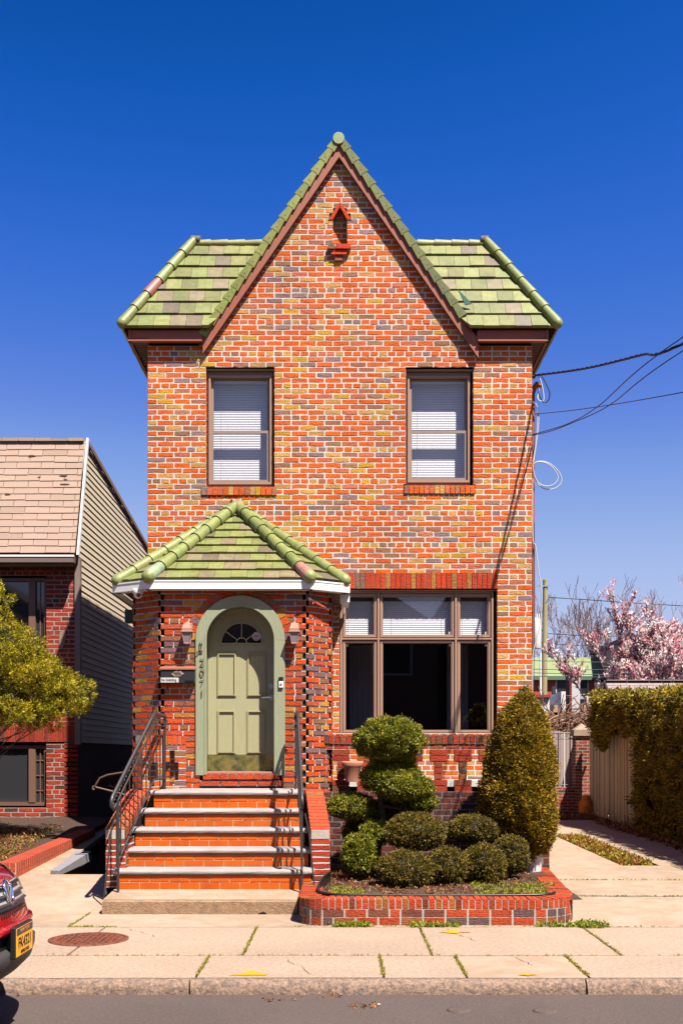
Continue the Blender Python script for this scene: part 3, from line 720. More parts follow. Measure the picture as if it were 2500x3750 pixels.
build('ridge_cap',m,house)
# small missing-tile flashing on right gable foot
m=MB(); a=P(1062,690,DR-.01); m.prism([tuple(P(1051,664,DR)),tuple(P(1083,697,DR)),tuple(P(1068,700,DR))],(0,.02,0),PAINT,C(20,120,104)); build('valley_flashing',m,house)
# ------------------------------------------------------------------ porch (part of the house)
DP=12.5; SP=200.0
def XP(x,D=DP): return (x-VX)*D/F
def ZP(y,D=DP): return -(y-VY)*D/F
DQ=12.78
pfl,pfr=XP(369.7),XP(702.5); pol,por=XP(307,DQ),XP(760,DQ)
pzb=-.46; pzt=ZP(1352)
dcx,dcz=(XP(450)+XP(654.8))/2,ZP(1471); rO=.512; rI=.388; dzb=ZP(1781)
p0=pzb; 
def allow_p(z0,z1):
    z=(z0+z1)/2; iv=[(pfl+.0,pfr)]
    if z>dcz:
        h=(rO+.06)**2-(z-dcz)**2
        if h>0: h=math.sqrt(h); iv=cut(iv,dcx-h,dcx+h)
    elif z>ZP(1776): iv=cut(iv,dcx-rO+.01,dcx+rO-.01)
    elif z>ZP(1806): iv=cut(iv,XP(459),XP(648))
    return iv
PALP=[(.52,C(242,92,20)),(.12,C(220,96,66)),(.08,C(196,114,82)),(.14,C(224,152,66)),(.08,C(152,112,112)),(.06,C(170,118,80))]
m=MB(); frp=Fr((0,DP,0),(1,0,0),(0,-1,0))
# toothed corners: alternate courses pulled back
tooth=.042
k_=[0]
def allow_pt(z0,z1):
    k_[0]=int(round((z0-p0)/CO)); iv=allow_p(z0,z1); t=tooth if k_[0]%2 else -.0
    return [(max(a,pfl+t),min(b,pfr-t)) for a,b in iv]
brickwall(m,frp,p0,pzt+.14,allow_pt,BR,MO,pal=PALP,head=6,hoff=1,proud=.012)
# arch ring of headers
n=19
for i in range(n):
    a0=math.radians(180-180*i/n-.5); a1=math.radians(180-180*(i+1)/n+.5); r0=rO+.002; r1=rO+.085
    pts=[(dcx+r*math.cos(a),dcz+r*math.sin(a)) for r,a in ((r0,a1),(r1,a1),(r1,a0),(r0,a0))]
    slab(m,frp,pts,-.02,.014,BR,pick(PALP))
pts=arc(dcx,dcz,rO+.097,0,180,24); 
for i in range(24):
    q=[pts[i],pts[i+1],(dcx+(pts[i+1][0]-dcx)*.83,dcz+(pts[i+1][1]-dcz)*.83),(dcx+(pts[i][0]-dcx)*.83,dcz+(pts[i][1]-dcz)*.83)]
    slab(m,frp,q,-.03,.006,MO,(.6,.5,.44))
# sill of rowlocks below the door and stretcher course
soldier(m,frp,XP(466),XP(642),ZP(1790),ZP(1776.5),-.1,.03,.098,[(1,C(222,80,40))])
brickwall(m,Fr((0,DP,0),(1,0,0),(0,-1,0)),ZP(1806),ZP(1790.5),lambda a,b:[(XP(459),XP(648))],BR,MO,pal=[(1,C(222,84,48))],head=0,proud=.02)
# canted sides
for (xa,ya),(xb,yb),nrm,tl in (((pfl,DP),(pol,DQ),(-(DQ-DP),-(pfl-pol)),0),((pfr,DP),(por,DQ),((DQ-DP),-(por-pfr)),1)):
    u=Vector((xb-xa,yb-ya,0)); Lc=u.length
    f2=Fr((xa,ya,0),u,(nrm[0],nrm[1],0))
    def al(z0,z1,Lc=Lc):
        k=int(round((z0-p0)/CO)); t=0 if k%2 else tooth
        return [(t,Lc-(tooth if k%2 else 0))]
    brickwall(m,f2,p0-14*CO if tl==0 else p0,pzt+.14,al,BR,MO,pal=PALP if tl else PALP,head=6,hoff=1,proud=.012)
    # return to main wall
    f3=Fr((xb,yb,0),(0,1,0),(-1 if tl==0 else 1,0,0)); brickwall(m,f3,p0-14*CO if tl==0 else p0,pzt+.14,lambda a,b:[((tooth if int(round((a-p0)/CO))%2==0 else 0),DF-DQ)],BR,MO,pal=PALP,head=6,hoff=1,proud=.012)
    # core posts behind the teeth, coloured dark to put shade in the gaps
m.quad((pfl-.0,DP+.05,pzb),(pfr,DP+.05,pzb),(pfr,DP+.05,dcz-.55),(pfl,DP+.05,dcz-.55),MO,(.2,.17,.15)) if False else None
for xq,yq in ((pfl,DP),(pfr,DP),(pol,DQ),(por,DQ)):
    m.lathe([(.075,pzb-.9 if xq<-1 else pzb),(.075,pzt+.1)],xq+(.085 if xq<-1 else -.085),yq+(.10 if yq==DP else .03),MO,(.09,.06,.045),n=8,smooth=False)
build('porch_wall',m,house)
# porch ceiling / lining so no light leaks, door recess
m=MB(); yr=DP+.235
q=arc(dcx,dcz,rI+.02,0,180,20)
V=[(dcx+rI+.02,DP+.01,dzb)]+[(a,DP+.01,b) for a,b in q]+[(dcx-rI-.02,DP+.01,dzb)]
V2=[(a,yr+.06,c) for a,b,c in V]; nn=len(V)
m.add(V+V2,[(i,i+1,nn+i+1,nn+i) for i in range(nn-1)],CASM,smooth=True)
build('door_jamb',m,house)
m=MB(); zc_=pzt+.10
m.prism([(pol-.05,DQ,zc_),(pfl-.02,DP+.01,zc_),(pfr+.02,DP+.01,zc_),(por+.05,DQ,zc_),(por+.05,DF,zc_),(pol-.05,DF,zc_)],(0,0,.02),MO,(.2,.2,.2)); build('porch_ceiling',m,house)
# casing
m=MB(); yc=DP-.035
for sg in (-1,1):
    x0=dcx+sg*rI; x1=dcx+sg*rO
    m.bbox(min(x0,x1),max(x0,x1),yc,DP+.03,dzb,dcz,.004,CASM)
    m.box(min(x0,x0+sg*.022),max(x0,x0+sg*.022),yc-.006,yc+.002,dzb+.01,dcz,CASM)
n=28
for i in range(n):
    a0=math.radians(180*i/n); a1=math.radians(180*(i+1)/n)
    for (ra,rb,ya,yb) in ((rI,rO,yc,DP+.03),(rI,rI+.022,yc-.006,yc+.002)):
        p=[(dcx+r*math.cos(a),dcz+r*math.sin(a)) for r,a in ((ra,a0),(rb,a0),(rb,a1),(ra,a1))]
        m.prism([(a,ya,b) for a,b in p],(0,yb-ya,0),CASM)
build('door_casing',m,house)
# the door
m=MB(); yd=yr; zt_=dcz
def arc_slab(mb,r,zb_,y0,y1,mt,hole=None):
    pts=[(dcx-r,zb_)]+[(dcx+r,zb_)]+arc(dcx,zt_,r,0,180,24)
    if not hole: mb.prism([(a,y0,b) for a,b in pts],(0,y1-y0,0),mt)
    else:
        hr,hx,hz=hole
        # below the fanlight
        mb.box(dcx-r,dcx+r,y0,y1,zb_,hz,mt)
        # ring between the hole half circle and outline
        N=24
        for i in range(N):
            a0=math.radians(180*i/N); a1=math.radians(180*(i+1)/N)
            inn=[(hx+hr*math.cos(a),hz+hr*math.sin(a)) for a in (a0,a1)]
            def outp(a):
                # ray from (hx,hz) to outline
                dx,dz=math.cos(a),math.sin(a); lo,hi=0,2
                for _ in range(30):
                    mid=(lo+hi)/2; x=hx+dx*mid; z=hz+dz*mid
                    ins=(abs(x-dcx)<=r) if z<=zt_ else ((x-dcx)**2+(z-zt_)**2<=r*r)
                    if ins: lo=mid
                    else: hi=mid
                return (hx+dx*lo,hz+dz*lo)
            o0,o1=outp(a0),outp(a1)
            mb.prism([(inn[0][0],y0,inn[0][1]),(o0[0],y0,o0[1]),(o1[0],y0,o1[1]),(inn[1][0],y0,inn[1][1])],(0,y1-y0,0),mt)
dzb2=ZP(1772,yr); fhx,fhz,fhr=XP(555,yr),ZP(1477,yr),.235
arc_slab(m,rI+.015,dzb2,yd,yd+.045,DOORM,(fhr,fhx,fhz))
door=build('door',m,house,'pale green panelled entrance door with fanlight')
def panel(x0,x1,y0,y1):
    a,b,c,d=XP(x0,yr),XP(x1,yr),ZP(y1,yr),ZP(y0,yr); m=MB()
    def ring(o,w,ya,yb,mt=DOORM): frame_ring(m,a+o,b-o,c+o,d-o,w,yd-ya,yd+yb,mt)
    ring(0,.012,.012,.002,PANM); ring(.012,.010,.020,.0,PANM)
    m.hexa([(a+.03,yd-.001,c+.03),(b-.03,yd-.001,c+.03),(b-.03,yd+.002,c+.03),(a+.03,yd+.002,c+.03),(a+.03,yd-.001,d-.03),(b-.03,yd-.001,d-.03),(b-.03,yd+.002,d-.03),(a+.03,yd+.002,d-.03)],DOORM)
    build('door_panel',m,door)
PANM=mat('panel_cream',base=C(216,204,152),rough=.5,var=.05)
panel(499,543,1499,1600); panel(567.5,611,1499,1600); panel(499.5,541.5,1631,1731); panel(567,609,1631,1731)
m=MB()
for r0,r1 in ((fhr-.004,fhr+.016),(.055,.068)):
    for i in range(20):
        a0=math.radians(9*i); a1=math.radians(9*i+9); p=[(fhx+r*math.cos(a),fhz+r*math.sin(a)) for r,a in ((r0,a0),(r1,a0),(r1,a1),(r0,a1))]
        m.prism([(a,yd-.012,b) for a,b in p],(0,.03,0),DOORM)
for a in (36,90,144):
    a=math.radians(a); d=Vector((math.cos(a),0,math.sin(a))); nn=Vector((-math.sin(a),0,math.cos(a)))*.006
    p0_=Vector((fhx,yd-.006,fhz))+d*.06; p1_=Vector((fhx,yd-.006,fhz))+d*fhr; m.prism([tuple(p0_-nn),tuple(p1_-nn),tuple(p1_+nn),tuple(p0_+nn)],(0,.02,0),DOORM)
m.box(fhx-fhr-.02,fhx+fhr+.02,yd-.012,yd+.02,fhz-.02,fhz,DOORM)
fan=build('fanlight_frame',m,door)
m=MB(); m.prism([(a,yd+.02,b) for a,b in arc(fhx,fhz,fhr,0,180,24)],(0,.004,0),mat('dark_pane',base=(.02,.014,.012),rough=.15,spec=.5)); build('fanlight_pane',m,door)
m=MB(); cx_,cz_=XP(589,yr),ZP(1462,yr); m.prism([(a,yd-.016,b) for a,b in arc(cx_,cz_,.052,22.5,382.5,8)[:-1]],(0,.003,0),PAPER); stk=build('alarm_sticker',m,door,'white octagonal alarm sticker with red lettering')
text_mesh('AEK',.036,REDI,'sticker_text',stk,(cx_,yd-.0175,cz_-.008),align='CENTER',bold=.0008)
m=MB(); m.box(cx_-.03,cx_+.03,yd-.0172,yd-.0165,cz_-.027,cz_-.022,REDI); m.box(cx_-.022,cx_+.022,yd-.0172,yd-.0165,cz_-.037,cz_-.034,REDI); build('sticker_line',m,stk)
m=MB(); m.box(XP(478,yr),XP(631.5,yr),yd-.004,yd+.002,ZP(1771,yr),ZP(1733,yr),BRASS); 
m.lathe([(0,0),(.03,0)],0,0,BRASS) if False else None
build('kick_plate',m,door,'tarnished brass kick plate')
m=MB(); kx,kz=XP(624,yr),ZP(1575.6,yr)
def disc(mb,x,z,r,y0,y1,mt,n=16): mb.tube([(x,y0,z),(x,y1,z)],r,mt,n=n)
disc(m,kx,kz,.033,yd,yd-.012,NICK); disc(m,kx,kz,.022,yd-.012,yd-.022,NICK); build('deadbolt',m,door)
m=MB(); kz=ZP(1602,yr); disc(m,kx,kz,.036,yd,yd-.01,NICK); disc(m,kx,kz,.012,yd,yd-.055,NICK); m.tube([(kx,yd-.05,kz),(kx-.03,yd-.056,kz+.002),(kx-.11,yd-.05,kz-.004)],[.012,.011,.008],NICK,n=8); build('lever_handle',m,door)
m=MB(); m.bbox(XP(474),XP(634),DP-.0,DP+.25,ZP(1777),ZP(1772.5),.003,mat('threshold_metal',base=C(206,160,150),rough=.5)); build('threshold',m,house)
# porch roof
zg0=379/ (F/12.35); DG=12.35; sg_=F/DG; DGo=12.63
gfl,gfr,gol,gor=(335.5-VX)/sg_,(717-VX)/sg_,(259-VX)/(F/DGo),(803.5-VX)/(F/DGo)
gzt=400.5/sg_; apex=Vector((X_(545),DF,Z_(1168)))
ez=gzt+.012
FL=Vector((gfl+.03,DG+.03,ez));FRr=Vector((gfr-.03,DG+.03,ez));OL=Vector((gol+.06,DGo+.02,ez));OR=Vector((gor-.06,DGo+.02,ez))
BL=Vector((gol+.06,DF,ez));BR_=Vector((gor-.06,DF,ez))
def tri_roof(mb,A,B,T,T2=None):
    u=(B-A); W_=u.length; u=u.normalized(); mid=T-A; n=u.cross(mid).normalized()
    if n.z<0: n=-n
    v=n.cross(u)
    if v.dot(mid)<0: v=-v
    H_=mid.dot(v); fr_=Fr(A,u,n,v); cl=[(0,0),(W_,0)]+([(( T2-A).dot(u),(T2-A).dot(v))] if T2 is not None else [])+[(mid.dot(u),H_)]
    ar=sum(cl[i][0]*cl[(i+1)%len(cl)][1]-cl[(i+1)%len(cl)][0]*cl[i][1] for i in range(len(cl)))
    if ar<0: cl=cl[::-1]
    tiles(mb,fr_,W_,H_,H_/ (9.2),.185,.034,TILE,lambda:gtile(),cl=cl,phj=.5)
    mb.add([fr_.p(a,q,-.015) for a,q in cl],[tuple(range(len(cl)))],TRIMD)
ap=apex
m=MB(); tri_roof(m,FL,FRr,ap); tri_roof(m,OL,FL,ap); tri_roof(m,FRr,OR,ap); tri_roof(m,BL,OL,ap); tri_roof(m,OR,BR_,ap)
pr=build('porch_roof',m,house,'green tiled canopy roof over the entrance')
m=MB(); dn=Vector((0,-.02,.03))
for A in (FL,FRr): caprow(m,A+dn+Vector((0,-.01,0)),ap+Vector((0,-.06,.03)),8,.072,TILE,GC,endball=True,odd=({0:C(178,200,160)} if A is FL else {0:C(214,150,134)}))
for A in (OL,OR): caprow(m,A+dn,ap+Vector((0,-.02,.03)),8,.066,TILE,GC,endball=True)
build('hip_cap',m,pr)
m=MB(); random.seed(3)
for i in range(7): m.tube([ap+Vector((random.uniform(-.07,.05),-.06,.03+random.uniform(-.03,.05))),ap+Vector((random.uniform(-.12,.09),-.03,.05+random.uniform(-.04,.05)))],random.uniform(.02,.04),MO,C(206,180,170),n=6)
build('apex_mortar',m,pr)
# gutter, white metal following the canted front
m=MB(); path=[(gol,DF-.0),(gol,DGo),(gfl,DG),(gfr,DG),(gor,DGo),(gor,DF-.02)]
zgb=379/sg_
prof=[(0.,0.),(.0,.085),(.0,.104),(.012,.104)]
for i in range(len(path)-1):
    a=Vector((*path[i],0));b=Vector((*path[i+1],0)); d=(b-a).normalized(); inn=Vector((-d.y,d.x,0))
    if i in (4,): pass
    m.prism([tuple(a+Vector((0,0,zgb))),tuple(b+Vector((0,0,zgb))),tuple(b+Vector((0,0,gzt))),tuple(a+Vector((0,0,gzt)))],inn*.006,WHT)
    m.prism([tuple(a+Vector((0,0,zgb))),tuple(b+Vector((0,0,zgb))),tuple(b+inn*.1+Vector((0,0,zgb+.0))),tuple(a+inn*.1+Vector((0,0,zgb)))],(0,0,.006),WHT)
    m.prism([tuple(a-inn*.006+Vector((0,0,gzt-.016))),tuple(b-inn*.006+Vector((0,0,gzt-.016))),tuple(b-inn*.006+Vector((0,0,gzt+.002))),tuple(a-inn*.006+Vector((0,0,gzt+.002)))],inn*.012,WHT)
gu=build('gutter',m,pr)
m=MB(); m.bbox(gor-.115,gor-.004,DGo+.06,DGo+.17,zgb-.10,zgb+.0,.006,WHT); build('gutter_outlet',m,pr)
m=MB(); m.prism([(gol+.1,DF-.01,zgb+.03),(gol+.1,DGo+.05,zgb+.03),(gfl+.05,DG+.09,zgb+.03),(gfr-.05,DG+.09,zgb+.03),(gor-.1,DGo+.05,zgb+.03),(gor-.1,DF-.01,zgb+.03)],(0,0,.012),TRIMD); build('porch_soffit',m,pr)

# ------------------------------------------------------------------ things fixed on the porch
def lamp(x):
    cx=XP(x,DP-.115); T=thing('wall_lamp','faded pink lantern wall lamp on the %s of the arched door, %s'%(('left','above the black mailbox') if x<500 else ('right','above the doorbell')),'lamp',(cx,DP,ZP(1453)),group='lantern lamps beside the arched door')
    Y=DP-.115; zt=ZP(1427,Y); zb=ZP(1481,Y)
    m=MB(); sgn=1
    m.bbox(cx-.05,cx+.05,DP-.035,DP-.012,zb+.10,zt-.01,.006,PINKL); m.tube([(cx,DP-.03,zt-.09),(cx,Y+.02,zt-.10),(cx,Y,zt-.05)],.012,PINKL,n=7); build('back_plate',m,T)
    m=MB(); z1=zt-.125
    m.add([(cx-.052,Y-.052,z1+.045),(cx+.052,Y-.052,z1+.045),(cx+.052,Y+.052,z1+.045),(cx-.052,Y+.052,z1+.045),(cx-.034,Y-.034,zt-.028),(cx+.034,Y-.034,zt-.028),(cx+.034,Y+.034,zt-.028),(cx-.034,Y+.034,zt-.028),(cx,Y,zt-.008)],[(0,1,5,4),(1,2,6,5),(2,3,7,6),(3,0,4,7),(4,5,8),(5,6,8),(6,7,8),(7,4,8)],PINKL)
    m.bbox(cx-.066,cx+.066,Y-.066,Y+.066,z1-.004,z1+.012,.004,PINKL); m.bbox(cx-.054,cx+.054,Y-.054,Y+.054,z1+.01,z1+.046,.003,PINKL)
    m.tube([(cx,Y,zt-.012),(cx,Y,zt+.006)],[.008,.004],PINKL,n=6); build('lamp_hood',m,T)
    zg=z1-.004; zl=zb+.02
    m=MB(); m.hexa([(cx-.030,Y-.030,zl),(cx+.030,Y-.030,zl),(cx+.030,Y+.030,zl),(cx-.030,Y+.030,zl),(cx-.050,Y-.050,zg),(cx+.050,Y-.050,zg),(cx+.050,Y+.050,zg),(cx-.050,Y+.050,zg)],FROST); build('glass_body',m,T)
    m=MB()
    for a in (-1,1):
        for b in (-1,1): m.tube([(cx+a*.031,Y+b*.031,zl),(cx+a*.053,Y+b*.053,zg)],.005,PINKL,n=5)
    m.bbox(cx-.035,cx+.035,Y-.035,Y+.035,zl-.012,zl+.002,.003,PINKL); m.tube([(cx,Y,zl-.01),(cx,Y,zl-.03)],[.012,.004],PINKL,n=6); build('lamp_cage',m,T)
lamp(430); lamp(676)
# mailbox
Y0,Y1=DP-.11,DP-.012; ax,bx_=XP(369,Y0),XP(447,Y0); za,zb_=ZP(1569,Y0),ZP(1536,Y0); 
T=thing('mailbox','black wall mailbox with scroll emblem and No Soliciting label, hung left of the arched door','mailbox',((ax+bx_)/2,DP,za))
m=MB(); m.bbox(ax,bx_,Y0,Y1,za,zb_,.004,BLKM); build('box_body',m,T)
m=MB(); m.prism([(ax-.008,Y0-.012,zb_-.01),(ax-.008,Y0-.012,zb_+.004),(ax-.008,Y1,zb_+.035),(ax-.008,Y1,zb_+.02)],(bx_-ax+.016,0,0),mat('tan_lid',base=C(196,124,96),rough=.5)); build('lid',m,T)  # lid paler and browner than the box body
m=MB(); kx=(XP(407,Y0)); disc(m,kx,zb_-.012,.010,Y0-.0,Y0-.008,NICK); build('lid_button',m,T)
m=MB(); ex,ezz=XP(408,Y0),(za+zb_)/2+.022; 
SCR=mat('pewter',base=C(206,180,160),rough=.4,metal=.4)
for q in range(2):
    pts=[]
    for i in range(33):
        t=2*math.pi*i/32; rx,rz=(.062,.028) if q==0 else (.05,.02); wv=1+.12*math.cos(6*t); pts.append((ex+rx*math.cos(t)*wv,Y0-.004,ezz+rz*math.sin(t)*wv))
    m.tube(pts,.0032,SCR,n=5)
for i in range(-2,3): m.tube([(ex+i*.018-.012,Y0-.004,ezz-.02),(ex+i*.018+.012,Y0-.004,ezz+.02)],.002,SCR,n=4); m.tube([(ex+i*.018+.012,Y0-.004,ezz-.02),(ex+i*.018-.012,Y0-.004,ezz+.02)],.002,SCR,n=4)
build('scroll_emblem',m,T)
m=MB(); lx0,lx1,lz0,lz1=XP(369.5,Y0),XP(410.5,Y0),ZP(1567.5,Y0),ZP(1556.5,Y0); m.box(lx0,lx1,Y0-.003,Y0+.001,lz0,lz1,PAPER); lab=build('label_strip',m,T)
text_mesh('No Soliciting',.043,INK,'label_text',lab,(lx0+.006,Y0-.0036,lz0+.014),ext=.0004,bold=.0012,sx=.77)
m=MB(); m.box(XP(425,Y0),XP(445,Y0),Y0-.002,Y0+.001,za+.008,za+.03,mat('mail_slot',base=(.012,.012,.014),rough=.3)); build('name_slot',m,T)
for xx in (383,431):
    m=MB(); x=XP(xx,Y0); m.tube([(x,Y1-.03,za+.01),(x,Y1-.04,za-.07),(x-.002,Y0+.01,za-.11),(x-.006,Y0-.03,za-.09)],.0045,BLKM,n=6); build('newspaper_hook',m,T)
# house number digits screwed on the casing
T=thing('house_number','bronze digits 2071 running down the left side of the door casing','house number',(XP(463),DP-.04,ZP(1560)))
for d,y0,y1,in (('2',1512.6,1529.5),('0',1536.5,1553.5),('7',1561,1576.5),('1',1584,1601)):
    Yn=yc-.012; h=(y1-y0)*Yn/F; text_mesh(d,h*1.42,BRONZE,'digit',T,(XP(463.5,Yn)-.0,Yn,ZP(y1,Yn)),ext=.003,bold=-.0012,sx=.98,align='CENTER')
# flag bracket
T=thing('flag_bracket','rusty empty flag bracket on the left door casing above the house number','bracket',(XP(461),yc,ZP(1497)))
m=MB(); x=XP(461,yc); m.bbox(x-.016,x+.02,yc-.012,yc-.004,ZP(1502),ZP(1494),.002,RUST); build('mount_plate',m,T)
m=MB(); z=ZP(1478); m.tube([(x-.01,yc-.014,z+.01),(x+.014,yc-.014,z+.01),(x+.014,yc-.014,z-.03),(x,yc-.014,z-.075),(x-.012,yc-.014,z-.03),(x-.01,yc-.014,z+.01)],.0045,IRON,n=5); m.tube([(x,yc-.02,z-.08),(x-.03,yc-.03,z-.10),(x-.045,yc-.02,z-.125)],.006,IRON,n=5); build('hook_ring',m,T)
# doorbell
T=thing('doorbell','small white doorbell camera on the right side of the door casing','doorbell',(XP(645),yc,ZP(1567)))
m=MB(); x=XP(645.5,yc); m.bbox(x-.026,x+.026,yc-.026,yc-.002,ZP(1580,yc),ZP(1565,yc),.004,WHT); build('lower_body',m,T)
m=MB(); m.bbox(x-.026,x+.026,yc-.026,yc-.002,ZP(1564.5,yc),ZP(1555,yc),.004,BLK); build('lens_panel',m,T)
m=MB(); disc(m,x,ZP(1572,yc),.012,yc-.026,yc-.032,NICK); build('button',m,T)
# dome camera
Dc=12.5; T=thing('security_camera','white dome security camera under the left corner of the porch gutter','camera',(XP(318,Dc),Dc,ZP(1362,Dc)))
x=XP(318,Dc); z=zgb+.028; m=MB(); m.lathe([(.0,z),(.055,z),(.062,z-.015),(.062,z-.045),(.055,z-.062)],x,Dc-.02,WHT,n=24); build('housing',m,T)
m=MB(); m.lathe([(.05,z-.06),(.046,z-.085),(.03,z-.105),(.008,z-.113)],x,Dc-.02,WHT,n=20); 
bd=build('eyeball',m,T)
m=MB(); m.tube([(x+.012,Dc-.052,z-.075),(x+.014,Dc-.066,z-.082)],[.027,.024],BLK,n=14); m.tube([(x+.014,Dc-.066,z-.082),(x+.0144,Dc-.069,z-.083)],.012,mat('lens_glass',base=(.1,.1,.12),rough=.05),n=12); build('lens',m,T)
# green box on porch side
Dg=12.95; T=thing('junction_box','dull dark green utility box on the shaded left side of the porch wall','utility box',(XP(296,Dg),Dg,ZP(1414,Dg)))
m=MB(); GB=mat('green_box_paint',base=C(62,84,68),rough=.6,var=.15); m.bbox(XP(286.5,Dg),pol-.012,Dg,Dg+.11,ZP(1430,Dg),ZP(1400,Dg),.005,GB); build('box_body',m,T)
m=MB(); m.bbox(XP(287.5,Dg),pol-.016,Dg-.006,Dg+.001,ZP(1429,Dg),ZP(1401,Dg),.002,GB); m.tube([(pol-.05,Dg+.05,ZP(1400,Dg)),(pol-.05,Dg+.05,ZP(1392,Dg)),(pol+.01,Dg+.05,ZP(1388,Dg))],.012,GB,n=6); build('box_cover',m,T)

# ------------------------------------------------------------------ front steps
steps=thing('front_steps','orange glazed brick stoop with five grey granite treads up to the arched door','steps',(-1.3,11.2,SWZ))
def nose(k): return 11.92-.2475*k, -.398-.19*k
lx=[-2.107,-2.16,-2.215,-2.262,-2.30]; rx=[-.452,-.425,-.36,-.31,-.275]
for k in range(5):
    D,z=nose(k); m=MB(); Db=(DP-.03) if k==0 else nose(k-1)[0]+.045
    r=.026; pr_=[(Db,z-.052),(D+.012,z-.052)]+[(D+r-r*math.cos(math.radians(a)),z-r+(r)*math.sin(math.radians(a))) for a in (-70,-35,0,35,65,90)]+[(Db,z+(.012 if k==0 else .004))]
    nseg=22; V=[]
    for i in range(nseg+1):
        x=lx[k]+(rx[k]-lx[k])*i/nseg
        for a,b in pr_: V.append((x,a+random.uniform(-.0015,.0015),b+random.uniform(-.001,.001)))
    kk=len(pr_); m.add(V,[(i*kk+j,i*kk+(j+1)%kk,(i+1)*kk+(j+1)%kk,(i+1)*kk+j) for i in range(nseg) for j in range(kk)],GRAN)
    m.add(V,[tuple(range(kk)),tuple(range(nseg*kk,nseg*kk+kk))],GRAN)
    build('landing_slab' if k==0 else 'tread',m,steps)
    # riser
    z1=z-.052; z0=(nose(k+1)[1]+.004) if k<4 else -1.36; xl,xr=lx[k]+.05,rx[k]-.03
    if k==0: xl+=.0
    m=MB(); f2=Fr((0,D+.035,0),(1,0,0),(0,-1,0)); h=(z1-z0)/2
    ln_=[.206,.2045,.204,.2025,.2015][k]
    brickwall(m,f2,z0,z1-.001,lambda a,b,xl=xl,xr=xr:[(xl,xr)],BRG,MO,pal=[(1,C(255,110,10,.85))],co=h,ln=ln_,head=0,proud=.004,mo=.011,mc=C(236,196,150),rough=.0003,phase=xl+.03*k+(.0))
    build('riser',m,steps)
m=MB(); m.box(lx[4]+.05,rx[4]-.05,10.99,DP,-1.7,-1.45,CONC)
for k in range(1,5):
    D,z=nose(k); m.box(lx[k-1]+.06,rx[k-1]-.06,nose(k-1)[0]+.05,DP-.02,nose(k)[1]-.15,nose(k-1)[1]-.06,MO,(.4,.35,.3))
build('core',m,steps)
# bottom concrete platform
T=steps; m=MB(); X0,X1=-2.292,-.418; V=[]; n=18
pr_=[(10.43,SWZ-.02),(10.425,-1.412),(10.44,-1.398),(11.0,-1.36),(11.0,SWZ-.02)]
for i in range(n+1):
    x=X0+(X1-X0)*i/n
    for q,(a,b) in enumerate(pr_): V.append((x,a+(random.uniform(-.004,.004) if q<3 else 0),b+(random.uniform(-.0015,.0015) if 0<q<4 else 0)))
kk=5; m.add(V,[(i*kk+j,i*kk+(j+1)%kk,(i+1)*kk+(j+1)%kk,(i+1)*kk+j) for i in range(n) for j in range(kk)],CONCB); m.add(V,[tuple(range(kk)),tuple(range(n*kk,n*kk+kk))],CONCB)
# top skin smoother concrete
m.add([(X0+.01,10.445,-1.3935),(X1-.01,10.445,-1.3935),(X1-.01,10.97,-1.357),(X0+.01,10.97,-1.357)],[(0,1,2,3)],CONC)
m.prism([(P(592,2099.5,10.42)),(P(600,2095,10.42)),(P(607,2094,10.42)),(P(613,2099.5,10.42))],(0,.012,0),BLK)
build('platform',m,steps)
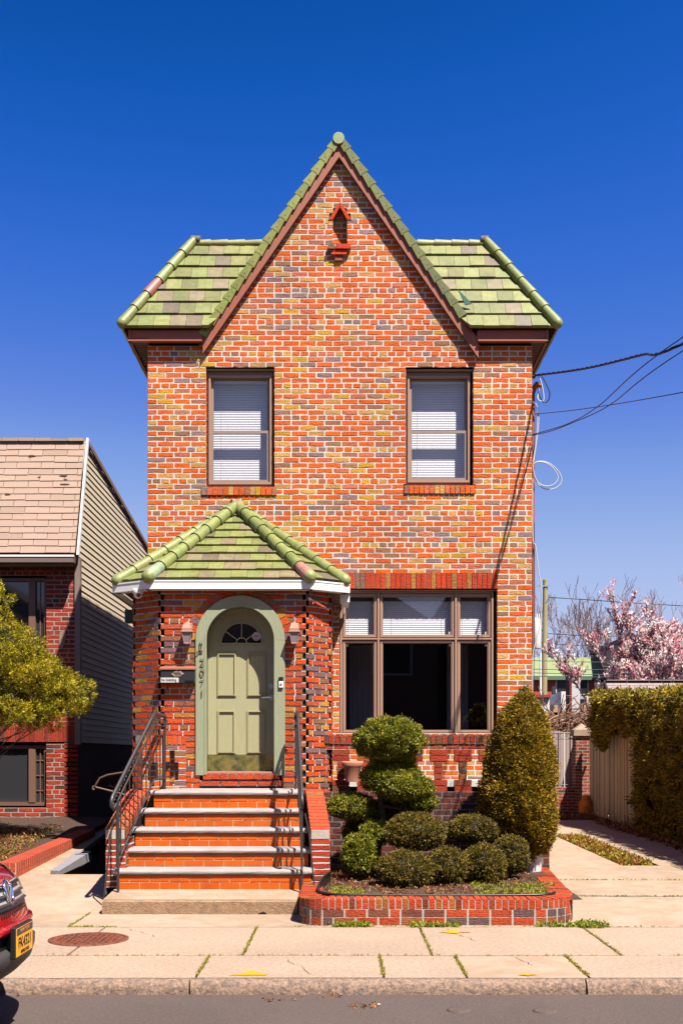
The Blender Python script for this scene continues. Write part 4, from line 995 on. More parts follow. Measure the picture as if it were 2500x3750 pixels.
# cheek walls with sloping rowlock tops
def cheek(xs0,xs1,xt0,xt1,label):  # x at pier, x at top
    T=thing('cheek_wall',label,'low wall',((xs0+xs1)/2,11.1,-1.3),group='brick cheek walls beside the steps')
    m=MB(); Dp_=11.1; zt=-.76
    # pier front
    fr_=Fr((0,Dp_,0),(1,0,0),(0,-1,0))
    soldz=zt-.095
    wb(m,fr_,xs0,xs1,soldz,zt,-.1,.0,BRG,C(222,82,42)); 
    brickwall(m,fr_,soldz-8*.0625,soldz-.004,lambda a,b:[(xs0+.004,xs1-.004)],BR,MO,pal=PALD[:3]+[(.5,C(216,78,44))],co=.0625,head=2,ln=.21,phase=xs0-.0)
    for x,sg in ((xs0,-1),(xs1,1)):
        f2=Fr((x,Dp_,0),(xt0-xs0 if sg<0 else xt1-xs1,1.3,0),(sg,0,0))
        def clp(z): return [(0,-2),(1.45,-2),(1.45,-.46),(1.2,-.47),(.1,zt-.09),(0,zt-.09)]
        brickwall(m,f2,-1.6,-.46,lambda a,b:[(0.,1.3)],BR,MO,pal=PALD,cl=clp,head=0)
    # sloping top: bricks across, following a curve
    n=17; pts=[]
    for i in range(n+1):
        t=i/n; D=Dp_-.005+t*1.18; z=zt+(.375)*(math.sin(t*math.pi/2)**1.15); pts.append((t,D,z))
    for i in range(n):
        t0,D0,z0=pts[i]; t1,D1,z1=pts[i+1]; g=.12
        D0g=D0+(D1-D0)*g; D1g=D1-(D1-D0)*g; z0g=z0+(z1-z0)*g; z1g=z1-(z1-z0)*g; c=jit(C(226,92,54),.12,.06) if random.random()<.8 else jit(C(196,120,72))
        e=random.uniform(-.003,.003)
        f=lambda t,s: (xs0+(xt0-xs0)*t-.004+e) if s==0 else (xs1+(xt1-xs1)*t+.004+e)
        m.hexa([(f(t0,0),D0g,z0g-.09),(f(t0,1),D0g,z0g-.09),(f(t1,1),D1g,z1g-.09),(f(t1,0),D1g,z1g-.09),(f(t0,0),D0g,z0g),(f(t0,1),D0g,z0g),(f(t1,1),D1g,z1g),(f(t1,0),D1g,z1g)],BR,c)
        m.hexa([(f(t0,0)+.006,D0,z0-.1),(f(t0,1)-.006,D0,z0-.1),(f(t1,1)-.006,D1,z1-.1),(f(t1,0)+.006,D1,z1-.1),(f(t0,0)+.006,D0,z0-.010),(f(t0,1)-.006,D0,z0-.010),(f(t1,1)-.006,D1,z1-.010),(f(t1,0)+.006,D1,z1-.010)],MO,(.66,.55,.48))
    build('brick_body',m,T)
cheek(-.307,-.116,-.415,-.235,'stepped brick cheek wall on the right of the steps, next to the clipped shrubs')
cheek(-2.40,-2.195,-2.34,-2.14,'stepped brick cheek wall on the left of the steps, above the stairwell')
# ------------------------------------------------------------------ brick screen wall below the window
DK=12.7
T=thing('screen_wall','openwork dark brick wall with rowlock cap below the picture window','garden wall',(1.0,DK,SWZ))
def XK(x): return (x-VX)*DK/F
def ZK(y): return -(y-VY)*DK/F
def zx(x): return (1080+x/3.92)/1.594-VX
zmx=lambda zx_,zx0=1080:( (zx0+zx_/3.92)/1.594-VX)*DK/F
zmz=lambda zy_: -((2640+zy_/3.92)/1.594-VY)*DK/F
m=MB(); fk=Fr((0,DK,0),(1,0,0),(0,-1,0)); kr=2.42; kl=zmx(80)
soldier(m,fk,kl,kr,zmz(322),zmz(198),-.1,.018,.0665,PALD)
m.box(kl,kr,DK+.1,DK+.22,zmz(322),zmz(198),MO,(.5,.44,.4))
hc=zmz(322)-zmz(405); step=(zmz(405)-zmz(1010))/7
brickwall(m,fk,zmz(408),zmz(326),lambda a,b:[(kl,kr)],BR,MO,pal=PALD,co=.068,ln=.185,head=0,mc=(.42,.38,.34))
# lower solid wall
def frk(z): return None
z_=zmz(1010)
brickwall(m,fk,z_-13*step*1.0,z_,lambda a,b:[(-.24,kr)],BR,MO,pal=[(.6,C(128,56,50)),(.4,C(98,60,56))],co=step,ln=.2134,head=0,mc=(.25,.2,.18))
# lattice: solid left part, then repeating pillars
rows=7; zt0=zmz(408)
for r in range(rows):
    z1=zt0-r*step; z0=z1-step
    brickwall(m,fk,z0,z1-.0005,lambda a,b:[(kl,zmx(448))],BR,MO,pal=PALD,co=step,ln=.205,head=0,phase=.05 if r%2 else .15,mc=(.42,.38,.34))
per=zmx(888)-zmx(538); x=zmx(538); w1=zmx(783)-zmx(538); ins=zmx(600)-zmx(538); w2=zmx(712)-zmx(600); i=0
while x+w1<kr+.05:
    for r in range(rows):
        z1=zt0-r*step-.004; z0=z1-step+.01; c=pick(PALD)
        if r in (0,1,5,6):
            wb(m,fk,x,min(x+w1,kr),z0,z1,-.10,.0,BR,c,.003)
            wb(m,fk,x+.01,min(x+w1,kr)-.01,z0-.012,z0+.002,-.09,-.006,MO,(.55,.5,.46),0)
        else:
            wb(m,fk,x+ins,min(x+ins+w2,kr),z0,z1,-.10,.0,BR,c,.003); wb(m,fk,x+ins+.006,x+ins+w2-.006,z0-.012,z0+.002,-.09,-.006,MO,(.55,.5,.46),0)
    x+=per
# returns to the house at the right end and solid end pier
f5=Fr((kr,DK,0),(0,1,0),(1,0,0)); brickwall(m,f5,z_-13*step,zmz(322),lambda a,b:[(0,DF-DK)],BR,MO,pal=PALD,head=0)
brickwall(m,Fr((0,DK,0),(1,0,0),(0,-1,0)),z_,zt0,lambda a,b:[(kr-.12,kr)],BR,MO,pal=PALD,head=0)
build('brickwork',m,T)
# ledge slab behind (white painted edge) 
m=MB(); m.box(-.1,kr-.02,13.25,DF-.01,zmz(960),zmz(870)-.0,mat('white_ledge',base=(.8,.78,.74),rough=.8,var=.08)); m.box(-.1,kr-.02,12.82,DF-.01,zmz(960)-.35,zmz(960)-.25,CONW); build('ledge_slab',m,T)
# terracotta-coloured pot behind the screen
T=thing('flower_pot','pale terracotta plant pot standing in the openwork of the brick screen wall','flower pot',(zmx(830),DK+.25,zmz(870)))
Yp=DK-.09; zA=zmz(870)+.0; zB=zmz(576)
m=MB(); cx=zmx(822)*Yp/DK; rt=.128*(Yp/DK); rb=.078
H=zB-zA; m.lathe([(rb,zA),(rb+.006,zA+.01),(rt-.026,zB-.062),(rt-.022,zB-.06)],cx,Yp,TERR,n=28,sy=.5); build('pot_body',m,T)
m=MB(); m.lathe([(rt-.018,zB-.062),(rt-.006,zB-.05),(rt-.004,zB-.03),(rt,zB-.02),(rt,zB),(rt-.02,zB),(rt-.03,zB-.03)],cx,Yp,TERR,n=28,sy=.5); build('pot_rim',m,T)
# left lattice parapet, running forward obliquely from the porch
T=thing('parapet_wall','short oblique openwork brick parapet on the left of the landing behind the iron railing','low wall',(-2.0,12.3,-.4))
A=Vector((XP(428),DP-.02,0)); B=Vector((-2.22,12.1,0)); u=(B-A); fl_=Fr(A,u,(u.y*-1*-1,-u.x*-1*-1,0)); Lp=u.length
nrm=Vector((u.y,-u.x,0)); 
if nrm.y>0: nrm=-nrm
nrm=Vector((1,-.9,0)).normalized(); fl_=Fr(A,u,nrm); zt=ZP(1690)
m=MB(); soldier(m,fl_,0,Lp,zt-.10,zt,-.1,.01,.066,PALP); brickwall(m,fl_,zt-.10-.0677,zt-.1,lambda a,b:[(0,Lp)],BR,MO,pal=PALP,head=0,mc=(.6,.5,.44))
for r in range(7):
    z1=zt-.1677-r*CO; z0=z1-CO
    x=0.
    if r in (2,3,4) :
        brickwall(m,fl_,z0,z1-.0005,lambda a,b:[(0,.1),(.27,.37),(.5,Lp)],BR,MO,pal=PALP,head=0,mc=(.6,.5,.44),phase=.05)
    elif r in(0,1,5): brickwall(m,fl_,z0,z1-.0005,lambda a,b:[(0,.15),(.22,.42),(.48,Lp)],BR,MO,pal=PALP,head=0,mc=(.6,.5,.44))
    else: brickwall(m,fl_,z0,z1-.0005,lambda a,b:[(0,Lp)],BR,MO,pal=PALP,head=0,mc=(.6,.5,.44))
wb(m,fl_,0,Lp,zt-.1677-8*CO-1.,zt-.1677-7*CO,-.1,.0,MO,(.45,.3,.22))
build('brickwork',m,T)
# ------------------------------------------------------------------ iron railings
def arcpts(p0,p1,n,sag): return [Vector(p0).lerp(Vector(p1),i/n)+Vector((0,0,-sag*4*(i/n)*(1-i/n))) for i in range(n+1)]
def railing(label,top,kink,bot,postx_b,braceto,sgn):
    # top: (X,D,z) of level rail at porch; kink; bot = lower end of the cap rail
    T=thing('stair_railing',label,'railing',(bot[0],10.8,-1.36),group='iron stair railings')
    top,kink,bot=Vector(top),Vector(kink),Vector(bot)
    m=MB(); end=bot+Vector((0,0,-.0))
    m.tube([top+Vector((0,.02,-.055)),top+Vector((0,.03,-.02)),top+Vector((0,0,0)),kink+Vector((0,.04,.004)),kink+Vector((0,-.02,-.012))]+[kink.lerp(bot,t) for t in (.1,.3,.5,.7,.9,1)]+[bot+Vector((sgn*.004,-.035,-.045)),bot+Vector((sgn*.004,-.03,-.085)),bot+Vector((0,.01,-.10)),bot+Vector((0,.03,-.07))],.024,IRON,n=8,flat=.75)
    build('handrail',m,T)
    m=MB(); sub=-.115; lo=-.70
    sl_t=top+Vector((0,0,sub)); sl_k=kink+Vector((0,0,sub-.01)); sl_b=bot+Vector((0,0.03,sub-.02))
    m.tube([sl_t,sl_k,sl_b],.011,IRON,n=4)
    lt=top+Vector((0,0,lo)); lk=kink+Vector((0,0,lo-.0)); lb=bot+Vector((0,.06,-.74))
    m.tube([lt,lk,lb],.011,IRON,n=4); build('rail_bars',m,T)
    # posts
    zb_=-1.36
    m=MB(); px=postx_b; m.tube([(px,10.8,zb_),(px,10.8,bot.z-.03)],.016,IRON,n=4,smooth=False); build('post',m,T)
    m=MB(); m.tube([(top.x,top.y,-.395),(top.x,top.y,top.z)],.016,IRON,n=4,smooth=False); build('post',m,T)
    m=MB(); m.tube([(px+sgn*.03,10.82,bot.z-.17),(px+sgn*.07,10.8,bot.z-.35),(px+sgn*.135,10.78,zb_-.05)],.009,IRON,n=5); build('brace',m,T)
    # balusters
    nb=9
    for i in range(1,nb+1):
        t=i/(nb+.7); a=sl_k.lerp(sl_b,t); b=lk.lerp(lb,t); b=Vector((a.x,a.y,lk.z+(lb.z-lk.z)*((a.y-lk.y)/(lb.y-lk.y)) if lb.y!=lk.y else b.z))
        m=MB(); m.tube([a,b],.0075,IRON,n=4,smooth=False); build('baluster',m,T)
    for i in range(0,3):
        t=i/3+.12; a=sl_t.lerp(sl_k,t); b=lt.lerp(lk,t); m=MB(); m.tube([a,b],.0075,IRON,n=4,smooth=False); build('baluster',m,T)
    # scrolls between cap and sub rail
    def scroll(c,r,dirv):
        pts=[]
        for i in range(17):
            a=math.radians(-60+i*26); q=r*(1-.045*i); pts.append(c+dirv*(math.cos(a)*q)+Vector((0,0,math.sin(a)*q)))
        return pts
    m=MB(); d1=(bot-kink).normalized(); 
    for i in range(9):
        t=(i+.5)/9; c=kink.lerp(bot,t)+Vector((0,0,-.058)); m.tube(scroll(c+d1*.02,.036,d1),.0045,IRON,n=4); m.tube(scroll(c-d1*.035,.026,-d1),.004,IRON,n=4)
    d2=(kink-top).normalized()
    for i in range(3):
        t=(i+.5)/3; c=top.lerp(kink,t)+Vector((0,0,-.058)); m.tube(scroll(c,.036,d2),.0045,IRON,n=4)
    m.tube(scroll(top+Vector((0,.03,-.06)),.03,Vector((.7,.7,0))),.006,IRON,n=5)
    build('scrollwork',m,T)
railing('black iron stair railing on the left of the steps, by the shaded alley',(-1.985,12.25,.432),(-2.005,11.66,.436),(-2.247,10.7,-.415),-2.213,0,-1)
railing('black iron stair railing on the right of the steps, by the clipped shrubs',(-.517,12.25,.46),(-.466,11.66,.448),(-.388,10.7,-.415),-.393,0,1)
# ------------------------------------------------------------------ planter
PT=thing('brick_planter','low rounded brick planter bed at the foot of the steps, holding the clipped shrubs','planter',(.9,10.5,SWZ))
ztop=-1.29; 
outer=[]
fy=9.73; r=.30
def rc_(cx,cy,r,a0,a1,n): return [(cx+r*math.cos(math.radians(a0+(a1-a0)*i/n)),cy+r*math.sin(math.radians(a0+(a1-a0)*i/n))) for i in range(n+1)]
xl_,xr_=-.385,2.14
outer=[(xl_-.0,10.93)]+rc_(xl_+.24,fy+.24,.24,180,270,8)+[(xl_+.24+ (xr_-.45-xl_-.24)*i/4,fy-.004*0) for i in range(1,4)]+rc_(xr_-.42,fy+.42,.42,270,355,9)+[(2.36,12.55)]
# resample polyline
def resample(pl,step):
    o=[Vector((*pl[0],0))]; acc=0.
    for a,b in zip(pl[:-1],pl[1:]):
        a=Vector((*a,0)); b=Vector((*b,0)); L=(b-a).length; d=(b-a)/L if L>0 else Vector((0,0,0)); t=step-acc
        while t<=L: o.append(a+d*t); t+=step
        acc=(acc+L)%step if L+acc>=step else acc+L
    return o
m=MB()
rp=resample(outer,.0595); wcap=.205
random.seed(11)
def nrmat(pl,i):
    t=(pl[min(i+1,len(pl)-1)]-pl[max(i-1,0)]).normalized(); return Vector((-t.y,t.x,0))  # inward (left of travel)
for i in range(len(rp)-1):
    a,b=rp[i],rp[i+1]; na,nb_=nrmat(rp,i),nrmat(rp,i+1); g=.085
    front=a.y<10.1
    ia=a+na*wcap; ib=b+nb_*wcap
    A_=a.lerp(b,g);B_=a.lerp(b,1-g);IA=ia.lerp(ib,g);IB=ia.lerp(ib,1-g); c=jit(C(218,82,36),.12,.05) if random.random()<.62 else jit(random.choice([C(190,110,50),C(150,66,44),C(176,76,46)]))
    e=random.uniform(-.0025,.0025); zz=ztop+random.uniform(-.003,.003)
    ou=lambda q,n_,k: (q.x-n_.x*k,q.y-n_.y*k)
    m.hexa([(*ou(A_,na,.004+e),ztop-.088),(*ou(B_,nb_,.004+e),ztop-.088),(IB.x,IB.y,ztop-.088),(IA.x,IA.y,ztop-.088),(*ou(A_,na,.004+e),zz-.006),(*ou(B_,nb_,.004+e),zz-.006),(IB.x,IB.y,zz),(IA.x,IA.y,zz)],BR,c)
    m.hexa([(a.x,a.y,SWZ-.01),(b.x,b.y,SWZ-.01),(ib.x,ib.y,SWZ-.01),(ia.x,ia.y,SWZ-.01),(a.x,a.y,ztop-.014),(b.x,b.y,ztop-.014),(ib.x,ib.y,ztop-.011),(ia.x,ia.y,ztop-.011)],MO,(.62,.52,.45))
rp2=resample(outer,.01)
for ci,(z0,z1) in enumerate(((ztop-.098-.0655+.004,ztop-.098),(ztop-.098-.132,ztop-.098-.0655-.006))):
    i=0; off_=0 if ci==0 else 9; i=-off_
    while i<len(rp2)-2:
        Ln=19 if random.random()<.86 else 9
        curve=False; a=max(0,i); b=min(len(rp2)-1,i+Ln-1)
        if rp2[a].x>xr_-.42 and rp2[a].y<10.3 or rp2[a].x<xl_+.2: b=min(len(rp2)-1,a+9)
        if b-a>2:
            c=pick([(.5,C(216,84,40)),(.2,C(196,112,60)),(.15,C(150,84,66)),(.15,C(128,96,92))]); k=2
            idx=list(range(a,b,k))+[b]; V=[]
            for q in idx:
                n_=nrmat(rp2,q); p_=rp2[q]-n_*(.003+random.uniform(-.001,.001)); V+= [(p_.x,p_.y,z0),(p_.x,p_.y,z1),(p_.x+n_.x*.02,p_.y+n_.y*.02,z1),(p_.x+n_.x*.02,p_.y+n_.y*.02,z0)]
            m.add(V,[(4*q+s,4*q+(s+1)%4,4*q+4+(s+1)%4,4*q+4+s) for q in range(len(idx)-1) for s in range(4)]+[(0,1,2,3),(4*len(idx)-4,4*len(idx)-3,4*len(idx)-2,4*len(idx)-1)],BR,c)
        i=max(i,0)+(b-a)+2 if i>=0 else b+2
# inner edge: fix-up block under side walls handled by hexas
build('brick_rim',m,PT)
m=MB(); inn=[p+nrmat(rp,i)*(wcap-.01) for i,p in enumerate(rp)]; 
V=[]; nx,ny=40,40; zs=-1.325
for i in range(nx+1):
    for j in range(ny+1):
        x=-.22+2.42*i/nx; y=9.92+2.78*j/ny; V.append((x,y,zs+.05*(j/ny)+.02*noise.noise(Vector((x*4,y*4,0)))))
m.add(V,[(i*(ny+1)+j,(i+1)*(ny+1)+j,(i+1)*(ny+1)+j+1,i*(ny+1)+j+1) for i in range(nx) for j in range(ny)],SOIL,smooth=True)
build('soil_bed',m,PT)
# black plastic edging
m=MB(); V=[]; ed=[Vector((-.11,11.05,0)),Vector((-.17,10.75,0)),Vector((-.215,10.4,0)),Vector((-.21,10.15,0)),Vector((-.13,10.0,0)),Vector((.05,9.945,0)),Vector((.5,9.93,0)),Vector((1.2,9.93,0)),Vector((1.75,9.94,0)),Vector((1.92,10.0,0)),Vector((1.98,10.12,0))]
hh=[.10,.085,.045,.02,.012,.008,.005,.005,.008,.012,.008]
pts=[]
def crv(P_,n=8):
    o=[]
    for i in range(len(P_)-1):
        p0=P_[max(i-1,0)];p1=P_[i];p2=P_[i+1];p3=P_[min(i+2,len(P_)-1)]
        for j in range(n):
            t=j/n; o.append(.5*((2*p1)+(p2-p0)*t+(2*p0-5*p1+4*p2-p3)*t*t+(-p0+3*p1-3*p2+p3)*t**3))
    o.append(P_[-1]); return o
edh=crv([Vector((p.x,p.y,ztop+h)) for p,h in zip(ed,hh)])
m.tube(edh,.013,BLK,n=7)
V=[]
for p in edh: V+=[(p.x,p.y,p.z),(p.x,p.y,-1.36)]
m.add(V,[(2*i,2*i+2,2*i+3,2*i+1) for i in range(len(edh)-1)],BLK,smooth=True)
build('plastic_edging',m,PT)
# ------------------------------------------------------------------ neighbour house on the left
DN=16.2; sN=F/DN; XN=-3.92
nb=thing('brick_house','red brick house at the left edge with tan shingle roof and beige siding','house',(-6,DN,-1.2))
fn=Fr((0,DN,0),(1,0,0),(0,-1,0)); zN0=-1.4; zN1=2.97
def XNn(x): return (x-VX)/sN
def ZN(y): return -(y-VY)/sN
uw=(-7.0,XNn(107),.78,ZN(1326)); lw=(-7.0,XNn(107),ZN(1851),ZN(1712))
def aln(z0,z1):
    z=(z0+z1)/2; iv=[(-9.9,XN)]
    for a,b,c,d in (uw,lw):
        if c<z<d: iv=cut(iv,a,b)
    if ZN(1704)<z<ZN(1668): iv=[]
    return iv
m=MB(); brickwall(m,fn,zN0,zN1,aln,BR,MO,pal=PALN,mc=(.50,.42,.38))
soldier(m,fn,-9.9,XN,ZN(1704),ZN(1667),-.05,.006,.072,PALN,mc=(.5,.42,.38))
slab(m,fn,[(XNn(207),0),(XNn(207),0),(XNn(207),0)],0,.01,MO,(.4,.36,.3)) if False else None
m.prism([tuple(fn.p(XNn(a),ZN(b),.014)) for a,b in ((138,1452),(147,1448),(152,1454),(150,1472),(146,1486),(141,1492),(137,1480))],(0,.02,0),MO,C(196,168,140))
m.quad((-9.9,DN+.16,zN0),(XN,DN+.16,zN0),(XN,DN+.16,zN1),(-9.9,DN+.16,zN1),MO,(.05,.045,.04)); m.quad((XN-.02,DN,zN0),(XN-.02,DN+9,zN0),(XN-.02,DN+9,zN1),(XN-.02,DN,zN1),MO,(.3,.28,.26))
build('front_wall',m,nb)
NBR=mat('brown_window_frame',base=C(150,110,92),rough=.5,var=.05)
for (a,b,c,d),gx in ((uw,True),(lw,True)):
    w=MB(); y=DN+.06; frame_ring(w,a,b,c,d,.05,y,y+.08,NBR); xm=XNn(72); w.box(xm-.05,xm+.05,y-.01,y+.08,c+.05,d-.05,NBR); W=build('window',w,nb)
    g=MB(); g.quad((a+.05,y+.04,c+.05),(b-.05,y+.04,c+.05),(b-.05,y+.04,d-.05),(a+.05,y+.04,d-.05),mat('dark_window_glass',base=(.05,.05,.055),rough=.03,spec=.8)); build('glass_pane',g,W)
    g=MB(); xx=(xm+b)/2; g.box(xx-.008,xx+.008,y+.025,y+.034,c+.05,d-.05,NBR)
    n=3
    for i in range(1,n+1): z=c+(d-c)*i/(n+1); g.box(xm+.05,b-.05,y+.022,y+.032,z-.008,z+.008,NBR)
    build('glazing_bar',g,W)
m=MB(); 
# siding on the side wall
fs=Fr((XN,0,0),(0,1,0),(1,0,0)); 
poly=[(DN,.18),(26,.18),(26,3.655),(22.0,4.185),(16.66,4.80),(DN,2.97)]
SC1=lambda: jit(C(255,216,190,1.1),.025,.01)
z=.18; e=.0955
while z<4.8:
    s=clip([(15.9,z),(27,z),(27,z+e),(15.9,z+e)],[(a,b) for a,b in poly])
    if len(s)>=3:
        h=lambda q:.013*(1-(q-z)/e)+.003
        c=SC1(); V=[fs.p(a,q,h(q)) for a,q in s]; V2=[fs.p(a,q,-.01) for a,q in s]; nn=len(s)
        m.add(V+V2,[tuple(range(nn))]+[(i,(i+1)%nn,nn+(i+1)%nn,nn+i) for i in range(nn)],VINYL,c)
    z+=e
build('side_siding',m,nb)
m=MB(); m.box(XN-.2,XN+.003,DN,26,-2.7,.18,CONW); 
m.box(XN-6,XN-.02,25.8,26,-1.4,3.4,CONW); build('foundation',m,nb)
m=MB(); m.box(XN-.035,XN+.045,DN-.045,DN+.06,.15,2.92,mat('grey_corner_trim',base=C(170,146,140),rough=.5));  build('corner_trim',m,nb)
m=MB(); A=Vector((-9.9,16.03,2.97)); T1=Vector((-9.9,16.64,4.80)); v=(T1-A); W_=9.9+XN+.0; fq_=Fr(A,(1,0,0),(0,-v.z,v.y),v)
def shc():
    return jit(C(214,182,164) if random.random()<.85 else C(204,172,154),.035,.015)
tiles(m,fq_,W_,v.length,v.length/17.5,.37,.014,SHIN,shc,phj=.5,gap=.008,wav=.006)
m.add([fq_.p(0,0,-.01),fq_.p(W_,0,-.01),fq_.p(W_,v.length,-.01),fq_.p(0,v.length,-.01)],[(0,1,2,3)],SHIN,(.10,.07,.06))
for _ in range(14):
    a=random.uniform(W_-2.8,W_-.1); q=random.uniform(.5,1.85); s=random.uniform(.03,.09)
    m.prism([tuple(fq_.p(a+s*math.cos(t)*random.uniform(.5,1.3),q+.25*s*math.sin(t)*random.uniform(.5,1.2),.016)) for t in np.linspace(0,6.2,9)[:-1]],fq_.n*.002,SHIN,C(96,70,62))
m.add([(-9.9,16.64,4.80),(XN,16.64,4.80),(XN,26,3.63),(-9.9,26,3.63)],[(0,1,2,3)],SHIN,C(190,120,96))
x=0
for i in range(24):  # ridge caps seen on edge
    xx=-9.92+i*.25; m.box(xx+.005,xx+.245,16.58,16.80,4.78,4.815+random.uniform(0,.012),SHIN,shc())
build('shingle_roof',m,nb)
m=MB(); pa=[(16.0,2.94),(16.63,4.84),(16.70,4.84),(16.09,2.94)]
m.prism([(XN+.028,a,b) for a,b in pa],(.03,0,0),WHT); m.prism([(XN+.026,16.64,4.83),(XN+.026,26,3.70),(XN+.026,26,3.64),(XN+.026,16.70,4.75)],(.025,0,0),VINYL,C(176,140,122))
build('rake_trim',m,nb)
m=MB(); 
for i in range(18):
    a=16.9+i*.44; z=4.81-(a-16.64)*.125; m.tube([(XN-.04,a,z+.015),(XN-.04,a+.34,z-.02)],.055,TILE,jit(C(222,150,122),.1),n=8)
build('edge_tile',m,nb)
m=MB(); m.bbox(-9.9,XN+.02,15.86,15.99,ZN(1297)*.99,ZN(1280)*.99,.006,mat('grey_gutter',base=C(150,126,120),rough=.45)); m.box(-9.9,XN+.03,15.85,15.87,ZN(1281.5)*.985,ZN(1277)*.985,WHT); m.box(-9.9,XN+.0,15.99,DN,2.84,2.86,TRIMD); m.box(-9.9,XN,15.97,16.0,2.77,2.87,mat('beige_fascia',base=C(200,176,146),rough=.6)); build('gutter',m,nb)
# brick border of the neighbour's yard
T=thing('border_wall','low red brick border wall edging the front yard of the neighbouring house','low wall',(-3.6,13,-1.4))
m=MB(); A=Vector((-3.63,12.15,-1.375)); B=Vector((-3.385,14.95,-1.19)); u=B-A; Lb=u.length; fb_=Fr(A,u,(1,-.07,0),(0,0,1)); 
n=int(Lb/.067); 
for i in range(n):
    a0=i*Lb/n+.008; a1=(i+1)*Lb/n-.008; p=[fb_.p(a0,.068,.006),fb_.p(a1,.068,.006),fb_.p(a1,.068,-.20),fb_.p(a0,.068,-.20),fb_.p(a0,.165,.006),fb_.p(a1,.165,.006),fb_.p(a1,.165,-.20),fb_.p(a0,.165,-.20)]
    m.hexa(p,BR,jit(C(216,92,62),.08))
p=[fb_.p(0,-.1,0),fb_.p(Lb,-.1,0),fb_.p(Lb,-.1,-.195),fb_.p(0,-.1,-.195),fb_.p(0,.162,.003),fb_.p(Lb,.162,.003),fb_.p(Lb,.162,-.195),fb_.p(0,.162,-.195)]; m.hexa(p,MO,C(236,196,168))
nn=int(Lb/.108)
for i in range(nn):
    a0=i*Lb/nn+.005; a1=(i+1)*Lb/nn-.005; m.hexa([fb_.p(a0,0,-.01),fb_.p(a1,0,-.01),fb_.p(a1,0,.004),fb_.p(a0,0,.004),fb_.p(a0,.06,-.01),fb_.p(a1,.06,-.01),fb_.p(a1,.06,.004),fb_.p(a0,.06,.004)],BRG,jit(C(222,84,40),.06))
# front return to the left
ff=Fr((-3.63-.0,12.15,-1.375),(-1,0,0),(0,-1,0))
for i in range(60):
    a0=i*.067+.005; m.hexa([ff.p(a0,.068,.006),ff.p(a0+.057,.068,.006),ff.p(a0+.057,.068,-.19),ff.p(a0,.068,-.19),ff.p(a0,.165,.006),ff.p(a0+.057,.165,.006),ff.p(a0+.057,.165,-.19),ff.p(a0,.165,-.19)],BR,jit(C(216,92,62),.08))
m.hexa([ff.p(0,-.1,0),ff.p(4.2,-.1,0),ff.p(4.2,-.1,-.19),ff.p(0,-.1,-.19),ff.p(0,.155,0),ff.p(4.2,.155,0),ff.p(4.2,.155,-.19),ff.p(0,.155,-.19)],MO,C(236,196,168))
build('brickwork',m,T)
T=thing('concrete_coping','grey painted concrete coping beside the open basement stairwell','coping',(-3.2,12.9,-1.35))
m=MB(); z0=fz_(12.4); GP=mat('grey_painted_concrete',base=C(170,164,172),rough=.8,var=.12,bump=.4,bscale=60); 
m.hexa([(-3.31,12.40,z0-.02),(-3.20,12.36,z0-.02),(-3.12,13.6,z0+.03),(-3.30,13.6,z0+.03),(-3.31,12.40,z0+.035),(-3.20,12.36,z0+.035),(-3.12,13.6,z0+.15),(-3.30,13.6,z0+.15)],GP); build('coping_block',m,T)
# basement canopy
Dk=12.95; T=thing('basement_canopy','dark scrolled iron canopy over the basement entrance in the shaded alley','canopy',(-2.6,Dk,-.3))
def pk(x,y,D=Dk): return P(x,y,D)
for dd in (0,.75):
    m=MB(); m.tube([pk(217,1814,Dk),pk(213,1812,Dk),pk(214,1806,Dk),pk(219,1806,Dk),pk(222,1800,Dk),pk(230,1787,Dk),pk(247,1780,Dk),pk(272,1776,Dk),pk(309,1770,Dk)] if dd==0 else [p+Vector((0,dd,0)) for p in (pk(222,1800),pk(230,1787),pk(247,1780),pk(272,1776),pk(309,1770))],.012,mat('canopy_iron',base=C(120,84,74),rough=.5),n=6)
    m.tube([p+Vector((0,dd,0)) for p in (pk(220,1808),pk(260,1818),pk(309,1832))],.014,MATS['canopy_iron'],n=4); build('frame_bar',m,T)
m=MB(); ps=[pk(222,1800),pk(230,1787),pk(247,1780),pk(272,1776),pk(307,1771)]; V=[]
for p in ps: V+=[p+Vector((0,.02,-.01)),p+Vector((0,.75,-.01))]
m.add(V,[(2*i,2*i+2,2*i+3,2*i+1) for i in range(4)],mat('canopy_sheet',base=(.03,.022,.02),rough=.6),smooth=True); build('canopy_sheet',m,T)

# ------------------------------------------------------------------ shrubs
LEAF=MATS['leaf']
G1=[(.35,C(160,158,30,1)),(.3,C(120,126,24,1)),(.2,C(196,184,60,1)),(.15,C(74,84,20,1))]
G2=[(.35,C(140,120,34,1)),(.3,C(110,98,26,1)),(.2,C(164,134,46,1)),(.15,C(64,56,18,1))]
G3=[(.4,C(196,156,32,1)),(.3,C(160,132,30,1)),(.12,C(214,178,56,1)),(.18,C(108,94,24,1))]
G4=[(.4,C(196,176,16,1.05)),(.3,C(156,150,16,1)),(.15,C(222,196,40,1.1)),(.15,C(96,96,16,1))]
G5=[(.4,C(186,160,26,1)),(.3,C(136,122,22,1)),(.15,C(214,186,50,1)),(.15,C(84,76,20,1))]
def pxblob(x0,x1,y0,y1,D,depth=None):
    s=F/D; c=P((x0+x1)/2,(y0+y1)/2,D); rx=(x1-x0)/2/s; rz=(y1-y0)/2/s; return c,(rx*.94,(depth or rx*.95),rz*.94)
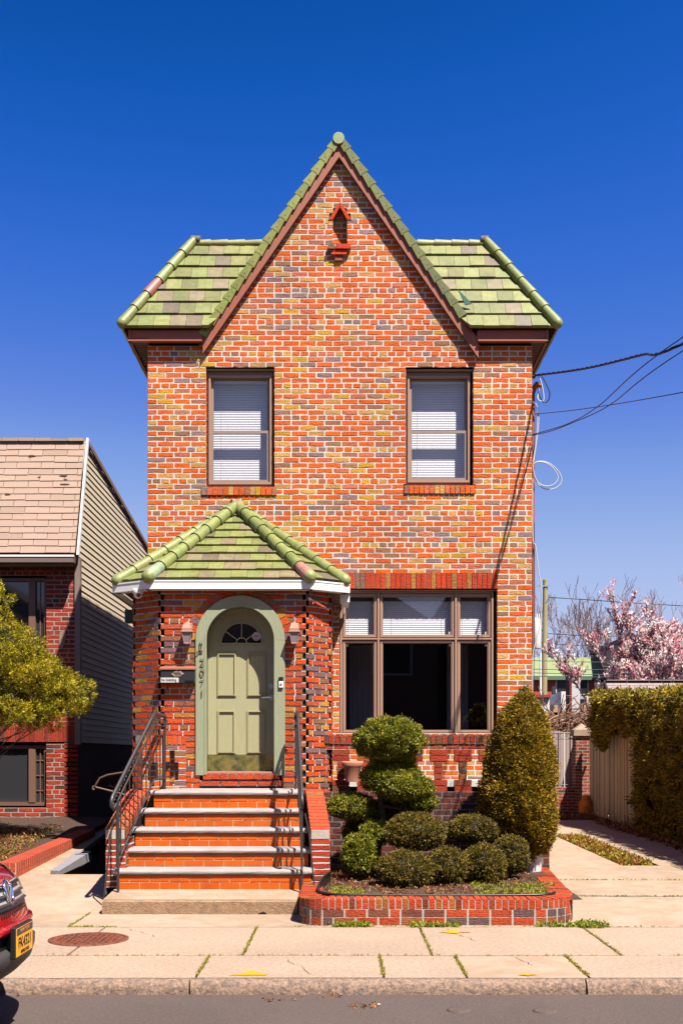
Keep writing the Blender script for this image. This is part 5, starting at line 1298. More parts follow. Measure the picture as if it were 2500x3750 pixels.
# tiered topiary
def shrub(name,label,cat,blobs,pal,base,group=None,trunk=None,den=1.,**kw):
    T=thing(name,label,cat,base,group); parts=[]
    for i,(b,sd) in enumerate(blobs):
        c,r=b; area=(r[0]*r[1]+r[0]*r[2]+r[1]*r[2]); ncl=int(2600*area*den)
        parts+=blob(c,r,pal,sd,ncl=max(60,ncl),**kw)
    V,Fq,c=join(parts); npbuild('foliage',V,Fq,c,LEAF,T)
    if trunk:
        m=MB()
        for pts,r in trunk: m.tube(pts,r,BARK,C(96,72,54),n=7)
        build('trunk',m,T)
    return T
bt=[(pxblob(815,973,1650,1748,11.6),1),(pxblob(826,966,1752,1820,11.65),2),(pxblob(860,992,1778,1836,11.5),3),(pxblob(850,950,1725,1775,11.7),31),(pxblob(838,930,1836,1905,11.85),32),(pxblob(905,985,1815,1880,11.65),33),(pxblob(940,1001,1824,1862,11.5),4),(pxblob(753,862,1824,1880,11.7),5),(pxblob(828,896,1886,1940,11.5),6),(pxblob(786,868,1916,2006,11.3),7),(pxblob(806,850,1960,2004,11.2),9),(pxblob(790,845,1880,1950,11.9),8)]
b0=P(862,2020,11.5); b0.z=-1.3
tk=[([b0,P(866,1950,11.5),P(880,1880,11.6),P(872,1820,11.6),P(893,1760,11.6),P(894,1700,11.6)],[.05,.045,.04,.035,.03,.02]),([P(876,1880,11.6),P(840,1862,11.7),P(808,1852,11.7)],[.02,.018,.012]),([P(872,1850,11.6),P(925,1860,11.5),P(968,1848,11.5)],[.02,.016,.01]),([P(866,1960,11.5),P(845,1930,11.4),P(826,1965,11.3)],[.02,.018,.012])]
shrub('topiary_shrub','tiered bright green topiary shrub clipped into pads, below the picture window','topiary',bt,G1,b0,trunk=tk,per=16,cr=.014,ln=.026,wd=.012,amp=.24,f=2.8,spread=.85,core=.78,fill=.16,den=3.2)
BW=[('domed dark green boxwood in the middle of the planter, behind the others',[(pxblob(880,1026,1868,1955,11.2),11),(pxblob(895,1000,1868,1915,11.2),12)],(952,2000,11.2)),
('broad low boxwood ball at the front left of the planter',[(pxblob(863,998,1952,2044,10.85),13)],(930,2035,10.85)),
('rounded boxwood ball at the front centre of the planter, touching the broad one',[(pxblob(978,1075,1944,2038,10.95),14)],(1028,2030,10.95)),
('boxwood ball at the front right of the planter',[(pxblob(1058,1161,1937,2038,11.05),15)],(1108,2030,11.05)),
('smooth oval boxwood ball against the dark brick wall, highest of the clipped balls',[(pxblob(1026,1142,1871,1937,11.75),16)],(1084,1990,11.75)),
('small boxwood ball tucked under the golden cone tree',[(pxblob(1128,1216,1917,2008,11.35),17)],(1170,2010,11.35))]
for l,bl,bb in BW:
    b=P(*bb); b.z=-1.3
    shrub('boxwood_ball',l,'shrub',bl,G2,b,group='clipped boxwood balls in the planter',per=12,cr=.010,ln=.022,wd=.010,amp=.13,f=1.8,spread=.85,core=.84,fill=.12,den=3.0,trunk=[([b,Vector((b.x,b.y,b.z+.25))],.02)])
# golden cone tree in white pot
def profile_tree(T,rows,Dc,pal,seed,ncl,per,ln,wd,dep=1.,cr=.012,spread=.6,zamp=.05):
    rng=np.random.default_rng(seed); s=F/Dc
    rows=[(y,l,r) for y,l,r in rows]; ys=np.array([q[0] for q in rows]); 
    yy=rng.uniform(ys[0],ys[-1],ncl*3); L=np.interp(yy,ys,[q[1] for q in rows]); R=np.interp(yy,ys,[q[2] for q in rows]); keep=rng.random(ncl*3)<(R-L)/ (max(q[2]-q[1] for q in rows))
    yy,L,R=yy[keep][:ncl],L[keep][:ncl],R[keep][:ncl]; n=len(yy); th=rng.uniform(0,2*math.pi,n)
    d=np.stack([np.cos(th),np.sin(th),(yy-ys[0])/(ys[-1]-ys[0])*4],1); bump=1+zamp*2*lump(d,seed,2.4)-.14*rng.random(n)**2
    cx=((L+R)/2-VX)/s; rx=(R-L)/2/s*bump*.97
    cen=np.stack([cx+np.cos(th)*rx,Dc+np.sin(th)*rx*dep,-(yy-VY)/s],1); nor=np.stack([np.cos(th),np.sin(th),np.full(n,.55)],1); nor/=np.linalg.norm(nor,axis=1,keepdims=True)
    parts=[cluster_leaves(cen,nor,per,cr,ln,wd,pal,spread,rng)]
    # core
    V=[];N=16
    for y,l,r in rows:
        for j in range(N): t=2*math.pi*j/N; q=(r-l)/2/s*.74; V.append((((l+r)/2-VX)/s+q*math.cos(t),Dc+q*dep*math.sin(t),-(y-VY)/s))
    k=len(rows); Fq=[(i*N+j,i*N+(j+1)%N,(i+1)*N+(j+1)%N,(i+1)*N+j) for i in range(k-1) for j in range(N)]
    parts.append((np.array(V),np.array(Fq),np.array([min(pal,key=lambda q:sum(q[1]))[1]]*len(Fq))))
    V,Fq,c=join(parts); npbuild('foliage',V,Fq,c,LEAF,T)
Dc=12.0; b=P(1218,2000,Dc)
T=thing('cone_tree','tall golden egg shaped arborvitae in a white pot at the right corner of the planter','tree',(b.x,Dc,-1.3))
rows=[(1580,1203,1208),(1592,1194,1216),(1612,1177,1229),(1645,1150,1246),(1690,1131,1262),(1740,1121,1271),(1790,1112,1277),(1840,1103,1276),(1870,1106,1274),(1900,1124,1273),(1930,1150,1268),(1955,1176,1250),(1975,1196,1228),(1988,1206,1220)]
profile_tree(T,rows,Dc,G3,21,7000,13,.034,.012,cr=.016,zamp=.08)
m=MB(); m.tube([P(1212,1995,Dc),P(1210,1900,Dc)],.03,BARK,C(96,72,54)); build('trunk',m,T)
cx=P(1224,1990,Dc).x; T2=thing('tree_pot','white plastic pot holding the golden arborvitae at the planter corner','pot',(cx,Dc,-1.32))
m=MB(); s=F/Dc; m.lathe([(.085,-(2004-VY)/s),(.088,-(2000-VY)/s),(.108,-(1962-VY)/s),(.112,-(1960-VY)/s),(.1,-(1960-VY)/s)],cx,Dc,WHT,n=28); build('pot_body',m,T2)
# yew at the left
T=thing('yew_bush','large golden green yew bush spreading from the left edge in front of the neighbouring house','bush',(-5.2,13.9,-1.2))
rng=np.random.default_rng(5); out=[(0,1352),(14,1362),(17,1395),(42,1420),(88,1445),(92,1475),(128,1500),(140,1520),(150,1545),(180,1540),(205,1545),(210,1570),(205,1585),(222,1592),(214,1612),(180,1625),(188,1652),(170,1640),(160,1622),(140,1650),(135,1680),(120,1668),(100,1685),(60,1680),(30,1672),(0,1668),(-60,1700),(-200,1690),(-330,1600),(-300,1420),(-160,1330),(-60,1310)]
def inside(x,y):
    c=False; n=len(out)
    for i in range(n):
        x1,y1=out[i];x2,y2=out[(i+1)%n]
        if (y1>y)!=(y2>y) and x<(x2-x1)*(y-y1)/(y2-y1)+x1: c=not c
    return c
cen=[];sz=[]
while len(cen)<420:
    x=rng.uniform(-330,225); y=rng.uniform(1305,1700)
    if inside(x,y) and (x<-20 or inside(x+14,y-12)) and inside(x,y+10): 
        e=min(1,max(0,(225-x)/200)); cen.append(P(x,y,13.9+rng.normal(0,.28)*(.35+e)))
parts=[]
for c in cen:
    n=22; q=rng.normal(0,1,(n,3)); q/=np.linalg.norm(q,axis=1,keepdims=True); rad=rng.uniform(.08,.15)
    cc=np.array(c)+q*np.array([rad*1.25,rad,rad*.55]); nn=q*.7+np.array([.45 if c.x>-5 else 0,-.2,.35]); nn/=np.linalg.norm(nn,axis=1,keepdims=True)
    parts.append(cluster_leaves(cc,nn,22,.022,.042,.011,G4,.6,rng))
V,Fq,c=join(parts); npbuild('foliage',V,Fq,c,LEAF,T)
m=MB(); rs=np.random.default_rng(3)
st=Vector((-5.3,13.95,-1.25)); m.tube([st,st+Vector((.05,0,.5)),st+Vector((.1,0,1.0)),st+Vector((.15,0,1.5))],[.08,.07,.055,.035],BARK,C(120,90,74),n=8)
for i in range(0,len(cen),4):
    c=cen[i]; a=st+Vector((.05,0,rs.uniform(.4,1.4))); mid=a.lerp(c,.5)+Vector((0,0,rs.uniform(-.12,.05))); m.tube([a,mid,c],[.010,.007,.003],BARK,C(130,98,80),n=5)
build('trunk',m,T)
# hedge on the right
T=thing('hedge','tall clipped golden green arborvitae hedge along the right of the driveway, overhanging the fence','hedge',(5.9,18,-1.4))
rng=np.random.default_rng(9); parts=[]
def hedge_face(n,f,nor,ln=.075):
    cs=[];
    q=np.array([f(rng) for _ in range(n)]); nn=np.tile(np.array(nor,dtype=float),(n,1))+rng.normal(0,.35,(n,3)); nn/=np.linalg.norm(nn,axis=1,keepdims=True)
    lm=np.array([noise.noise(Vector((float(p[0])*2.2,float(p[1])*2.2,float(p[2])*2.2))) for p in q]); q=q+np.array(nor)*(lm*.14-.05*rng.random(n))[:,None]
    parts.append(cluster_leaves(q,nn,12,.03,ln,.022,G5,.65,rng))
def htop(D): return .97+.045*(D-16.7)+.05*math.sin(D*3.1)
def hx(D,z):   # left face, bulging over the fence beyond D 19.4
    b=5.33-.10*math.sin((z+1.4)*1.4); 
    if D>19.6: b-= .05+.10*max(0,min(1,(z-.3)/.5))
    return b
hb=lambda D: gz(D)-.0 if D<19.4 else (.42+.12*math.sin(D*5) if D<21.3 else .18+.1*math.sin(D*4))
def ff1(r):
    D=r.uniform(12.5,22.6); z=r.uniform(hb(D),htop(D)); return (hx(D,z),D,z)
hedge_face(4200,ff1,(-1,0,0)); hedge_face(2300,lambda r:(lambda D:(r.uniform(5.25,6.6),D,htop(D)))(r.uniform(12.5,22.6)),(0,0,1))
hedge_face(700,lambda r:(lambda z:(r.uniform(5.25,6.6),22.6,z))(r.uniform(.35,1.2)),(0,1,0)); hedge_face(500,lambda r:(lambda z:(r.uniform(5.3,6.6),12.5,z))(r.uniform(-1.4,.9)),(0,-1,0)); hedge_face(350,lambda r:(r.uniform(5.2,5.5),19.5+r.uniform(-.1,.1),r.uniform(-1.3,.5)),(-.4,1,0))
V,Fq,c=join(parts); npbuild('foliage',V,Fq,c,LEAF,T)
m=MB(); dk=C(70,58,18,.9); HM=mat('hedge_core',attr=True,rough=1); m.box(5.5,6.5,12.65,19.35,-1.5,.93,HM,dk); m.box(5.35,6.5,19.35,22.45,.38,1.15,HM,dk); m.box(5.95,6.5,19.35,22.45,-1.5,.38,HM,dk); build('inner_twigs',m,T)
# ------------------------------------------------------------------ low plants, moss, litter
def ground_leaves(name,label,cat,spots,pal,n,ln,wd,z,kind='stuff',up=.6,seed=1,spread=.8):
    rng=np.random.default_rng(seed); q=[]
    while len(q)<n:
        s=spots[int(rng.integers(len(spots)))]; x=rng.uniform(s[0],s[1]); y=rng.uniform(s[2],s[3])
        if len(s)>4 and not s[4](x,y): continue
        if noise.noise(Vector((x*5+seed,y*5,0)))>-.15 or len(s)>5: q.append((x,y,z(x,y)))
    q=np.array(q); nor=np.tile([0,0,1.],(n,1)); V,Fq,c=cluster_leaves(q,nor,7,ln*.45,ln,wd,pal,spread,rng)
    o=npbuild(name,V,Fq,c,LEAF); o['kind']=kind
    if label: o['label']=label; o['category']=cat
    return o
GR=[(.5,C(170,180,40,1)),(.3,C(120,140,30,1)),(.2,C(200,190,80,1))]; GM=[(.6,C(190,176,50,1)),(.4,C(150,140,50,1))]
DRY=[(.5,C(176,110,60,1)),(.3,C(120,72,44,1)),(.2,C(210,160,110,1))]
zp=lambda x,y:-1.318+.05*(y-9.92)/2.78
ground_leaves('grass','low weedy grass growing in the front of the planter bed','grass',[(-.1,.2,9.97,10.6),(1.25,1.95,9.96,10.5),(1.3,2.1,10.5,10.9),(.2,.35,9.95,10.05)],GR,1500,.022,.010,zp,seed=2)
ground_leaves('mulch','brown leaf and bark litter covering the planter soil','mulch',[(-.15,2.0,9.95,12.4)],DRY,2200,.022,.012,zp,seed=3,spread=1.6)
zs=lambda x,y:SWZ+.001
def line(x0,y0,x1,y1,w): return (min(x0,x1)-w,max(x0,x1)+w,min(y0,y1)-w,max(y0,y1)+w,lambda x,y,a=x0,b=y0,c=x1,d=y1,w=w: abs((c-a)*(b-y)-(a-x)*(d-b))/math.hypot(c-a,d-b)<w*random.random(),1)
ML=[line(-.4,9.69,2.2,9.69,.03),line(2.2,9.665,5.5,9.665,.022),line(.69,8.29,.69,9.65,.016),line(2.13,8.29,2.13,9.65,.016),line(-.75,8.29,-.75,9.65,.012),line(.3,8.287,5,8.287,.012),line(-3,8.287,.3,8.287,.006),line(.29,7.55,.29,8.28,.014),line(-1,7.55,-1,8.28,.012),line(.86,7.55,.86,8.28,.012),line(1.7,7.55,1.7,8.28,.016),line(-2.42,7.55,-2.42,8.28,.012),line(-2.42,9.7,-2.42,10.9,.014),line(-2.42,9.66,-2.0,9.66,.01)]
ground_leaves('moss','yellow green moss filling the joints of the pavement','moss',ML,GM,1500,.011,.006,zs,seed=4)
ground_leaves('weeds','green weeds sprouting along the front base of the planter','weeds',[(-.05,.25,9.66,9.72,lambda x,y:True,1),(.62,1.05,9.64,9.72,lambda x,y:True,1),(1.75,2.35,9.64,9.73,lambda x,y:True,1),(2.1,2.3,9.6,9.8,lambda x,y:True,1)],GR,420,.034,.014,zs,seed=5)
ground_leaves('strip_grass','weedy grass strip in the middle of the concrete driveway','grass',[(3.74,4.16,14.5,18.9,lambda x,y:True,1)],[(.4,C(190,170,50,1)),(.3,C(140,120,40,1)),(.3,C(190,110,50,1))],1700,.05,.022,lambda x,y:gz(y)-.02,seed=6)
ground_leaves('joint_grass','thin grass lines growing in the driveway joints','grass',[line(2.2,11.55,4.2,11.55,.01),line(2.2,12.9,4.2,12.9,.012)],GR,260,.014,.007,lambda x,y:gz(y),seed=8)
ground_leaves('leaf_litter','dry brown leaves gathered along the foot of the wooden fence and hedge','leaf litter',[line(5.25,13,5.25,19.5,.22),line(5.2,19.5,5.3,23.5,.25),(4.2,5.3,22.6,23.8,lambda x,y:True,1)],DRY,1500,.05,.03,lambda x,y:gz(y)+.01,seed=7,spread=1.6)
ground_leaves('yard_litter','dry leaves and thin grass on the raised yard of the neighbouring house','leaf litter',[(-6.5,-3.9,12.3,15.1)],DRY+[(.35,C(150,140,50,1))],2600,.035,.015,lambda x,y:-1.28+.085*(y-12.2)+.02,seed=10,spread=1.2)
ground_leaves('gutter_leaves','few dry leaves scattered on the road beside the kerb','dry leaves',[(-2.6,-1.9,7.25,7.33,lambda x,y:True,1),(-.5,-.3,7.15,7.2,lambda x,y:True,1),(-.35,.0,7.28,7.34,lambda x,y:True,1),(.05,.22,6.98,7.04,lambda x,y:True,1),(2.5,2.6,7.2,7.3,lambda x,y:True,1)],DRY,26,.026,.014,lambda x,y:ROAD_Z+.004,seed=12,spread=1.8)
# yellow paint marks on the pavement
for i,(x,y,s,l) in enumerate(((1040,2142,1.,'yellow spray paint arrow mark on the pavement in front of the planter'),(572,2238,1.,'yellow spray paint mark on the pavement near the kerb, in front of the steps'),(1208,2240,.5,'faint yellow paint mark on the kerb edge at the right'))):
    Dm=1.5315*F/(y-VY); c=P(x,y,Dm); m=MB(); rg=random.Random(i)
    pts=[(-.13,.0),(-.07,.012),(-.05,.05),(.02,.075),(.05,.03),(.15,.018),(.15,-.0),(.06,-.012),(.02,-.05),(-.03,-.03)] if i!=1 else [(-.14,-.03),(-.06,.0),(-.02,.06),(.02,.07),(.06,.03),(.09,.02),(.13,-.005),(.12,-.03)]
    m.add([(c.x+a*s,Dm+b*s*1.6,SWZ+.006) for a,b in pts],[tuple(range(len(pts)))],YEL); tag(build('paint_mark',m,None,origin=(c.x,Dm,SWZ)),l,'paint mark',group='yellow paint marks')
# manhole cover
Dm=1.5315*F/(2158-VY); c=P(204,2158,Dm); T=thing('manhole_cover','round rusty cast iron manhole cover set in the pavement at the left','manhole cover',(c.x,Dm,SWZ))
m=MB(); R_=.315; m.lathe([(R_+.012,SWZ-.002),(R_+.012,SWZ+.008),(R_-.02,SWZ+.012),(R_-.02,SWZ+.006)],c.x,Dm,RUST,n=48); build('iron_rim',m,T)
m=MB(); m.lathe([(R_-.024,SWZ+.0),(R_-.024,SWZ+.009)],c.x,Dm,RUST,n=48); 
for i in range(-6,7):
    for j in range(-6,7):
        x=i*.045; y=j*.045+(.022 if i%2 else 0)
        if x*x+y*y<.07: m.hexa([(c.x+x+a*.016,Dm+y+b*.007,SWZ+z) for z in (.008,.016) for a,b in ((-1,-1),(1,-1),(1,1),(-1,1))],RUST) if (i+j)%2 else m.hexa([(c.x+x+a*.007,Dm+y+b*.016,SWZ+z) for z in (.008,.016) for a,b in ((-1,-1),(1,-1),(1,1),(-1,1))],RUST)
build('cast_plate',m,T)
for i,x in enumerate((763,1072)):
    y=2038.9+.64*(453 if i==0 else 456); Dm=1.65*F/(y-VY); c=P(564.6+.64*x,y,Dm); m=MB(); m.lathe([(.075,ROAD_Z-.002),(.075,ROAD_Z+.005),(.06,ROAD_Z+.006)],c.x,Dm,mat('valve_iron',base=C(112,92,82),rough=.8,var=.3),n=24,sy=1.)
    tag(build('valve_cover',m,None,origin=(c.x,Dm,ROAD_Z)),'small round iron valve cover in the road, %s of two'%('left' if i==0 else 'right'),'valve cover',group='valve covers in the road')
# ------------------------------------------------------------------ background beyond the driveway
def zg(D): return gz(D)
# brick gate pier with pyramid cap
Dq=24.1; T=thing('gate_pier','square brick gate pier with pale pyramid cap at the end of the driveway','pillar',(P(1338,1800,Dq).x,Dq,zg(Dq)))
x0,x1=P(1321,0,Dq).x,P(1355,0,Dq).x; zt=P(0,1690,Dq).z; m=MB()
brickwall(m,Fr((0,Dq,0),(1,0,0),(0,-1,0)),zg(Dq)-.05,zt,lambda a,b:[(x0,x1)],BR,MO,pal=PALD,head=0,mc=(.5,.44,.4)); brickwall(m,Fr((x0,Dq,0),(0,1,0),(-1,0,0)),zg(Dq)-.05,zt,lambda a,b:[(0,.33)],BR,MO,pal=PALD,head=0,mc=(.5,.44,.4)); m.box(x0+.01,x1-.01,Dq+.01,Dq+.33,zg(Dq)-.05,zt,MO,(.4,.3,.25)); build('brick_shaft',m,T)
m=MB(); cx=(x0+x1)/2; a=P(1316,0,Dq).x; b=P(1361,0,Dq).x; h=(b-a)/2; cy=Dq+.16; z1=P(0,1676,Dq).z; z2=P(0,1661,Dq).z
m.box(a,b,cy-h,cy+h,zt,z1,CONC); m.add([(a+.02,cy-h+.02,z1),(b-.02,cy-h+.02,z1),(b-.02,cy+h-.02,z1),(a+.02,cy+h-.02,z1),(cx,cy,z2)],[(0,1,4),(1,2,4),(2,3,4),(3,0,4)],CONC); build('pier_cap',m,T)
# low brick wall with iron gate
Dw=24.2; T=thing('garden_wall','low dark brick wall beneath the iron rail at the end of the driveway','garden wall',(4.9,Dw,zg(Dw)))
m=MB(); xa,xb=2.5,x0; zw=P(0,1808,Dw).z; brickwall(m,Fr((0,Dw,0),(1,0,0),(0,-1,0)),zg(Dw)-.05,zw,lambda a,b:[(xa,xb)],BR,MO,pal=PALD,head=0,mc=(.5,.44,.4)); m.box(xa,xb,Dw+.01,Dw+.25,zg(Dw)-.05,zw,MO,(.4,.3,.25)); build('brickwork',m,T)
T=thing('iron_gate','thin white and black iron gate standing on the low brick wall before a wooden fence','gate',(4.9,Dw,zw))
m=MB(); gz1=P(0,1683,Dw).z
for x in (1282,1296,1309,1320): p=P(x,0,Dw); m.tube([(p.x,Dw+.05,zw),(p.x,Dw+.05,gz1)],.013,WHT if x in(1296,) else IRON,n=5)
for y in (1684,1697,1803): z=P(0,y,Dw).z; m.tube([(P(1262,0,Dw).x,Dw+.05,z),(x0,Dw+.05,z)],.012,IRON,n=5)
for i in range(3): 
    c=P(1275+i*17,1690,Dw); m.tube([(c.x+.07*math.cos(t),Dw+.05,c.z+.055*math.sin(t)) for t in np.linspace(0,6.28,13)],.006,IRON,n=4)
build('gate_frame',m,T)
def planks(T,pts,z0,z1,w,cols,jag=0.,name='planks',top=.02):
    m=MB(); 
    for a,b in zip(pts[:-1],pts[1:]):
        A=Vector((*a,0));B=Vector((*b,0)); u=(B-A).normalized(); n=Vector((u.y,-u.x,0)); L=(B-A).length; x=0
        while x<L:
            ww=w*random.uniform(.8,1.2); p=A+u*x; q=A+u*min(L,x+ww-.006); zb_=(z0(p.y) if callable(z0) else z0)+(random.random()**3)*jag; zt_=z1+random.uniform(-top,top); d=n*random.uniform(-.006,.006); c=jit(random.choice(cols),.15)
            m.hexa([tuple(p+d+Vector((0,0,zb_))),tuple(q+d+Vector((0,0,zb_))),tuple(q+d-n*.02+Vector((0,0,zb_))),tuple(p+d-n*.02+Vector((0,0,zb_))),tuple(p+d+Vector((0,0,zt_))),tuple(q+d+Vector((0,0,zt_))),tuple(q+d-n*.02+Vector((0,0,zt_))),tuple(p+d-n*.02+Vector((0,0,zt_)))],WOOD,c); x+=ww
    build(name,m,T)
T=thing('wooden_fence','pale pinkish board fence behind the iron gate','fence',(4.8,25.6,-1.3)); planks(T,[(3.0,25.6),(6.3,25.6)],-1.4,P(0,1680,25.6).z,.13,[C(214,190,190),C(196,172,172)])
m=MB(); m.box(3.,6.3,25.62,25.68,-.2,-.1,WOOD,C(190,168,160)); build('rail',m,T)
T=thing('picket_fence','weathered grey stake fence along the driveway, partly under the hedge','fence',(5.45,21,-1.4)); 
planks(T,[(P(1478,0,19.5).x,19.5),(5.44,21.5),(P(1356,0,23.9).x,23.9)],lambda D:gz(D)+.02,.46,.035,[C(236,206,164,1.5),C(248,222,180,1.5),C(214,184,144,1.5),C(226,200,176,1.5),C(160,132,104,1.2)],jag=.32,name='stakes',top=.03)
m=MB(); 
for z in (-.9,.1): m.tube([(P(1478,0,19.5).x+.05,19.5,z),(5.50,21.5,z),(P(1356,0,23.9).x+.06,23.9,z)],.03,WOOD,C(150,130,104),n=5)
m.tube([(P(1479,0,19.45).x,19.45,-1.5),(P(1479,0,19.45).x,19.45,-.2)],.018,mat('grey_pipe',base=(.45,.45,.45),rough=.4,metal=.6),n=7); build('rail',m,T)
T=thing('garden_hose','pale grey pipe lying along the foot of the hedge at the right edge','pipe',(5.4,17,-1.4)); m=MB(); m.tube([(5.32+.04*math.sin(i*.9),19.5-i*.45,gz(19.5-i*.45)+.03) for i in range(12)],.022,mat('pale_pipe',base=C(210,196,190),rough=.5),n=7); build('pipe',m,T)
# propane cylinder
Dp2=23.7; c=P(1345,1868,Dp2); T=thing('gas_cylinder','rusty orange yellow gas cylinder at the foot of the brick gate pier','gas cylinder',(c.x,Dp2,zg(Dp2)))
OR=mat('orange_tank',base=C(250,160,40,1.2),rough=.6,var=.25,vscale=10,var2=C(214,110,34,1.1)); z0=zg(Dp2); m=MB(); R_=.155
m.lathe([(R_*.8,z0),(R_*.82,z0+.03),(R_*.95,z0+.05),(R_,z0+.09),(R_,z0+.26),(R_*.93,z0+.32),(R_*.7,z0+.36),(R_*.3,z0+.375)],c.x,Dp2,OR,n=24); build('tank_body',m,T)
m=MB(); 
for i in range(14):
    a0=i*2*math.pi/16; a1=(i+.8)*2*math.pi/16; 
    m.hexa([(c.x+r*math.cos(a),Dp2+r*math.sin(a),z) for z in (z0+.35,z0+.455) for r,a in ((.095,a0),(.095,a0+.4),(.088,a0+.4),(.088,a0))],OR)
build('collar',m,T)
m=MB(); m.tube([(c.x,Dp2,z0+.37),(c.x,Dp2,z0+.43)],.02,BRASS,n=8); build('valve',m,T)
# shed with grey shingle roof
T=thing('shed','small shed with grey shingle roof behind the hedge at the right','shed',(8,24.8,-1.3))
xs0=6.0; ya,yr_,yb=23.6,24.8,26.1; zr=P(0,1564,24.8).z; ze_=.72
m=MB(); v=Vector((0,yr_-ya+.1,zr-ze_)); f6=Fr((xs0-.0,ya-.1,ze_),(1,0,0),(0,-v.z,v.y),v); tiles(m,f6,6.2,v.length,v.length/8,.3,.012,SHIN,lambda:jit(C(190,170,172),.06,.02)); m.add([f6.p(0,0,-.01),f6.p(6.2,0,-.01),f6.p(6.2,v.length,-.01),f6.p(0,v.length,-.01)],[(0,1,2,3)],SHIN,C(120,104,104))
m.add([(xs0,yr_,zr),(xs0+6.2,yr_,zr),(xs0+6.2,yb+.1,ze_),(xs0,yb+.1,ze_)],[(0,1,2,3)],SHIN,C(150,132,132))
for i in range(12): m.box(xs0+i*.5+.005,xs0+i*.5+.495,yr_-.12,yr_+.12,zr-.0,zr+.02,SHIN,jit(C(186,164,160),.06))
build('shingle_roof',m,T)
m=MB(); m.prism([(xs0-.03,ya-.12,ze_-.1),(xs0-.03,yr_,zr-.08),(xs0-.03,yr_,zr+.015),(xs0-.03,ya-.12,ze_+.0)],(.035,0,0),mat('dark_fascia',base=C(70,50,44),rough=.6)); m.prism([(xs0-.03,yb+.12,ze_-.1),(xs0-.03,yr_,zr-.08),(xs0-.03,yr_,zr+.015),(xs0-.03,yb+.12,ze_)],(.035,0,0),MATS['dark_fascia']); build('gable_trim',m,T)
m=MB(); SHW=mat('shed_wall',base=C(206,182,176),rough=.7,var=.05); m.prism([(xs0+.25,ya+.1,-1.4),(xs0+.25,ya+.1,ze_),(xs0+.25,yr_,zr-.16),(xs0+.25,yb-.1,ze_),(xs0+.25,yb-.1,-1.4)],(5.7,0,0),SHW); build('wall',m,T)
# tangled dry vine
rng=np.random.default_rng(31); T=thing('dry_vine','leafless tangled brown vine thicket above the board fence','vine',(5.6,28,-1.3))
m=MB()
for i in range(230):
    x=rng.uniform(1240,1385); y=rng.uniform(1640,1700); p=P(x,y,rng.uniform(27,29.5)); pts=[p]
    d=Vector(rng.normal(0,1,3)); d.z*=.6; d.normalize()
    for k in range(7): d=(d+Vector(rng.normal(0,.35,3))).normalized(); pts.append(pts[-1]+d*.13)
    m.tube(pts,[.016]*4+[.01]*4,BARK,jit(random.choice([C(170,120,92),C(130,84,64),C(206,160,124)])),n=4,caps=False)
for i in range(5): p=P(1262+i*26,1640,28.5); m.tube([(p.x,28.5,-1.3),(p.x+.1,28.5,.9)],.05,BARK,C(120,84,64),n=6)
build('stems',m,T)
T=thing('pergola','old wooden trellis beams behind the dry vine','trellis',(5.2,30,-1.3)); m=MB()
a=P(1240,1636,30);b=P(1350,1648,30); m.box(a.x,b.x,30,30.15,b.z,a.z,WOOD,C(190,150,130)); 
for x in (1275,1345): p=P(x,0,30); m.box(p.x-.06,p.x+.06,30,30.12,-1.4,a.z+.2,WOOD,C(220,180,140))
for y in (1662,1676): z=P(0,y,30).z; m.box(a.x,b.x,30.2,30.28,z-.05,z,WOOD,C(120,84,66))
m.box(a.x-2,b.x,31.9,32,-1.5,P(0,1655,32).z,WOOD,C(90,66,54)); build('beams',m,T)
# utility pole with transformer
Dt=58.; T=thing('utility_pole','tall wooden utility pole with white transformer behind the house','utility pole',(P(1251,0,Dt).x,Dt,-1.2))
p=P(1251.5,1332,Dt); m=MB(); m.tube([(p.x-.1,Dt,-1.3),(p.x-.05,Dt,5),(p.x,Dt,p.z)],[.17,.15,.125],WOOD,C(196,180,130),n=12); build('pole',m,T)
m=MB(); c=P(1231,1440,Dt); s=F/Dt; z0,z1=P(0,1490,Dt).z,P(0,1423,Dt).z; m.lathe([(.22,z0),(.25,z0+.05),(.26,z1-.1),(.24,z1),(.1,z1+.08)],c.x,Dt,WHT,n=18); 
for a in (-.12,0,.12): m.tube([(c.x+a,Dt-.1,z1),(c.x+a,Dt-.1,z1+.3)],[.045,.03],WHT,n=7)
m.box(c.x+.2,p.x-.1,Dt-.05,Dt+.05,z0+.5,z0+.58,NICK); m.box(c.x+.2,p.x-.1,Dt-.05,Dt+.05,z1-.4,z1-.32,NICK); build('transformer',m,T)
m=MB(); q=P(1259,1371,Dt); m.tube([(p.x,Dt-.1,q.z-.35),(q.x,Dt-.1,q.z+.05),(q.x+.1,Dt-.1,q.z+.1)],.05,NICK,n=6); build('bracket',m,T); m=MB(); m.box(p.x-.5,p.x+.2,Dt-.16,Dt-.12,p.z-.38,p.z-.3,NICK); build('cross_arm',m,T)
m=MB(); m.tube([P(1240.5,1500,Dt-.1),P(1240.5,1570,Dt-.1),P(1240.5,1680,Dt-.1)],.06,WHT,n=7); build('conduit',m,T)
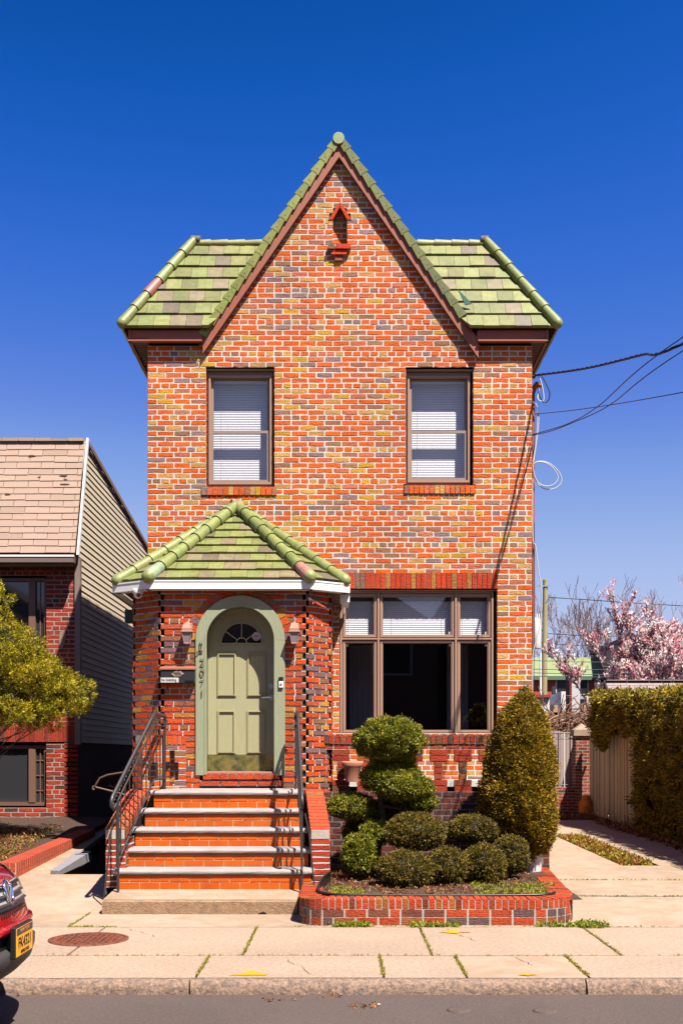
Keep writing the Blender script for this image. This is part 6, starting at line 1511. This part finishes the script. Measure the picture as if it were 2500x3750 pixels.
def wire(name,label,pts,r,mt,group=None,twist=0,sag=0.):
    P_=[Vector(p) for p in pts]; q=crv(P_,10) if len(P_)>2 else [P_[0].lerp(P_[1],i/16)-Vector((0,0,sag*4*(i/16)*(1-i/16))) for i in range(17)]
    m=MB()
    if twist:
        dense=[]
        for i in range(len(q)-1):
            for j in range(6): dense.append(q[i].lerp(q[i+1],j/6))
        L=0; 
        for ph in (0,2.1,4.2):
            pts=[];L=0
            for i,p in enumerate(dense):
                if i: L+=(p-dense[i-1]).length
                a=L*twist+ph; pts.append(p+Vector((math.cos(a)*r*1.1,0,math.sin(a)*r*1.1)))
            m.tube(pts,r*(.9 if ph else .8),mt,n=5)
    else: m.tube(q,r,mt,n=6)
    o=build(name,m,None,origin=tuple(P_[0])); tag(o,label,'cable',group); return o
# wires crossing behind
wire('power_line','thin line running right from the top of the utility pole',[P(1259,1372,Dt),P(1340,1377,Dt),P(1440,1384,Dt+4),P(1640,1396,Dt+8)],.022,WIREB)
for i,(y0,y1,l) in enumerate(((1517,1517,'highest'),(1537,1531,'second'),(1545,1546,'third'),(1553,1549,'lowest'))):
    wire('power_line','%s of the four dark wires crossing in front of the green roofed building'%l,[P(1215,y0,45),P(1400,(y0+y1)/2+4,45),P(1640,y1,45)],.014,WIREB,'wires in front of the green roofed building')
for i,(y0,y1,l) in enumerate(((1455,1461,'upper'),(1478,1484,'lower'))):
    wire('power_line','%s of the two thin wires crossing the bare tree right of the pole'%l,[P(1252,y0,Dt),P(1380,(y0+y1)/2+3,60),P(1640,y1,62)],.018,WIREB,'wires crossing the bare tree')
# green roofed building
Dg_=72; T=thing('green_roof_building','long low red brick building with pale green metal roof behind the magnolia','building',(16,Dg_,-1))
GRM=mat('pale_green_roof',base=C(170,190,130),rough=.5,var=.05,vscale=1); m=MB(); a=P(1190,1508,Dg_+3);b=P(1448,1508,Dg_+3); z1=P(0,1510,Dg_+3).z; z0=P(0,1553,Dg_).z
m.add([(a.x,Dg_,z0),(b.x,Dg_,z0),(b.x,Dg_+3,z1),(a.x,Dg_+3,z1)],[(0,1,2,3)],GRM)
m.box(a.x,b.x,Dg_-.1,Dg_,z0-.25,z0,mat('green_eave',base=C(110,150,120),rough=.5)); m.add([(a.x,Dg_+3,z1),(b.x,Dg_+3,z1),(b.x,Dg_+6,z0),(a.x,Dg_+6,z0)],[(0,1,2,3)],GRM); build('roof',m,T)
m=MB(); m.box(a.x+.3,b.x-.3,Dg_+.3,Dg_+6,-1.5,z0-.05,PAINT,C(222,84,54)); build('wall',m,T)
for x in (1290,1335,1380,1420):
    m=MB(); p=P(x,1575,Dg_+.28); m.box(p.x-.45,p.x+.45,Dg_+.22,Dg_+.32,p.z-.6,p.z+.5,PAPER); w_=build('window',m,T); m=MB(); m.box(p.x-.35,p.x+.35,Dg_+.19,Dg_+.23,p.z-.5,p.z+.4,BLK); build('pane',m,w_)
# white rear extensions of the row houses
T=thing('row_house','white rear walls of small row houses with dark red window, behind the board fence','house',(11,50,-1)); WP=C(250,246,250,.9)
m=MB()
for (xa,xb,yt,D,c) in ((1180,1262,1600,50,WP),(1262,1288,1620,51,WP),(1288,1306,1588,49,WP),(1306,1345,1606,50.5,C(226,222,240)),(1345,1400,1600,50,WP)):
    a=P(xa,yt,D);b=P(xb,yt,D); m.box(a.x,b.x-.02,D,D+5,-1.5,a.z,PAINT,c)
build('wall',m,T)
m=MB(); a=P(1306,1606,50);b=P(1345,1590,50); m.add([(a.x,49.9,a.z),(b.x,49.9,a.z),(b.x,52,b.z+.1),(a.x,52,b.z+.1)],[(0,1,2,3)],PAINT,C(150,150,160)); a=P(1176,1602,50);b=P(1262,1597,50); m.box(a.x,b.x,49.8,50,a.z,a.z+.12,PAINT,C(190,60,50)); build('roof_edge',m,T)
for (x,y,w_,h) in ((1272,1585,7,18),(1232,1622,12,16),(1318,1625,9,14),(1368,1620,10,14)):
    p=P(x,y,48.9 if x!=1272 else 49); s=F/49; m=MB(); m.box(p.x-w_/2/s,p.x+w_/2/s,p.y,p.y+.3,p.z-h/2/s,p.z+h/2/s,PAINT,C(60,50,56)); build('window',m,T)
T=thing('chimney_stack','white chimney with dark red brick side and clay pot','chimney',(P(1313,0,46).x,46,-1))
m=MB(); a=P(1312,1552,46);b=P(1331,1552,46); m.box(a.x,b.x,46,46.8,-1.5,a.z,PAINT,C(240,236,240)); build('stack',m,T); m=MB(); m.box(P(1307,0,46).x,a.x-.01,46.02,46.8,-1.5,a.z,BR,C(130,56,50)); c=P(1318,1545,46); m.box(P(1306,0,46).x,P(1332,0,46).x,45.95,46.85,a.z,a.z+.14,BR,C(170,84,66)); m.tube([(c.x,46.4,a.z+.1),(c.x,46.4,a.z+.4)],.16,TERR,C(170,80,60),n=10); build('brick_cap',m,T)
T=thing('brown_building','tall dull brown wall of a building behind the magnolia at the right edge','building',(24,66,-1)); m=MB(); a=P(1448,1470,66); m.box(a.x,a.x+14,66,76,-1.5,a.z-.0,PAINT,C(186,146,146)); build('wall',m,T)
m=MB(); m.box(a.x-.2,a.x+14.2,65.8,76.2,a.z,a.z+.3,PAINT,C(110,84,84)); build('parapet',m,T)
# distant dark treeline / street fill to close the horizon
def bare_tree(label,base,h,D,seed,r,levels=5,col=C(168,130,112),spread=.42,group=None,lean=(0,0,1),stems=3,thick=.16,shr=.7,name='bare_tree'):
    T=thing(name,label,'tree',base,group); rng=np.random.default_rng(seed); m=MB(); tips=[]
    for s in range(stems):
        d=Vector((rng.normal(0,.32),rng.normal(0,.25),1)); br,tp=branches(Vector(base),d,h*.36,thick*(.7 if s else 1),levels,rng,nb=(2,3),spread=spread,shrink=shr,up=.22,bend=.10); tips+=tp
        for pts,rr,k in br: m.tube(pts,[max(q,.012*D/60) for q in rr],BARK,jit(col,.12),n=6 if k>2 else 3,caps=False)
    build('branches',m,T); return T,tips
bare_tree('wide bare winter tree right behind the utility pole',(P(1322,0,78).x,78,-1),13.5,78,4,.2,levels=6,stems=6,spread=.40,thick=.2)
bare_tree('bare winter tree low behind the green roof, left of the pole',(P(1236,0,80).x,80,-1),9,80,12,.2,levels=5,stems=3)
bare_tree('pale bare tree at the right edge above the magnolia',(P(1665,0,55).x,55,-1),11.0,55,8,.2,levels=6,col=C(214,170,140),stems=4,spread=.45,thick=.2)
bare_tree('pale bare treetop showing between the two houses at the left',(P(326,0,45).x,45,-1),12.4,45,15,.2,levels=6,col=C(210,190,180),stems=3,spread=.35,thick=.16)
bare_tree('small bare tree peeking over the green roof beside the magnolia',(P(1405,0,85).x,85,-1),9.5,85,18,.2,levels=5,col=C(190,150,140),stems=4)
# magnolias
def magnolia(label,px,D,h,seed,wd,n=1):
    base=(P(px,0,D).x,D,-1.2); T=thing('magnolia_tree',label,'tree',base,'blossoming magnolias behind the shed'); rng=np.random.default_rng(seed); m=MB(); tips=[]
    for s in range(5):
        d=Vector((rng.uniform(-1,1)*wd,rng.normal(0,.3),1)); br,tp=branches(Vector(base),d,h*.40,.09,4,rng,nb=(2,4),spread=.42,shrink=.68,up=.28,bend=.10); tips+=tp
        for pts,rr,k in br: m.tube(pts,[max(q,.012) for q in rr],BARK,C(120,84,76),n=5 if k>1 else 3,caps=False)
    build('branches',m,T)
    tips=[t for t in tips if t[0].z>.2]; idx=rng.choice(len(tips),min(len(tips),2200),replace=False)
    cen=np.array([tips[i][0] for i in idx]); nor=np.array([(tips[i][1]+Vector((0,0,.8))).normalized() for i in idx])
    V,Fq,c=cluster_leaves(cen,nor,9,.03,.10,.05,[(.42,C(255,214,210,1.6)),(.36,C(250,186,190,1.6)),(.10,C(228,132,150,1.4)),(.12,C(255,238,234,1.6))],.55,rng)
    npbuild('blossom',V,Fq,c,MATS['petal'],T)
    k=rng.choice(len(tips),min(len(tips),500),replace=False); cen=np.array([tips[i][0] for i in k]); nor=np.array([tips[i][1] for i in k]); V,Fq,c=cluster_leaves(cen,nor,3,.03,.05,.02,[(1,C(180,120,60,1))],.8,rng); npbuild('leaf_bud',V,Fq,c,LEAF,T)
magnolia('pink magnolia in full blossom, right and taller one',1515,31,5.2,41,.36); magnolia('pink magnolia in full blossom, the one nearer the utility pole',1440,32,5.9,43,.30)
# ------------------------------------------------------------------ service cables on the house
a=P(1227,862,14.0)
wire('service_cable','thick twisted black service cable running from the upper right corner of the house',[a,P(1300,853,13.1),P(1368,841,12.2),P(1472,815,10.9),P(1568,789,9.8),Vector((4.6,8.6,4.2)),Vector((8.5,7.3,6.8))],.008,WIREB,twist=14)
wire('telephone_wire','upper of the two thin wires rising steeply to the right edge from the wall',[P(1222,998,14.0),P(1262,987,13.3),P(1308,971,12.5),P(1374,932,11.5),P(1568,773.6,9.3),Vector((4.9,8.4,4.6)),Vector((8.5,7.3,6.2))],.0055,WIREB,'wires rising to the right edge')
wire('telephone_wire','lower of the two thin wires rising steeply to the right edge from the wall',[P(1222,1000,14.0),P(1264,990,13.3),P(1316,970,12.4),P(1400,929.6,11.3),P(1568,805,9.5),Vector((4.9,8.5,4.5)),Vector((8.5,7.3,6.0))],.0055,WIREB,'wires rising to the right edge')
wire('telephone_wire','nearly level thin black wire meeting the wall below the service cable',[P(1228,951,14.0),P(1300,944,12.9),P(1394.6,931,11.8),P(1568,901,9.8),Vector((4.9,8.9,3.35)),Vector((8.5,7.3,5.2))],.0045,WIREB,'wires rising to the right edge')
T=thing('service_mast','brown electric conduit with weatherhead and insulator on the right side wall near the eaves','conduit',(2.5,14.1,3.5))
m=MB(); m.tube([P(1223,1505,14.1),P(1223,1000,14.1),P(1224,905,14.1),P(1228,893,14.1)],.022,TRIM,n=8); build('conduit',m,T)
m=MB(); m.tube([P(1224,892,14.1),P(1232,884,14.05),P(1242,887,14.0)],[.03,.045,.02],mat('orange_cap',base=C(214,120,40),rough=.5),n=8); build('weatherhead',m,T)
m=MB(); m.tube([P(1219,864,13.98),P(1228,864,13.98)],.03,BLK,n=10); m.tube([P(1228,864,13.98),P(1232,862,13.98)],.012,NICK,n=7); build('insulator',m,T)
for pts,l in (([P(1236,862,13.97),P(1244,886,13.97),P(1248,915,13.97),P(1243,922,13.97),P(1234,915,13.97),P(1238,893,14)],'a'),([P(1243,862,13.97),P(1255,885,13.97),P(1262,905,13.97),P(1257,921,13.97),P(1246,923,13.97),P(1238,905,13.97),P(1236,890,14)],'b')):
    m=MB(); m.tube(crv(pts,6),.008,WIREB if l=='b' else WIREW,n=5); build('drip_loop',m,T)
Dw_=14.05
T=thing('white_cable','white coiled cable loops hanging down the right side wall of the house','cable',(2.5,14.05,2))
m=MB(); m.tube(crv([P(1224,925,Dw_),P(1231,930,Dw_),P(1236,950,Dw_),P(1235,985,Dw_),P(1229,1030,Dw_),P(1224,1062,Dw_)],6),.007,WIREW,n=5); m.tube(crv([P(1224,922,Dw_),P(1233,935,Dw_),P(1233,970,Dw_),P(1230,1015,Dw_),P(1223,1060,Dw_)],6),.006,WIREW,n=5); build('upper_run',m,T)
for k,(sx,sy) in enumerate(((1,1),(.87,.87))):
    m=MB(); c=[(1222,1067),(1235,1060),(1255,1062),(1275,1075),(1288,1095),(1287,1110),(1275,1121),(1258,1124),(1240,1117),(1228,1098),(1223,1068)]
    m.tube(crv([P(1222+(x-1222)*sx,1067+(y-1067)*sy,Dw_-.02*k) for x,y in c],5),.007,WIREW,n=5); build('cable_loop',m,T)
m=MB(); m.tube(crv([P(1223,1068,Dw_),P(1222,1150,Dw_),P(1223,1239,Dw_),P(1229,1255,Dw_),P(1236,1310,Dw_),P(1243,1363,Dw_),P(1240,1430,Dw_),P(1231,1470,Dw_),P(1223,1505,Dw_),P(1222,1600,Dw_)],6),.007,WIREW,n=5); build('lower_run',m,T)
m=MB(); m.tube([P(1226,1200,Dw_),P(1227,1400,Dw_),P(1225,1560,Dw_),P(1224,1640,Dw_)],.005,WIREB,n=5); build('black_drop',m,T)
T=thing('utility_pole','wooden street pole at the kerb outside the right edge, carrying the house cables','utility pole',(8.5,7.75,SWZ)); m=MB(); m.tube([(8.5,7.75,-1.6),(8.5,7.75,3),(8.5,7.75,7.6)],[.16,.14,.12],WOOD,C(150,120,90),n=12); build('pole',m,T); m=MB(); m.tube([(8.5,7.3,6.8),(8.5,7.75,6.8)],.02,NICK,n=6); m.tube([(8.5,7.3,5.2),(8.5,7.3,6.8)],.02,NICK,n=6); m.tube([(8.5,7.3,5.2),(8.5,7.75,5.2)],.02,NICK,n=6); build('bracket',m,T)
# ------------------------------------------------------------------ car at the lower left
T=thing('parked_car','dark red parked car at the lower left edge with grille and yellow plate','car',(-4.0,6.27,ROAD_Z))
RED=mat('red_car_paint',base=(.5,.006,.02),rough=.2,spec=.6,coat=1.); CLAD=mat('grey_cladding',base=(.07,.058,.055),rough=.55,bump=.1,bscale=200); GRY=mat('grille_grey',base=(.5,.46,.46),rough=.4); GLC=mat('car_glass',base=(.02,.025,.03),rough=.04,spec=.8); CHR=mat('chrome',base=(.85,.85,.87),rough=.08,metal=1); TYR=mat('tyre',base=(.02,.02,.02),rough=.85)
yc_=6.27; K=.25; HWd=.86
prof_=[(-2.35,-.60),(-2.16,-.645),(-2.064,-.69),(-2.0,-.717),(-1.974,-.748),(-1.95,-.79),(-1.933,-.827),(-1.908,-.882),(-1.886,-.953),(-1.884,-.968),(-1.862,-.976),(-1.854,-.99),(-1.856,-1.016),(-1.875,-1.022),(-1.885,-1.10),(-1.841,-1.109),(-1.842,-1.15),(-1.86,-1.213),(-1.916,-1.268),(-2.0,-1.30)]
def bx_at(z):
    for (xa,za),(xb,zb_) in zip(prof_[:-1],prof_[1:]):
        if zb_<=z<=za: t=(za-z)/max(1e-6,za-zb_); return xa+(xb-xa)*t
    return prof_[-1][0]
def nosept(i,w): x,z=prof_[i]; return (x-K*(abs(w)/.86)**2*.86**2*1.0-.35*max(0,abs(w)-.62)**2*4,yc_+w,z-.02*(w/.86)**2)
ws=[-.86+1.72*i/24 for i in range(25)]
def strip(i0,i1,mt,name,wmin=-.87,wmax=.87,parent=T,off=0.,lab=None):
    m=MB(); W=[w for w in ws if wmin<=w<=wmax]; V=[]
    for w in W:
        for i in range(i0,i1+1): p=nosept(i,w); V.append((p[0]+off,p[1],p[2]))
    k=i1-i0+1; m.add(V,[(a*k+b,(a+1)*k+b,(a+1)*k+b+1,a*k+b+1) for a in range(len(W)-1) for b in range(k-1)],mt,smooth=True); return build(name,m,parent,lab)
strip(0,9,RED,'bonnet_nose'); strip(9,13,RED,'front_bumper'); strip(13,14,BLK,'air_intake'); strip(14,19,CLAD,'lower_bumper')
# grille laid on the nose
gr=strip(4,7,GRY,'grille',-.50,.50,off=.014)
m=MB()
for z,hh in ((-.765,.03),(-.812,.022),(-.858,.022)):
    V=[];W=[w for w in ws if abs(w)<=.40]
    for w in W:
        x=bx_at(z)-K*w*w+.006; V+=[(x+.012,yc_+w,z+hh/2),(x+.03,yc_+w,z),(x+.012,yc_+w,z-hh/2)]
    m.add(V,[(3*i+j,3*i+3+j,3*i+4+j,3*i+1+j) for i in range(len(W)-1) for j in range(2)],BLK if z>-.78 else CLAD,smooth=True)
build('grille_bar',m,gr)
m=MB(); z=-.79; x=bx_at(z)+.035
m.tube([(x+.012*math.sin(t)*0-.0-.02*(math.sin(t)),yc_+.052*math.cos(t),z+.068*math.sin(t)) for t in np.linspace(0,2*math.pi,25)],.010,CHR,n=8); m.tube([(x+.0,yc_-.03,z+.045),(x+.008,yc_-.012,z-.03),(x+.01,yc_,z-.045),(x+.008,yc_+.012,z-.03),(x,yc_+.03,z+.045)],.008,CHR,n=6)
m.tube([(x-.01,yc_-.03,z+.03),(x-.01,yc_+.03,z+.03)],.008,CHR,n=6); build('emblem',m,gr)
m=MB()
for i in range(-9,10):
    for j in range(3):
        w=i*.035+(.017 if j%2 else 0); zz=-.885-j*.014; xx=bx_at(zz)-K*w*w+.010; m.box(xx-.004,xx+.002,yc_+w-.006,yc_+w+.006,zz-.005,zz+.004,BLK)
build('mesh_hole',m,gr)
# body behind the nose
def bodyx(x): # half width
    return .86
m=MB(); secs=[(-2.98,-.55,.84),(-3.1,-.53,.85),(-3.3,-.50,.86),(-4.6,-.46,.87),(-5.7,-.48,.86),(-6.25,-.56,.78)]
V=[]; 
for x,zt,hw in secs:
    for w,z in ((-hw,-1.32),(-hw-.02,-1.0),(-hw,-.72),(-hw*.93,zt-.02),(-hw*.5,zt+.02),(0,zt+.03),(hw*.5,zt+.02),(hw*.93,zt-.02),(hw,-.72),(hw+.02,-1.0),(hw,-1.32)): V.append((x,yc_+w,z))
k=11; m.add(V,[(a*k+b,(a+1)*k+b,(a+1)*k+b+1,a*k+b+1) for a in range(5) for b in range(k-1)],RED,smooth=True); m.add(V,[tuple(range(5*k,6*k))],RED); 
# fender side skins joining nose to body
for sg in (-1,1):
    V=[]; 
    for i in range(0,20): p=nosept(i,.86*sg); V.append(p)
    for i in range(0,20): V.append((-3.0,yc_+.84*sg,prof_[i][1]+.03 if i<3 else prof_[i][1]))
    m.add(V,[(i,i+1,21+i,20+i) for i in range(19)],RED,smooth=True)
V=[nosept(0,w) for w in ws]+[(-3.1,yc_+w,-.52-.03*(w/.86)**2) for w in ws]; m.add(V,[(i,i+1,26+i,25+i) for i in range(24)],RED,smooth=True)
build('body',m,T)
m=MB(); cab=[(-3.25,-.50,.76),(-3.85,-.02,.64),(-4.3,.06,.62),(-5.4,.04,.62),(-5.95,-.40,.72),(-6.1,-.5,.74)]; V=[]
for x,z,hw in cab: V+=[(x,yc_-hw,z-.0),(x,yc_,z+.03),(x,yc_+hw,z)]
m.add(V,[(3*a+b,3*a+3+b,3*a+4+b,3*a+1+b) for a in (1,2) for b in range(2)],RED,smooth=True); m.add(V,[(3*a+b,3*a+3+b,3*a+4+b,3*a+1+b) for a in (0,3,4) for b in range(2)],GLC,smooth=True)
for sg,o in ((-1,0),(1,2)):
    bs=[(-3.25,yc_+sg*.80,-.52),(-4.3,yc_+sg*.83,-.5),(-5.4,yc_+sg*.83,-.5),(-6.1,yc_+sg*.8,-.52)]; tp=[V[3*1+o],V[3*2+o],V[3*3+o],V[3*4+o]]
    for i in range(3): m.add([bs[i],bs[i+1],tp[i+1],tp[i]],[(0,1,2,3)],GLC)
    for i in (1,2): m.tube([(bs[i][0],bs[i][1]+sg*.005,bs[i][2]),(tp[i][0],tp[i][1]+sg*.005,tp[i][2])],.03,RED,n=6)
build('cabin',m,T)
for x in (-2.95,-5.5):
    for sg in (-1,1):
        m=MB(); y=yc_+sg*.78
        m.tube([(x,y-.1,-1.33),(x,y+.1,-1.33)],.31,TYR,n=28); w_=build('wheel',m,T); m=MB(); m.tube([(x,y+sg*.09,-1.33),(x,y+sg*.115,-1.33)],.20,NICK,n=20); build('rim',m,w_)
for sg in (-1,1):
    m=MB(); V=[]
    for w in (.56,.66,.78,.85):
        for z in (-.70,-.78,-.86): V.append((bx_at(z)-K*w*w-.35*max(0,w-.62)**2*4+.012,yc_+sg*w,z))
    m.add(V,[(3*a+b,3*a+3+b,3*a+4+b,3*a+1+b) for a in range(3) for b in range(2)],mat('headlight_lens',base=(.3,.3,.32),rough=.08,metal=.5),smooth=True); build('headlight',m,T)
# licence plate facing forward
PX=-1.815; pyc=6.25; pz=-1.058; pw,ph=.155,.078
m=MB(); m.bbox(PX-.035,PX-.004,pyc-pw-.015,pyc+pw+.015,pz-ph-.012,pz+ph+.012,.006,BLK); m.box(PX-.09,PX-.03,pyc-.1,pyc+.1,pz-.05,pz+.03,BLK); pf=build('plate_holder',m,T)
m=MB(); m.box(PX-.004,PX-.001,pyc-pw,pyc+pw,pz-ph,pz+ph,mat('plate_yellow',base=C(255,172,10,1.5),rough=.5)); m.box(PX-.001,PX+.0005,pyc-pw,pyc+pw,pz+ph*.52,pz+ph,mat('plate_navy',base=(.05,.06,.10),rough=.4)); pl=build('number_plate',m,pf,'yellow number plate with dark characters')
Mr=Matrix.Rotation(math.pi/2,4,'Z')@Matrix.Rotation(math.pi/2,4,'X')
text_mesh('FK4321',.082,INK,'plate_text',pl,(PX+.0008,pyc,pz-.033),rot=Mr,ext=.0005,align='CENTER',bold=.0012,sx=1.)
text_mesh('NEW YORK',.034,mat('plate_orange',base=C(240,150,20),rough=.5),'plate_text',pl,(PX+.0012,pyc,pz+.047),rot=Mr,ext=.0005,align='CENTER',bold=.0006)
text_mesh('EMPIRE STATE',.026,INK,'plate_text',pl,(PX+.0008,pyc,pz-.068),rot=Mr,ext=.0005,align='CENTER',bold=.0004)

# ------------------------------------------------------------------ the other side of the street (seen only in the window glass)
random.seed(77)
for i in range(9):
    x0=-34+i*7.6; D0=-11.5-random.uniform(0,.6); w_=7.1; h=random.uniform(4.6,6.0); T=thing('opposite_house','brick row house across the street, number %s from the left, seen only as a reflection'%('first second third fourth fifth sixth seventh eighth ninth'.split()[i]),'house',(x0+w_/2,D0,SWZ),group='row houses across the street')
    m=MB(); m.box(x0,x0+w_,D0-8,D0,-1.7,h,PAINT,random.choice([C(150,84,60),C(120,74,60),C(170,130,100),C(140,100,84)])); build('wall',m,T)
    m=MB(); m.prism([(x0-.2,D0+.3,h),(x0+w_+.2,D0+.3,h),(x0+w_/2,D0+.3,h+2.4)],(0,-8.5,0),SHIN,C(90,76,70)); build('roof',m,T)
    for k in (0,1):
        for zz in (-.2,2.9):
            m=MB(); xx=x0+1.3+k*3.4; m.box(xx,xx+1.5,D0,D0+.05,zz,zz+1.6,PAPER); wn=build('window',m,T); m=MB(); m.box(xx+.08,xx+1.42,D0+.05,D0+.06,zz+.08,zz+1.52,BLK); build('pane',m,wn)
m=MB(); m.box(-60,60,-11.4,-8,-1.72,SWZ,CONC); struct('far_pavement',m)
